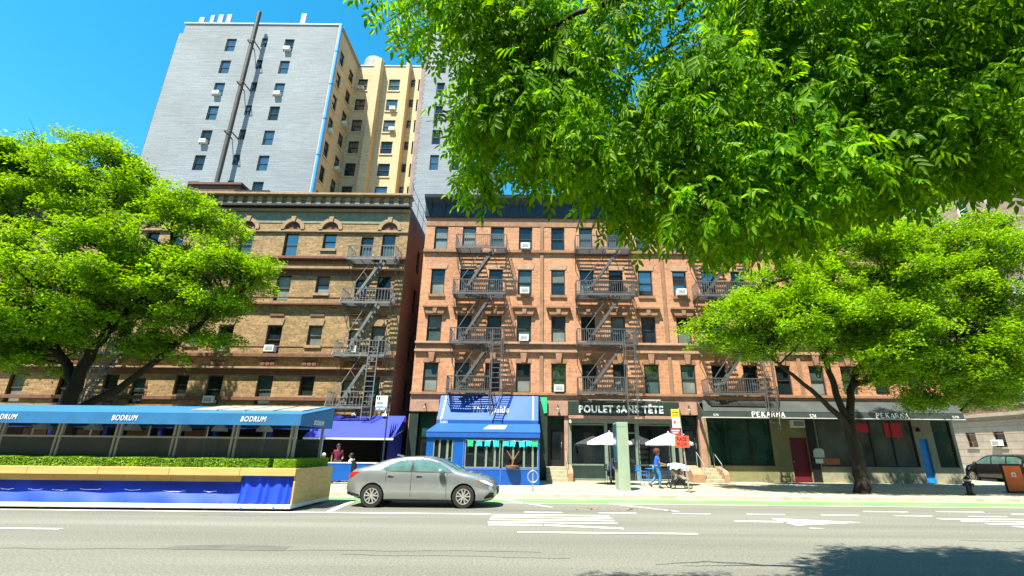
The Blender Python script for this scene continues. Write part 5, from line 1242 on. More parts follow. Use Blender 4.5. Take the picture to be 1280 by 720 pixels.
SIT = dict(pelvis=(0, 0, .52), waist=(-.01, 0, .68), chest=(.01, 0, .88), neck=(.03, 0, 1.03), chin=(.055, 0, 1.08), head=(.06, 0, 1.165), crown=(.055, 0, 1.23),
 shL=(.01, .17, .96), elL=(.08, .23, .72), wrL=(.30, .16, .76), haL=(.37, .15, .77), shR=(.01, -.17, .96), elR=(.08, -.23, .72), wrR=(.30, -.16, .76), haR=(.37, -.15, .77),
 hipL=(.02, .09, .50), knL=(.42, .11, .48), anL=(.44, .11, .09), toL=(.57, .11, .035), hipR=(.02, -.09, .50), knR=(.42, -.11, .48), anR=(.44, -.11, .09), toR=(.57, -.11, .035))
STAND = dict(pelvis=(0, 0, .92), waist=(.0, 0, 1.08), chest=(.02, 0, 1.28), neck=(.03, 0, 1.44), chin=(.05, 0, 1.49), head=(.055, 0, 1.58), crown=(.05, 0, 1.65),
 shL=(.02, .18, 1.37), elL=(.02, .24, 1.1), wrL=(.2, .2, 1.04), haL=(.27, .18, 1.05), shR=(.02, -.18, 1.37), elR=(-.02, -.24, 1.1), wrR=(.06, -.24, .86), haR=(.08, -.24, .79),
 hipL=(0, .09, .88), knL=(.02, .1, .48), anL=(-.02, .1, .09), toL=(.12, .11, .035), hipR=(0, -.09, .88), knR=(.02, -.1, .48), anR=(-.02, -.1, .09), toR=(.12, -.11, .035))
place_person((-9.15, 23.9, .15), R(-60), 'person in a maroon shirt standing behind the patio barrier by the grey car', STAND, skinm='skin_brown', hairm='hair_dark', top='maroon_cloth', legs='dark_cloth', shoe='shoe', cuff=.95)
place_person((-8.55, 24.2, .15), R(180), 'seated diner in a pale shirt beside the standing person in maroon', SIT, skinm='skin_pale', hairm='hair_dark', top='pale_cloth', legs='dark_cloth', shoe='shoe', cuff=.95)
place_person((-9.75, 23.7, .15), R(-20), 'seated diner with light hair at the right end of the hedge', SIT, skinm='skin_pale', hairm='cream', top='maroon_cloth', legs='dark_cloth', shoe='shoe', cuff=.95)
place_person((3.75, 24.5, .15), R(10), 'seated person in bright blue mostly hidden behind the tall sage kiosk', SIT, skinm='skin_pale', hairm='hair_dark', top='shirt_blue', legs='dark_cloth', shoe='shoe', cuff=.95)

# ------------------------------------------------------------------ pram
pt = thing('pram', (6.2, 22.1, .15), 'black pram with grey beige seat and a white blanket over its hood', 'pram')
m = MB(); X0 = 5.75; zz = .15
for y in (21.86, 22.34):
    m.tube([(5.76, y, zz + .97), (5.98, y, zz + .82), (6.36, y, zz + .40), (6.66, y, zz + .12)], .016, 7); m.tube([(5.93, y, zz + .13), (6.22, y, zz + .52)], .015, 7); m.tube([(5.93, y, zz + .14), (6.6, y, zz + .16)], .012, 6)
m.tube([(5.76, 21.86, zz + .97), (5.74, 22.1, zz + .98), (5.76, 22.34, zz + .97)], .02, 7); m.build('frame', 'black', pt)
for x, r_ in ((5.93, .13), (6.66, .10)):
    for y in (21.82, 22.38):
        w = MB().lathe([(r_ * .7, y - .022), (r_, y - .02), (r_, y + .02), (r_ * .7, y + .022), (r_ * .7, y - .022)], (x, 0, zz + r_), 20, 'y').build('wheel', 'tyre', pt, smooth=True)
        h = MB().lathe([(.001, y - .024), (.03, y - .02), (.03, y + .02), (.001, y + .024)], (x, 0, zz + r_), 10, 'y')
        for k in range(6): a = PI * k / 3; h.bar((x, y, zz + r_), (x + r_ * .72 * math.cos(a), y, zz + r_ + r_ * .72 * math.sin(a)), .014)
        h.build('hub', 'greymetal', w)
m = MB(); pr = [(6.0, .74), (6.1, .50), (6.38, .40), (6.66, .36), (6.7, .42), (6.42, .50), (6.22, .58), (6.14, .80)]
m.prism([(a, zz + b) for a, b in pr], 21.9, 22.3); m.build('seat', 'pram', pt, bevel=.015)
m = MB(); n = 9; vs = []
for i in range(n):
    a = PI * (.08 + .62 * i / (n - 1)); 
    for y in np.linspace(21.87, 22.33, 7): k = 1 - .25 * ((y - 22.1) / .23) ** 2; vs.append((6.24 - .34 * math.cos(a) * k, y, zz + .66 + .36 * math.sin(a) * k))
m.add(vs, [(i * 7 + j, (i + 1) * 7 + j, (i + 1) * 7 + j + 1, i * 7 + j + 1) for i in range(n - 1) for j in range(6)])
m.build('hood', 'pram', pt, smooth=True, fixn=False)
m = MB(); vs = []; n = 12
for i in range(n):
    for j in range(9):
        x = 5.88 + .80 * i / (n - 1); y = 21.83 + .54 * j / 8; vs.append((x, y, zz + .985 + .04 * math.sin(i * 1.3 + j) - .55 * (x - 6.2) ** 2 - 2.0 * max(0, abs(y - 22.1) - .2) - .03 * math.cos(j * 2.1)))
m.add(vs, [(i * 9 + j, (i + 1) * 9 + j, (i + 1) * 9 + j + 1, i * 9 + j + 1) for i in range(n - 1) for j in range(8)]); m.build('blanket', 'pram_white', pt, smooth=True, fixn=False)
MB().box(6.02, 6.5, 21.92, 22.28, zz + .17, zz + .36).build('basket', 'black', pt, bevel=.03)
MB().sphere((6.4, 22.1, zz + .62), .12, 12, 8, (1, 1, .7)).build('child_blanket', 'pink', pt, smooth=True)

# ------------------------------------------------------------------ street furniture
# sage kiosk
ks = thing('street_kiosk', (3.75, 20.9, .15), 'tall slim sage green street kiosk with a dark teal screen on its left side', 'kiosk')
MB().box(3.46, 3.92, 20.55, 21.5, .15, 2.78).build('body', 'sage', ks, bevel=.015)
MB().box(3.425, 3.459, 20.62, 21.42, 1.25, 2.72).build('screen', 'tealscreen', ks, bevel=.004)
MB().box(3.43, 3.459, 20.7, 21.3, .95, 1.2).build('control_panel', 'black', ks)
m = MB(); m.box(3.455, 3.925, 20.545, 21.505, 2.60, 2.612); m.build('seam', 'frame_green', ks)
MB().box(3.40, 3.98, 20.5, 21.55, .148, .175).build('base_plate', 'greymetal', ks)
# parking sign pole
sp = thing('sign_pole', (5.98, 19.75, .15), 'steel pole with yellow, white and red parking signs above an orange red notice', 'sign')
m = MB().tube([(5.98, 19.75, .15), (5.84, 19.75, 3.3)], .032, 8); m.build('pole', 'steel', sp)
YS = 19.69
def signbox(name, x, z0, z1, w, mat, parent, y=YS, r=.02, tilt=0):
    m = MB().box(x - w / 2, x + w / 2, y - .012, y + .008, z0, z1)
    o = m.build(name, mat, parent, bevel=.004); return o
signbox('yellow_sign', 5.66, 2.93, 3.25, .31, 'yellow', sp); signbox('white_sign', 5.68, 2.53, 2.925, .31, 'white', sp); signbox('red_sign', 5.62, 2.28, 2.50, .36, 'redsign', sp); signbox('notice_board', 5.84, 1.80, 2.24, .56, 'orangesign', sp, YS - .02)
text('lettering', 'NO STANDING', 5.66, YS - .02, 3.13, .25, .05, 'black', sp, depth=.004); text('lettering', '7AM - 4PM', 5.66, YS - .02, 3.03, .2, .045, 'black', sp, depth=.004)
text('lettering', 'P', 5.62, YS - .02, 2.73, .10, .16, 'redsign', sp, depth=.004, bold=.03); text('lettering', '2 HR', 5.74, YS - .02, 2.73, .1, .06, 'redsign', sp, depth=.004)
MB().box(5.47, 5.77, YS - .018, YS - .0125, 2.41, 2.45).box(5.5, 5.72, YS - .018, YS - .0125, 2.33, 2.36).build('white_bar', 'white', sp)
text('lettering', 'RAISE', 5.84, YS - .036, 2.12, .38, .15, 'maroon', sp, depth=.004, bold=.02); text('lettering', 'PLOW', 5.84, YS - .036, 1.92, .38, .15, 'maroon', sp, depth=.004, bold=.02)
MB().sphere((5.93, YS - .03, 2.28), .03, 8, 6).build('bolt', 'steel', sp)
# bus stop sign
bs = thing('bus_stop_sign', (-5.98, 20.4, .15), 'tall bus stop pole with a pale green and blue panel behind the grey car', 'sign')
MB().tube([(-5.98, 20.4, .15), (-5.98, 20.4, 3.75)], .03, 8).build('pole', 'dkgreen', bs)
MB().box(-6.50, -6.02, 20.35, 20.38, 3.13, 3.73).build('panel', 'signgrey', bs, bevel=.006); MB().box(-6.50, -6.02, 20.34, 20.349, 3.14, 3.27).build('blue_band', 'signblue', bs)
m = MB().box(-6.47, -6.42, 20.342, 20.349, 3.6, 3.68).box(-6.39, -6.34, 20.342, 20.349, 3.55, 3.69).box(-6.46, -6.2, 20.342, 20.349, 3.47, 3.49).box(-6.46, -6.2, 20.342, 20.349, 3.41, 3.43).box(-6.46, -6.16, 20.342, 20.349, 3.31, 3.33); m.build('printed_line', 'tealscreen', bs)
m = MB().box(-6.45, -6.35, 20.335, 20.341, 3.18, 3.23).box(-6.3, -6.1, 20.335, 20.341, 3.18, 3.23); m.build('white_print', 'white', bs)
# ring bike rack
rk = thing('bike_rack', (.03, 20.0, .15), 'steel ring bicycle rack on a post at the kerb before the blue café', 'bike rack')
MB().tube([(.03, 20, .15), (.03, 20, 1.02)], .032, 10).build('post', 'steel', rk)
m = MB(); m.tube([(.03 + .2 * math.cos(2 * PI * k / 24), 19.955, .68 + .21 * math.sin(2 * PI * k / 24)) for k in range(25)], .022, 8, cap=False); m.build('ring', 'steel', rk, smooth=True)
# hydrant
hy = thing('fire_hydrant', (17.15, 20.3, .15), 'black fire hydrant with a silver cap beside the right tree', 'hydrant')
MB().lathe([(.001, .15), (.17, .15), (.17, .2), (.11, .22), (.105, .62), (.13, .64), (.13, .68)], (17.15, 20.3, 0), 18).build('barrel', 'black', hy, smooth=True)
MB().lathe([(.13, .681), (.125, .72), (.09, .79), (.04, .82), (.04, .86), (.001, .87)], (17.15, 20.3, 0), 18).build('bonnet', 'black', hy, smooth=True)
MB().lathe([(.131, .655), (.136, .66), (.136, .70), (.128, .715)], (17.15, 20.3, 0), 18).build('collar', 'antenna', hy, smooth=True)
for d in ((-1, 0), (1, 0), (0, -1)):
    m = MB().tube([(17.15 + d[0] * .1, 20.3 + d[1] * .1, .52), (17.15 + d[0] * .19, 20.3 + d[1] * .19, .52)], .06, 10); m.build('nozzle', 'black', hy)
# orange pavement sign
nb = thing('pavement_sign', (20.25, 21.6, .15), 'orange pavement sign with a white emblem and dark frame at the right edge', 'sign')
Mx = Matrix.Translation((20.25, 21.6, .15))
put(MB().box(-.42, .42, 0, .07, .03, 1.14), 'frame', 'car_black', nb, Mx, bevel=.02)
put(MB().box(-.37, .37, -.016, -.001, .06, 1.06), 'front_panel', 'orange', nb, Mx, bevel=.006)
em = MB().prism([(-.09, .62), (.09, .62), (.09, .80), (-.09, .80)], -.026, -.017); put(em, 'emblem', 'white', nb, Mx); put(MB().box(-.04, .04, -.032, -.0265, .67, .75), 'emblem_mark', 'orange', nb, Mx)
put(MB().box(-.28, .28, -.022, -.017, .50, .515), 'line', 'pink', nb, Mx)
put(MB().box(-.42, .42, -.2, .27, 0, .029), 'foot', 'black', nb, Mx)
# umbrellas
def umbrella(x, y, label, rz):
    t = thing('patio_umbrella', (x, y, .15), label, 'umbrella', 'umbrellas before the black shopfront')
    MB().tube([(x, y, .15), (x, y, 2.5)], .022, 8).build('pole', 'greymetal', t)
    MB().lathe([(.001, .15), (.26, .15), (.26, .19), (.05, .22), (.05, .35)], (x, y, 0), 18).build('base', 'black', t)
    m = MB(); n = 8; r = 1.14; vs = [(x, y, 2.52)]
    rings = [(.35, 2.37), (.7, 2.20), (1.0, 2.04)]
    for f, z in rings:
        for k in range(n * 2):
            a = rz + PI * k / n; s = 1 if k % 2 == 0 else .955; d = 0 if k % 2 == 0 else -.025 * f
            vs.append((x + r * f * s * math.cos(a), y + r * f * s * math.sin(a), z + d))
    q = n * 2; fs = [(0, 1 + k, 1 + (k + 1) % q) for k in range(q)]
    for i in range(2): fs += [(1 + i * q + k, 1 + (i + 1) * q + k, 1 + (i + 1) * q + (k + 1) % q, 1 + i * q + (k + 1) % q) for k in range(q)]
    vs += [(p[0], p[1], p[2] - .1) for p in vs[1 + 2 * q:1 + 3 * q]]; b = 1 + 2 * q
    fs += [(b + k, b + q + k, b + q + (k + 1) % q, b + (k + 1) % q) for k in range(q)]
    m.add(vs, fs, 0); mi = [0] * len(fs)
    for k in range(q):
        if (k // 2) % 4 == 0: mi[k] = 1
    m.mi = mi; m.build('canopy', ['umbrella', 'lav'], t, fixn=False)
    rb = MB()
    for k in range(n): a = rz + 2 * PI * k / n; rb.tube([(x, y, 2.47), (x + .35 * r * math.cos(a), y + .35 * r * math.sin(a), 2.345), (x + r * .98 * math.cos(a), y + r * .98 * math.sin(a), 2.02)], .008, 4)
    rb.build('rib', 'steel', t); MB().sphere((x, y, 2.55), .04, 8, 6).build('finial', 'lav', t)
umbrella(3.72, 24.3, 'white patio umbrella half behind the sage kiosk', .2); umbrella(6.58, 24.3, 'white patio umbrella behind the red and yellow signs', .35)
# blue metal chairs and tables
def chair(x, y, rz, label, mat='chairblue'):
    t = thing('cafe_chair', (x, y, .15), label, 'chair', 'metal chairs before the black shopfront'); M4 = Matrix.Translation((x, y, .15)) @ Matrix.Rotation(rz, 4, 'Z')
    m = MB()
    for k in range(5): m.box(-.21 + .085 * k, -.14 + .085 * k, -.2, .2, .44, .46)
    put(m, 'seat', mat, t, M4)
    m = MB()
    for z in (.62, .72, .82): m.box(-.235, -.215, -.2, .2, z, z + .07)
    put(m, 'backrest', mat, t, M4)
    for sx_, sy in ((-1, -1), (-1, 1), (1, -1), (1, 1)): put(MB().tube([(sx_ * .22, sy * .19, 0), (sx_ * .2, sy * .19, .45 if sx_ > 0 else .9)], .012, 6), 'leg', mat, t, M4)
    put(MB().tube([(-.2, -.205, .6), (.18, -.205, .62)], .012, 6).tube([(-.2, .205, .6), (.18, .205, .62)], .012, 6), 'armrest', mat, t, M4)
def table(x, y, label, mat='chairblue'):
    t = thing('cafe_table', (x, y, .15), label, 'table', 'metal tables before the black shopfront')
    MB().box(x - .32, x + .32, y - .32, y + .32, .86, .885).build('tabletop', mat, t, bevel=.005)
    for sx_ in (-1, 1):
        for sy in (-1, 1): MB().tube([(x + sx_ * .27, y + sy * .27, .15), (x + sx_ * .27, y + sy * .27, .86)], .014, 6).build('leg', mat, t)
chair(5.12, 24.0, R(20), 'bright blue metal chair left of the woman pushing the pram'); table(5.75, 24.35, 'bright blue metal table behind the woman in blue'); chair(6.3, 24.6, R(170), 'bright blue metal chair behind the pram')
table(4.3, 24.5, 'dark metal table half hidden by the sage kiosk', 'dkgreen'); chair(3.72, 24.48, R(8), 'dark metal chair under the person sitting behind the kiosk', 'dkgreen')
ground_origin(tag(MB().lathe([(.001, .886), (.12, .886), (.13, .90), (.001, .90)], (4.3, 24.4, 0), 16).build('plate', 'white'), 'white plate on the table behind the kiosk', 'plate'), (4.3, 24.4, .886))
for x, y, l in ((-9.3, 24.35, 'dark dining table between the diners behind the patio barrier'),):
    t = thing('dining_table', (x, y, .15), l, 'table'); MB().box(x - .35, x + .35, y - .3, y + .3, .87, .9).build('tabletop', 'blackish', t); MB().tube([(x, y, .15), (x, y, .87)], .04, 8).build('leg', 'black', t)
for x, y, l, rz in ((-8.55, 24.2, 'dark chair under the diner in the pale shirt', R(180)), (-9.75, 23.7, 'dark chair under the light haired diner', R(-20))):
    chair(x, y, rz, l, 'black')
# cast shadows on the road need nothing here: the tree makes them
# ------------------------------------------------------------------ trees
def unit(a): return a / (np.linalg.norm(a, axis=1)[:, None] + 1e-9)
def flat_leaves(P, L, W, r, spread=.42, droop=.3):
    """leaf quads lying mostly flat like a leafy spray, some turned"""
    n = len(P); nr = np.zeros((n, 3)); nr[:, 2] = 1; nr += r.normal(size=(n, 3)) * spread; nr = unit(nr)
    d = r.normal(size=(n, 3)); d -= nr * (d * nr).sum(1)[:, None]; d = unit(d); d[:, 2] -= droop * r.uniform(0, 1, n); d = unit(d)
    s = np.cross(nr, d); Ln = (L * r.uniform(.6, 1.3, n))[:, None]; Wn = (W * r.uniform(.7, 1.3, n))[:, None]
    V = np.stack([P - d * Ln / 2, P + s * Wn / 2 + nr * .006, P + d * Ln / 2, P - s * Wn / 2 + nr * .006], 1).reshape(-1, 3)
    return V, np.arange(4 * n).reshape(-1, 4)
def tree(name, label, limbs, lobes, seed, loc, per=420, ncl=130, leaf=(.15, .06), lm='leaf_far', bark='bark', group=None, cl=(.95, .26), shell=(.45, 1.0)):
    r = np.random.default_rng(seed); t = thing(name, loc, label, 'tree', group)
    tk = MB(); nodes = []
    for pts, rads in limbs:
        # smooth the hand-set limb
        P = [Vector(p) for p in pts]; Q = []; RR = []
        for i in range(len(P) - 1):
            for k in range(4):
                f = k / 4; a, b, c, d = P[max(i - 1, 0)], P[i], P[i + 1], P[min(i + 2, len(P) - 1)]
                Q.append(.5 * ((2 * b) + (c - a) * f + (2 * a - 5 * b + 4 * c - d) * f * f + (3 * b - a - 3 * c + d) * f ** 3)); RR.append(rads[i] * (1 - f) + rads[i + 1] * f)
        Q.append(P[-1]); RR.append(rads[-1])
        Q = [q + Vector(r.normal(size=3)) * min(.04, rr * .2) for q, rr in zip(Q, RR)]
        tk.tube(Q, RR, 10 if rads[0] > .12 else 7); nodes += [(q, rr) for q, rr in zip(Q, RR) if q.z > loc[2] + 3.0]
    vol = np.array([l[3] * l[4] * l[5] for l in lobes]) ** .67; vol /= vol.sum()
    allP = []; ND = np.array([tuple(n[0]) for n in nodes])
    for i in range(ncl):
        l = lobes[r.choice(len(lobes), p=vol)]
        d = r.normal(size=3); d /= np.linalg.norm(d); f = r.uniform(*shell)
        c = np.array(l[:3]) + d * f * np.array(l[3:6])
        R_ = cl[0] * r.uniform(.6, 1.25); n = int(per * (R_ / cl[0]) ** 2)
        a = r.uniform(0, 2 * PI, n); q = np.sqrt(r.uniform(0, 1, n)) * R_ * (1 + .3 * np.sin(3 * a + i)) ; 
        tilt = np.array([r.normal() * .18, r.normal() * .18])
        x = q * np.cos(a); y = q * np.sin(a); z = r.normal(size=n) * cl[1] * .6 - .18 * (q / R_) ** 2 * R_ + x * tilt[0] + y * tilt[1]
        allP.append(c + np.stack([x, y, z], 1))
        # twig from the nearest limb
        k = np.argmin(((ND - c) ** 2).sum(1) + np.where(ND[:, 2] > c[2] + .2, 4, 0)); a0 = Vector(ND[k]); b0 = Vector(c); mid = a0.lerp(b0, .5) + Vector((r.normal() * .15, r.normal() * .15, .12 + .06 * (b0 - a0).length))
        rr = min(nodes[k][1] * .7, .02 + .012 * (b0 - a0).length)
        tk.tube([a0, mid, b0], [rr, rr * .65, .008], 5)
        for j in range(3): e = b0 + Vector((r.normal() * .5, r.normal() * .5, r.normal() * .12)); tk.tube([mid.lerp(b0, .6), e], [.012, .005], 4)
    tk.build('trunk', bark, t, smooth=True, sharp=80)
    P = np.concatenate(allP); V, Fq = flat_leaves(P, leaf[0], leaf[1], r)
    np_mesh('crown', V, Fq, lm, t)
    return t
# left tree
tree('locust_tree', 'big bright green locust tree with dark forked limbs rising behind the dining shed', [
  ([(-19.3, 20.5, .1), (-19.25, 20.5, 1.5), (-19.2, 20.5, 3.4), (-19.3, 20.5, 4.3)], [.40, .31, .27, .26]),
  ([(-19.3, 20.5, 4.1), (-19.9, 20.5, 4.9), (-20.9, 20.4, 6.1), (-21.4, 20.3, 7.6), (-22.4, 20.2, 8.9), (-23.6, 20, 11)], [.20, .17, .15, .13, .10, .05]),
  ([(-21.2, 20.4, 7.0), (-21.0, 20.6, 8.6), (-21.6, 20.8, 10.5), (-22, 20.8, 13)], [.11, .10, .08, .04]),
  ([(-19.25, 20.5, 4.0), (-18.95, 20.5, 5.6), (-18.3, 20.6, 7.0), (-17.6, 20.8, 8.2), (-17.2, 21, 10), (-17.6, 21, 12.5)], [.24, .20, .17, .13, .09, .04]),
  ([(-18.5, 20.6, 6.7), (-18.9, 20.2, 8.5), (-19.4, 20, 10.5), (-19.6, 20, 13.5)], [.13, .11, .08, .04]),
  ([(-19.2, 20.6, 3.0), (-17.9, 20.9, 3.9), (-16.6, 21, 5.2), (-15.4, 21, 6.4), (-14.2, 20.8, 7.6), (-12.8, 20.6, 8.6)], [.17, .15, .13, .11, .08, .04]),
  ([(-21.3, 20.3, 7.4), (-23.5, 20.2, 8.2), (-26, 20, 9.5), (-28, 20, 11)], [.09, .07, .05, .03])],
  [(-26, 20.3, 12.6, 3.8, 3.6, 3.0), (-21.3, 20.5, 13.3, 3.8, 3.6, 2.6), (-17.2, 20.8, 11.2, 3.3, 3.2, 2.2), (-14.2, 20.6, 9.0, 2.2, 2.6, 1.7), (-19.5, 20.0, 9.2, 4.0, 3.6, 2.2), (-25, 20, 8.6, 4.5, 3.6, 2.4), (-30, 20, 11, 3.5, 3.5, 3.4), (-15.5, 20.5, 7.6, 2.6, 2.4, 1.0), (-24, 19.5, 6.6, 3.6, 3, 1.5), (-20.5, 19.6, 6.9, 3, 2.4, .9), (-28.5, 20, 7.5, 3.5, 3, 2.4), (-25.8, 20, 14.0, 2.4, 2.6, 1.9), (-21.6, 20.4, 15.0, 2.2, 2.4, 1.3), (-21.6, 19.4, 7.0, 2.0, 2.4, 1.3), (-20.0, 19.4, 6.5, 1.8, 2.0, .7), (-17.4, 19.6, 8.6, 2.4, 2.4, 1.4), (-23, 20.5, 5.7, 1.7, 2, .9), (-21.8, 21.5, 6.0, 2.0, 1.6, .9), (-17.6, 21.6, 6.4, 2.0, 1.4, .8), (-26.5, 20.5, 15.2, 2.2, 2.4, 1.7), (-21.2, 20.8, 5.3, 2.2, 1.8, .8), (-17.2, 21.2, 5.9, 2.0, 1.4, .7), (-14.8, 20.8, 6.4, 1.8, 1.6, .6)], 11, (-19.3, 20.5, .1), per=560, ncl=640, leaf=(.17, .072), cl=(.80, .25))
# right tree
tree('locust_tree', 'spreading light green locust tree with a leaning dark trunk in front of the black awning', [
  ([(13.1, 20.5, .1), (13.12, 20.5, .9), (13.08, 20.5, 2.2), (13.05, 20.5, 3.2)], [.33, .26, .23, .21]),
  ([(13.05, 20.5, 3.0), (13.3, 20.5, 3.9), (13.9, 20.6, 5.0), (14.8, 20.7, 6.3), (15.6, 20.8, 7.8), (16.4, 20.8, 9.6)], [.17, .15, .13, .10, .08, .04]),
  ([(13.02, 20.5, 2.9), (12.7, 20.4, 4.0), (12.5, 20.4, 5.3), (12.0, 20.3, 6.8), (11.4, 20.3, 8.6), (11.2, 20.3, 10)], [.15, .13, .11, .09, .06, .03]),
  ([(13.0, 20.4, 2.6), (12.2, 20.2, 3.4), (11.2, 20.0, 4.3), (10.2, 19.8, 5.1), (9.0, 19.8, 6.2)], [.13, .11, .085, .06, .03]),
  ([(13.6, 20.5, 4.4), (15.5, 20.4, 4.9), (17.5, 20.3, 5.4), (19.4, 20.2, 6.2), (20.6, 20.2, 7.2)], [.12, .10, .08, .05, .03]),
  ([(12.4, 20.4, 5.5), (13.2, 20.6, 7.2), (13.6, 20.6, 9), (13.5, 20.6, 10.5)], [.10, .08, .06, .03]),
  ([(15, 20.7, 6.8), (17, 20.7, 7.8), (18.6, 20.7, 9.4), (19, 20.7, 10.8)], [.08, .07, .05, .03])],
  [(8.9, 20.2, 7.0, 2.0, 2.6, 1.25), (11.5, 20.4, 8.5, 2.8, 3, 1.9), (15.2, 20.5, 9.4, 3.2, 3.2, 2.3), (18.4, 20.4, 9.0, 2.6, 3.0, 2.5), (13.4, 20.3, 6.6, 3.0, 2.6, .9), (17.6, 20.3, 6.6, 2.8, 2.6, 1.1), (20.0, 20.3, 7.4, 1.5, 2.2, 1.4), (18.4, 20.2, 5.5, 2.3, 2.0, .7), (16.6, 20.5, 11.0, 3.4, 3, 1.9), (20.4, 20.5, 10.4, 2.4, 2.6, 2.2), (15.2, 20.2, 7.4, 3, 2.6, 1.3), (20.6, 20.3, 8.8, 1.8, 2.4, 2.2), (19.4, 20.3, 5.6, 1.6, 1.8, .8), (11.2, 20.2, 7.0, 2.4, 2.4, .9), (16.2, 20.3, 5.9, 2.2, 2.2, .7), (11.6, 18.7, 6.7, 2.2, 1.5, .9), (14.6, 18.7, 6.6, 2.2, 1.5, .9), (15.4, 20.8, 5.1, 2.0, 1.8, .7), (18.6, 20.6, 4.9, 2.3, 1.8, .8), (17.2, 21.2, 4.2, 1.5, 1.2, .5), (9.6, 20, 5.9, 1.8, 1.8, .5), (14.0, 19.4, 5.5, 2.4, 1.5, .7), (17, 19.6, 5.2, 3.0, 1.8, .9), (19.7, 20, 4.5, 1.5, 1.6, .8), (12.0, 19.0, 7.6, 2.4, 1.6, .8)], 23, (13.1, 20.5, .1), per=460, ncl=620, leaf=(.16, .066), cl=(.74, .24))
# tree on the side street
tree('street_tree', 'small leaning green tree in the side street behind the black car', [
  ([(27.25, 33, .1), (27.3, 33, 2), (27.6, 33, 4.2), (28, 33, 6)], [.22, .18, .14, .07]), ([(27.5, 33, 3.6), (29, 32.5, 5), (30, 32.5, 6)], [.09, .06, .03]), ([(27.5, 33, 3.9), (26.6, 32.5, 5.4), (26.4, 32.5, 7)], [.09, .06, .03])],
  [(28.0, 32.6, 6.8, 3.2, 2.8, 2.6), (31, 32, 7.2, 2.4, 2, 2), (29.4, 32, 5.4, 1.6, 1.8, .9), (26.6, 33, 5.2, 1.3, 1.6, 1.0)], 31, (27.25, 33, .1), per=520, ncl=90, leaf=(.17, .07))
# trees on the near pavement behind the viewer (they show as green reflections in the windows)
bt0 = tree('street_tree', 'leafy tree on the near pavement outside the picture', [([(-10, -5, .1), (-10, -5, 3.5), (-10.2, -5, 6), (-10, -5, 9)], [.3, .25, .18, .06])],
  [(-10, -5, 7.5, 4.5, 3, 3.0)], 41, (-10, -5, .1), per=260, ncl=60, leaf=(.3, .14), group='trees on the near pavement')
for x in (-26, 2, 14, 28): c = copy_tree(bt0); c.location = (x, -5, .1)

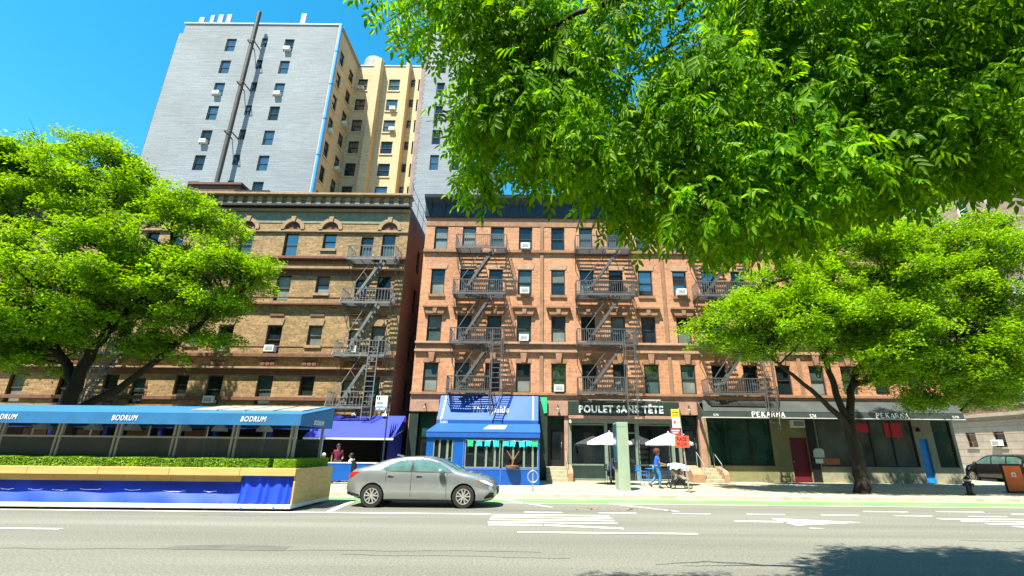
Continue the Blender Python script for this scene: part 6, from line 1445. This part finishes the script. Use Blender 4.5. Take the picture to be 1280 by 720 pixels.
# the overhanging ash tree, its trunk just outside the picture at the right
CL = [(5.68, 5.76, 7.73, 0.44), (-0.64, 4.34, 6.73, 0.58), (5.06, 4.76, 6.83, 0.52), (3.15, 4.18, 4.87, 0.48), (5.13, 4.72, 5.12, 0.58), (4.07, 3.6, 6.19, 0.52), (-0.4, 4.29, 5.29, 0.52), (3.98, 4.44, 4.64, 0.45), (-0.44, 3.59, 4.53, 0.32), (4.56, 3.44, 4.9, 0.39), (-0.53, 4.06, 4.11, 0.23), (3.67, 3.54, 4.41, 0.44), (-0.05, 4.42, 6.33, 0.57), (3.45, 4.14, 6.76, 0.52), (5.38, 5.72, 6.24, 0.39), (1.07, 4.77, 4.13, 0.26), (6.0, 5.31, 5.72, 0.57), (1.21, 4.14, 3.76, 0.34), (3.12, 3.73, 4.6, 0.43), (8.12, 6.38, 5.9, 0.51), (4.99, 5.35, 5.25, 0.41), (6.08, 6.31, 7.39, 0.41), (1.08, 4.94, 5.1, 0.52), (8.17, 5.97, 8.4, 0.49), (4.39, 6.12, 5.07, 0.34), (3.75, 4.41, 5.89, 0.45), (6.13, 5.16, 6.17, 0.56), (2.69, 3.7, 5.81, 0.59), (2.52, 3.8, 5.29, 0.44), (0.11, 4.09, 4.69, 0.4), (4.81, 6.28, 5.24, 0.35), (4.69, 5.61, 5.73, 0.41), (3.94, 3.7, 4.58, 0.42), (6.07, 5.12, 6.88, 0.53), (5.81, 5.1, 6.48, 0.47), (6.39, 5.84, 7.76, 0.48), (7.74, 6.25, 7.72, 0.58), (7.04, 6.47, 5.77, 0.31), (0.01, 3.71, 5.61, 0.55), (2.26, 3.48, 3.96, 0.54), (0.58, 4.53, 4.63, 0.3), (-0.45, 3.55, 5.41, 0.45), (2.62, 4.99, 5.32, 0.54), (6.61, 4.93, 7.05, 0.6), (-0.31, 4.24, 7.01, 0.56), (3.45, 4.01, 5.18, 0.46), (4.03, 6.59, 6.15, 0.39), (0.49, 4.15, 4.33, 0.27), (6.34, 4.87, 6.63, 0.5), (-0.35, 3.93, 4.76, 0.57), (5.4, 5.79, 5.6, 0.44), (6.48, 5.48, 7.52, 0.44), (4.09, 5.65, 5.36, 0.5), (4.67, 5.32, 8.2, 0.41), (2.55, 4.74, 5.65, 0.46), (4.02, 5.52, 7.77, 0.52), (1.79, 4.74, 6.07, 0.45), (0.42, 4.32, 5.74, 0.49), (5.86, 4.46, 5.59, 0.48), (-1.04, 3.42, 5.84, 0.6), (6.64, 4.94, 6.26, 0.53), (1.61, 5.13, 4.55, 0.4), (6.76, 6.14, 6.0, 0.58), (0.24, 3.56, 4.94, 0.57), (2.9, 4.45, 4.4, 0.42), (6.16, 6.66, 7.02, 0.44), (5.14, 5.64, 6.86, 0.55), (4.75, 4.61, 4.92, 0.39), (3.58, 4.39, 4.51, 0.56), (-1.13, 4.15, 6.31, 0.48), (0.94, 4.49, 4.83, 0.52), (4.7, 5.79, 6.75, 0.52), (2.75, 4.75, 7.44, 0.4), (0.74, 4.33, 7.1, 0.54), (1.52, 3.96, 4.59, 0.42), (5.15, 6.94, 5.47, 0.29), (6.62, 5.55, 5.96, 0.59), (-0.65, 4.17, 4.81, 0.28), (3.71, 3.63, 5.86, 0.54), (7.68, 5.19, 8.46, 0.49), (5.04, 5.37, 5.71, 0.57), (2.47, 4.94, 6.5, 0.44), (3.94, 5.68, 6.36, 0.52), (6.77, 5.37, 6.25, 0.52), (7.78, 5.64, 8.54, 0.48), (1.31, 3.97, 4.23, 0.39), (3.84, 4.15, 6.11, 0.4), (2.88, 3.66, 4.0, 0.5), (3.82, 5.14, 5.26, 0.44), (7.26, 5.13, 7.87, 0.48), (3.5, 5.52, 4.55, 0.35), (1.71, 4.25, 4.06, 0.49), (3.9, 5.72, 5.91, 0.52), (0.89, 5.15, 4.86, 0.31), (4.61, 3.99, 5.16, 0.56), (4.37, 4.79, 6.84, 0.39), (4.03, 6.33, 4.94, 0.33), (2.1, 3.97, 5.38, 0.51), (5.03, 4.57, 6.38, 0.41), (2.55, 4.22, 4.02, 0.56), (-0.28, 3.84, 5.34, 0.56), (-0.56, 3.69, 6.18, 0.54), (5.24, 5.28, 7.58, 0.55), (4.64, 6.22, 6.61, 0.55), (4.27, 3.84, 4.54, 0.41), (3.82, 5.36, 4.94, 0.53), (2.37, 4.99, 4.59, 0.47), (-1.08, 4.17, 6.92, 0.45), (2.55, 4.35, 4.76, 0.5), (1.93, 4.47, 4.32, 0.43), (3.92, 6.39, 7.33, 0.59), (1.59, 3.5, 4.79, 0.56), (2.12, 4.91, 3.97, 0.34), (1.35, 3.47, 3.53, 0.35), (0.21, 3.52, 4.35, 0.46), (4.27, 4.84, 7.91, 0.44), (2.96, 3.81, 5.51, 0.51), (1.58, 3.92, 5.11, 0.43), (2.8, 4.21, 5.3, 0.56), (3.09, 5.51, 7.85, 0.44), (7.06, 5.94, 5.67, 0.39), (1.71, 3.49, 4.01, 0.39), (7.37, 5.99, 6.1, 0.51), (0.02, 4.03, 5.3, 0.41), (-0.19, 3.73, 6.2, 0.45), (1.8, 4.33, 5.67, 0.56), (1.43, 4.81, 5.1, 0.42), (1.36, 3.63, 4.18, 0.55), (1.44, 4.14, 5.48, 0.56), (0.85, 3.72, 6.41, 0.39), (5.8, 6.61, 7.08, 0.45), (2.92, 4.98, 6.9, 0.57), (2.58, 4.61, 6.99, 0.47), (4.2, 7.11, 5.36, 0.43), (5.18, 6.27, 6.95, 0.39), (6.84, 6.17, 7.22, 0.41), (5.86, 5.74, 6.27, 0.52), (6.38, 5.79, 8.47, 0.4), (3.78, 3.94, 4.21, 0.34), (3.08, 3.74, 4.96, 0.55), (3.32, 5.37, 6.47, 0.44), (2.44, 4.22, 6.02, 0.54), (2.48, 3.87, 6.34, 0.45), (2.88, 5.05, 4.29, 0.48), (2.31, 3.58, 5.84, 0.52), (5.23, 5.63, 5.31, 0.5), (3.42, 5.03, 6.99, 0.47), (5.0, 4.33, 4.51, 0.29), (8.09, 6.61, 6.45, 0.59), (6.81, 5.34, 6.72, 0.55), (8.14, 6.14, 7.61, 0.46), (-0.54, 4.84, 4.98, 0.39), (-0.09, 3.6, 4.71, 0.4), (5.08, 4.38, 5.16, 0.52), (4.57, 4.37, 6.81, 0.53), (4.66, 5.17, 7.57, 0.53), (2.19, 4.49, 4.8, 0.59), (5.61, 4.63, 6.72, 0.55), (3.75, 5.15, 7.98, 0.45), (7.45, 5.9, 6.54, 0.58), (3.28, 4.31, 6.18, 0.54), (3.57, 3.51, 5.42, 0.59), (1.8, 3.55, 3.52, 0.35), (5.1, 5.89, 7.39, 0.42), (5.4, 4.23, 5.77, 0.43), (3.69, 4.45, 4.97, 0.59), (5.06, 4.58, 4.74, 0.46), (4.14, 6.31, 5.46, 0.48), (2.16, 4.66, 5.84, 0.4), (1.86, 3.96, 3.61, 0.3), (0.09, 4.08, 4.33, 0.32), (3.4, 6.23, 5.15, 0.55), (3.1, 4.67, 6.0, 0.44), (5.85, 4.62, 7.52, 0.53), (3.99, 5.88, 8.63, 0.5), (3.82, 5.92, 7.79, 0.52), (5.18, 4.19, 6.63, 0.54), (2.47, 4.11, 6.61, 0.44), (1.07, 3.48, 4.42, 0.39), (3.06, 5.21, 7.39, 0.38), (2.22, 4.94, 5.51, 0.45), (-0.76, 5.06, 4.82, 0.24), (0.58, 3.64, 4.27, 0.52), (7.57, 6.69, 6.33, 0.39), (5.6, 5.85, 7.29, 0.56), (7.96, 5.49, 7.8, 0.38), (6.09, 4.68, 6.39, 0.4), (2.08, 3.71, 3.66, 0.4), (3.5, 5.41, 5.0, 0.55), (2.21, 3.51, 4.49, 0.4), (4.34, 4.47, 5.35, 0.56), (0.92, 3.78, 3.89, 0.48), (6.3, 4.71, 5.55, 0.4), (5.69, 6.72, 6.22, 0.59), (-0.01, 3.89, 5.97, 0.41), (5.93, 4.78, 6.87, 0.5), (4.93, 4.11, 4.97, 0.4), (3.25, 3.8, 4.29, 0.52), (4.98, 7.22, 5.53, 0.23), (3.64, 5.62, 7.34, 0.56), (2.71, 5.1, 7.18, 0.58), (6.18, 5.78, 5.56, 0.41), (6.19, 5.21, 7.3, 0.41), (0.42, 3.43, 4.01, 0.39), (2.14, 4.01, 4.65, 0.39), (4.24, 4.25, 4.56, 0.36), (6.03, 6.45, 6.46, 0.48), (7.01, 5.33, 7.19, 0.41), (4.31, 4.63, 4.89, 0.39), (6.27, 6.18, 5.56, 0.28), (1.08, 4.11, 4.96, 0.41), (3.66, 3.82, 4.79, 0.59), (4.95, 5.48, 7.42, 0.5), (4.73, 4.88, 5.72, 0.45), (3.8, 5.52, 8.13, 0.57), (2.05, 4.25, 4.03, 0.52), (0.17, 4.73, 4.7, 0.26), (0.67, 3.88, 5.87, 0.43), (-0.19, 3.57, 5.85, 0.57), (4.08, 3.51, 4.21, 0.45), (7.7, 6.07, 6.92, 0.4), (3.97, 5.07, 6.19, 0.54), (6.77, 5.38, 7.89, 0.55), (5.35, 4.87, 7.43, 0.49), (0.15, 4.62, 5.87, 0.45), (8.25, 5.95, 7.89, 0.57), (4.93, 4.35, 6.97, 0.46), (6.9, 5.05, 6.95, 0.56), (2.97, 3.75, 6.33, 0.56), (3.16, 4.8, 4.87, 0.42), (2.41, 3.56, 4.85, 0.41), (4.09, 5.83, 7.01, 0.54), (1.54, 4.59, 4.22, 0.39), (4.29, 4.6, 6.31, 0.47), (0.61, 4.86, 5.48, 0.55), (3.46, 4.47, 7.03, 0.47), (1.66, 4.74, 4.58, 0.48), (5.49, 5.79, 6.57, 0.5), (3.13, 4.97, 5.74, 0.54), (4.85, 3.66, 5.22, 0.5), (7.36, 5.76, 7.29, 0.39), (0.53, 4.5, 6.19, 0.46), (-0.14, 5.05, 5.23, 0.39), (2.59, 4.69, 6.2, 0.39), (6.72, 5.15, 7.46, 0.53), (0.58, 3.5, 5.39, 0.47), (3.52, 6.15, 5.68, 0.47), (5.48, 3.8, 6.51, 0.46), (5.92, 6.17, 7.98, 0.53), (3.9, 6.7, 5.64, 0.47), (4.89, 4.15, 6.13, 0.51), (5.01, 6.73, 6.85, 0.46), (4.54, 5.81, 5.32, 0.52), (4.0, 4.03, 5.56, 0.56), (1.23, 3.45, 6.05, 0.51), (5.65, 6.23, 5.5, 0.29), (5.57, 5.03, 5.27, 0.6), (4.06, 5.24, 5.81, 0.39), (7.2, 5.46, 6.52, 0.44), (2.44, 3.48, 3.69, 0.24), (3.75, 4.95, 6.8, 0.47), (3.57, 4.24, 5.53, 0.58), (4.76, 3.82, 5.96, 0.59), (7.09, 5.14, 8.27, 0.5), (3.74, 6.25, 4.78, 0.29), (-0.4, 4.28, 5.67, 0.41), (2.84, 4.15, 5.9, 0.48), (7.12, 5.95, 6.9, 0.4), (4.02, 4.04, 6.45, 0.39), (5.71, 5.2, 6.93, 0.48), (5.41, 4.91, 6.34, 0.41), (4.97, 5.12, 7.17, 0.39), (5.8, 4.34, 6.43, 0.48), (7.22, 5.49, 8.58, 0.43), (6.32, 5.67, 6.18, 0.5), (4.25, 6.24, 6.46, 0.43), (1.25, 4.64, 4.85, 0.48), (7.21, 6.13, 7.82, 0.5), (5.28, 3.77, 5.27, 0.46), (6.27, 4.64, 7.49, 0.41)]
r = np.random.default_rng(5)
extra = []  # unseen upper crown clusters, partly added to shade the leaves in view
for k in range(105):
    d = r.normal(size=3); d /= np.linalg.norm(d); p = np.array([6.5, -.8, 9.0]) + d * r.uniform(.3, 1, 1) * np.array([4.5, 3.2, 2.2]) if k < 60 else np.array([5.2, 2.2, 9.6]) + d * r.uniform(.2, 1, 1) * np.array([4.6, 2.6, 1.5])
    sx_, sy_ = p[0] + .26 * p[2], p[1] + .43 * p[2]; lim = 7.2 if sx_ < 3.8 else (7.2 + (sx_ - 3.8) * 1.3 if sx_ < 5.8 else 9.8)
    if sy_ > lim or p[2] - 1.65 < 1.22 * p[1]: continue
    extra.append((*p, .6))
at = thing('ash_tree', (7.6, -1.2, .15), 'dark branched ash tree overhanging the street with drooping leaflets across the upper right', 'tree')
tk = MB()
LB = [([(7.6, -1.2, .1), (7.5, -1.1, 2.0), (7.3, -.9, 3.8), (7.0, -.6, 5.2)], [.34, .28, .25, .22]),
      ([(7.1, -.7, 5.0), (5.6, .9, 6.6), (4.0, 3.0, 7.5), (2.1, 5.0, 7.56), (1.0, 5.6, 6.9), (.27, 5.6, 6.3)], [.15, .11, .075, .042, .026, .012]),
      ([(4.6, 2.3, 7.3), (3.4, 4.2, 7.6), (2.13, 5.2, 7.3), (1.55, 5.4, 6.8), (.7, 5.6, 6.15)], [.06, .045, .034, .026, .012]),
      ([(7.0, -.6, 5.1), (6.2, 1.8, 6.6), (5.2, 3.8, 7.4), (4.45, 5.8, 7.7), (4.17, 6.5, 7.2), (3.63, 7, 6.5)], [.13, .09, .06, .04, .028, .012]),
      ([(6.9, -.5, 5.3), (7.2, 1.8, 6.8), (7.3, 4.0, 7.5), (7.3, 6.0, 7.8)], [.11, .08, .05, .02]),
      ([(5.6, .9, 6.6), (3.0, 2.2, 6.4), (1.4, 3.2, 5.9), (.1, 3.6, 5.5), (-.7, 3.7, 5.4)], [.07, .05, .032, .02, .01]),
      ([(6.2, 1.8, 6.6), (5.6, 3.8, 6.4), (4.6, 5.2, 6.0), (3.6, 6.0, 5.4)], [.06, .045, .03, .012]),
      ([(7.0, -.6, 5.2), (7.2, -1.2, 7), (6.6, -1.4, 9.5)], [.18, .13, .05])]
nodes = []
for pts, rads in LB:
    P = [Vector(p) for p in pts]; Q = []; RR = []
    for i in range(len(P) - 1):
        for k in range(5): f = k / 5; Q.append(P[i].lerp(P[i + 1], f) + Vector(r.normal(size=3)) * .018); RR.append(rads[i] * (1 - f) + rads[i + 1] * f)
    Q.append(P[-1]); RR.append(rads[-1]); tk.tube(Q, RR, 8); nodes += [(q, a) for q, a in zip(Q, RR) if q.z > 4.8]
ND = np.array([tuple(n[0]) for n in nodes])
# compound leaf template: seven folded leaflets on a stalk
def leaflet(o, ang, L, W, dz):
    d = np.array([math.cos(ang), math.sin(ang), dz]); d /= np.linalg.norm(d); s = np.array([-d[1], d[0], 0]); s /= np.linalg.norm(s); up = np.array([0, 0, 1.])
    o = np.array(o); return [o, o + d * L * .32 + s * W * .5 + up * W * .18, o + d * L * .68 + s * W * .40 + up * W * .14, o + d * L - up * L * .10, o + d * L * .68 - s * W * .40 + up * W * .14, o + d * L * .32 - s * W * .5 + up * W * .18]
T = []
for k, xx in enumerate((.07, .135, .20)):
    for s in (-1, 1): T.append(leaflet((xx, 0, -xx * .12), s * (1.0 - .12 * k), (.095 + .012 * k), .040, -.45))
T.append(leaflet((.245, 0, -.03), 0, .118, .043, -.3)); T = np.array(T).reshape(-1, 3); nt_ = len(T)
TF = np.concatenate([np.array([[6 * i, 6 * i + 1, 6 * i + 2, 6 * i + 3], [6 * i, 6 * i + 3, 6 * i + 4, 6 * i + 5]]) for i in range(7)])
Vs = []; 
# grow the twigs from the limbs outwards: each leaf cluster joins the nearest wood already there
NP = [tuple(q) for q, _ in nodes]; NR_ = [a for _, a in nodes]; TW = {}
todo = list(range(len(CL) + len(extra))); ALL = CL + extra
best = {}
A_ = np.array(NP)
for i in todo:
    dd = ((A_ - np.array(ALL[i][:3])) ** 2).sum(1); k = int(np.argmin(dd)); best[i] = [float(dd[k]), k]
while todo:
    i = min(todo, key=lambda q: best[q][0]); todo.remove(i); k = best[i][1]
    a0 = Vector(NP[k]); c = Vector(ALL[i][:3]); L_ = (c - a0).length; r0 = min(NR_[k] * .72, .006 + .008 * L_); side = Vector(r.normal(size=3)) * .09 * L_
    pts = []
    for j in range(6):
        f = j / 5; pts.append(a0.lerp(c, f) + side * math.sin(PI * f) + Vector((0, 0, .16 * L_ * math.sin(PI * f))) + (Vector(r.normal(size=3)) * .02 if 0 < j < 5 else Vector()))
    tk.tube(pts, [r0 * (1 - .13 * j) for j in range(6)], 5)
    n0 = len(NP)
    for j in range(1, 6): NP.append(tuple(pts[j])); NR_.append(max(.004, r0 * (1 - .13 * j)))
    for q in todo:
        for j in range(n0, len(NP)):
            d_ = sum((NP[j][e] - ALL[q][e]) ** 2 for e in range(3))
            if d_ < best[q][0]: best[q] = [d_, j]
    TW[i] = pts
for ci_, (cx_, cy_, cz_, cr) in enumerate(ALL):
    c = Vector((cx_, cy_, cz_)); mid = TW[ci_][3]
    big = len(Vs) >= len(CL)
    n = int((108 if not big else 40) * (cr / .45) ** 1.6)
    o = r.normal(size=(n, 3)); o /= np.linalg.norm(o, axis=1)[:, None]; rad_ = cr * r.uniform(.1, 1, n) ** .6
    O = np.array(c) + o * rad_[:, None] * np.array([1.05, 1.0, .8])
    yaw = np.arctan2(o[:, 1], o[:, 0]) + r.normal(size=n) * .7; pit = r.uniform(.35, 1.35, n); rol = r.normal(size=n) * .55
    sc_ = r.uniform(.5, .98, n) * (1.0 if not big else 1.5)
    cyw, syw = np.cos(yaw), np.sin(yaw); cp, sp_ = np.cos(pit), np.sin(pit); cr_, sr_ = np.cos(rol), np.sin(rol)
    # roll about x, then pitch down about y, then yaw about z
    x = T[None, :, 0] * np.ones((n, 1)); y = T[None, :, 1] * cr_[:, None] - T[None, :, 2] * sr_[:, None]; z = T[None, :, 1] * sr_[:, None] + T[None, :, 2] * cr_[:, None]
    x2 = x * cp[:, None] + z * sp_[:, None]; z2 = -x * sp_[:, None] + z * cp[:, None]
    x3 = x2 * cyw[:, None] - y * syw[:, None]; y3 = x2 * syw[:, None] + y * cyw[:, None]
    Vs.append((np.stack([x3, y3, z2], 2) * sc_[:, None, None] + O[:, None, :]).reshape(-1, 3))
    for j in range(7): e = c + Vector((r.normal() * cr * .5, r.normal() * cr * .5, r.normal() * cr * .35)); tk.tube([mid.lerp(c, .7), e], [.005, .003], 4)
tk.build('trunk', 'bark_near', at, smooth=True, sharp=80)
V = np.concatenate(Vs); n = len(V) // nt_
Fq = (TF[None] + (np.arange(n) * nt_)[:, None, None]).reshape(-1, 4)
np_mesh('crown', V, Fq, 'leaf_near', at)

# tree pits
for x, y, l in ((13.1, 20.5, 'right'), (-19.3, 20.5, 'left')):
    p = sheet('tree_pit', x - .8, x + .8, y - .7, y + .9, .156, 'soil')

# fallen dry leaves against the kerb line
fl_ = MB(); rr_ = random.Random(3)
for k in range(26):
    x = rr_.gauss(3.0 if k % 3 else 1.8, .5 if k % 3 else .25); y = 15.6 + rr_.gauss(0, .12); a = rr_.uniform(0, PI); s = rr_.uniform(.04, .09)
    fl_.add([(x + s * math.cos(a), y + s * math.sin(a), .012), (x - s * .5 * math.sin(a), y + s * .5 * math.cos(a), .03), (x - s * math.cos(a), y - s * math.sin(a), .014), (x + s * .5 * math.sin(a), y - s * .5 * math.cos(a), .02)], [(0, 1, 2, 3)])
tag(fl_.build('fallen_leaves', 'orange_lt', fixn=False), 'scatter of dry orange brown leaves on the road', 'fallen leaves', kind='stuff')

# ------------------------------------------------------------------ light, sky, camera
SUN = Vector((-.60, -1.0, 2.3)).normalized()
el = math.asin(SUN.z)
sl = bpy.data.lights.new('sun', 'SUN'); sl.energy = 5.0; sl.angle = R(.5); sl.color = (1, .94, .80)
so = bpy.data.objects.new('sun', sl); COL.objects.link(so); so.rotation_euler = SUN.to_track_quat('Z', 'Y').to_euler(); so.location = (-20, -20, 60)
wd = bpy.data.worlds.new('World'); scene.world = wd; wd.use_nodes = True
nt = wd.node_tree; bg = nt.nodes['Background']; sky = nt.nodes.new('ShaderNodeTexSky'); sky.sky_type = 'NISHITA'; sky.sun_disc = False
sky.sun_elevation = el; sky.sun_rotation = math.atan2(SUN.x, SUN.y); sky.air_density = 1.0; sky.dust_density = .15; sky.ozone_density = 1.2; sky.altitude = 50
hs_ = nt.nodes.new('ShaderNodeHueSaturation'); hs_.inputs['Saturation'].default_value = 1.42; hs_.inputs['Hue'].default_value = .475
nt.links.new(sky.outputs[0], hs_.inputs['Color']); nt.links.new(hs_.outputs[0], bg.inputs['Color']); bg.inputs['Strength'].default_value = .11
cam = bpy.data.cameras.new('camera'); co = bpy.data.objects.new('camera', cam); COL.objects.link(co); scene.camera = co
cam.sensor_width = 36; cam.sensor_fit = 'HORIZONTAL'; cam.lens = 600.02 / 1280 * 36; cam.shift_x = -27.5 / 1280; cam.clip_end = 2000; cam.clip_start = .05
th, ro = .325740, -.0098228
U = Vector((0, -math.sin(th), math.cos(th))); Xv = Vector((1, 0, 0)); Fw = Vector((0, math.cos(th), math.sin(th)))
rt = Xv * math.cos(ro) - U * math.sin(ro); up = Xv * math.sin(ro) + U * math.cos(ro)
m3 = Matrix((rt, up, -Fw)).transposed(); co.matrix_world = Matrix.Translation((0, 0, 1.65)) @ m3.to_4x4()
vs = scene.view_settings; vs.view_transform = 'Standard'; vs.look = 'None'; vs.gamma = 1; vs.use_curve_mapping = False; vs.exposure = 1.5
scene.render.engine = 'CYCLES'
scene.cycles.max_bounces = 8; scene.cycles.transparent_max_bounces = 12
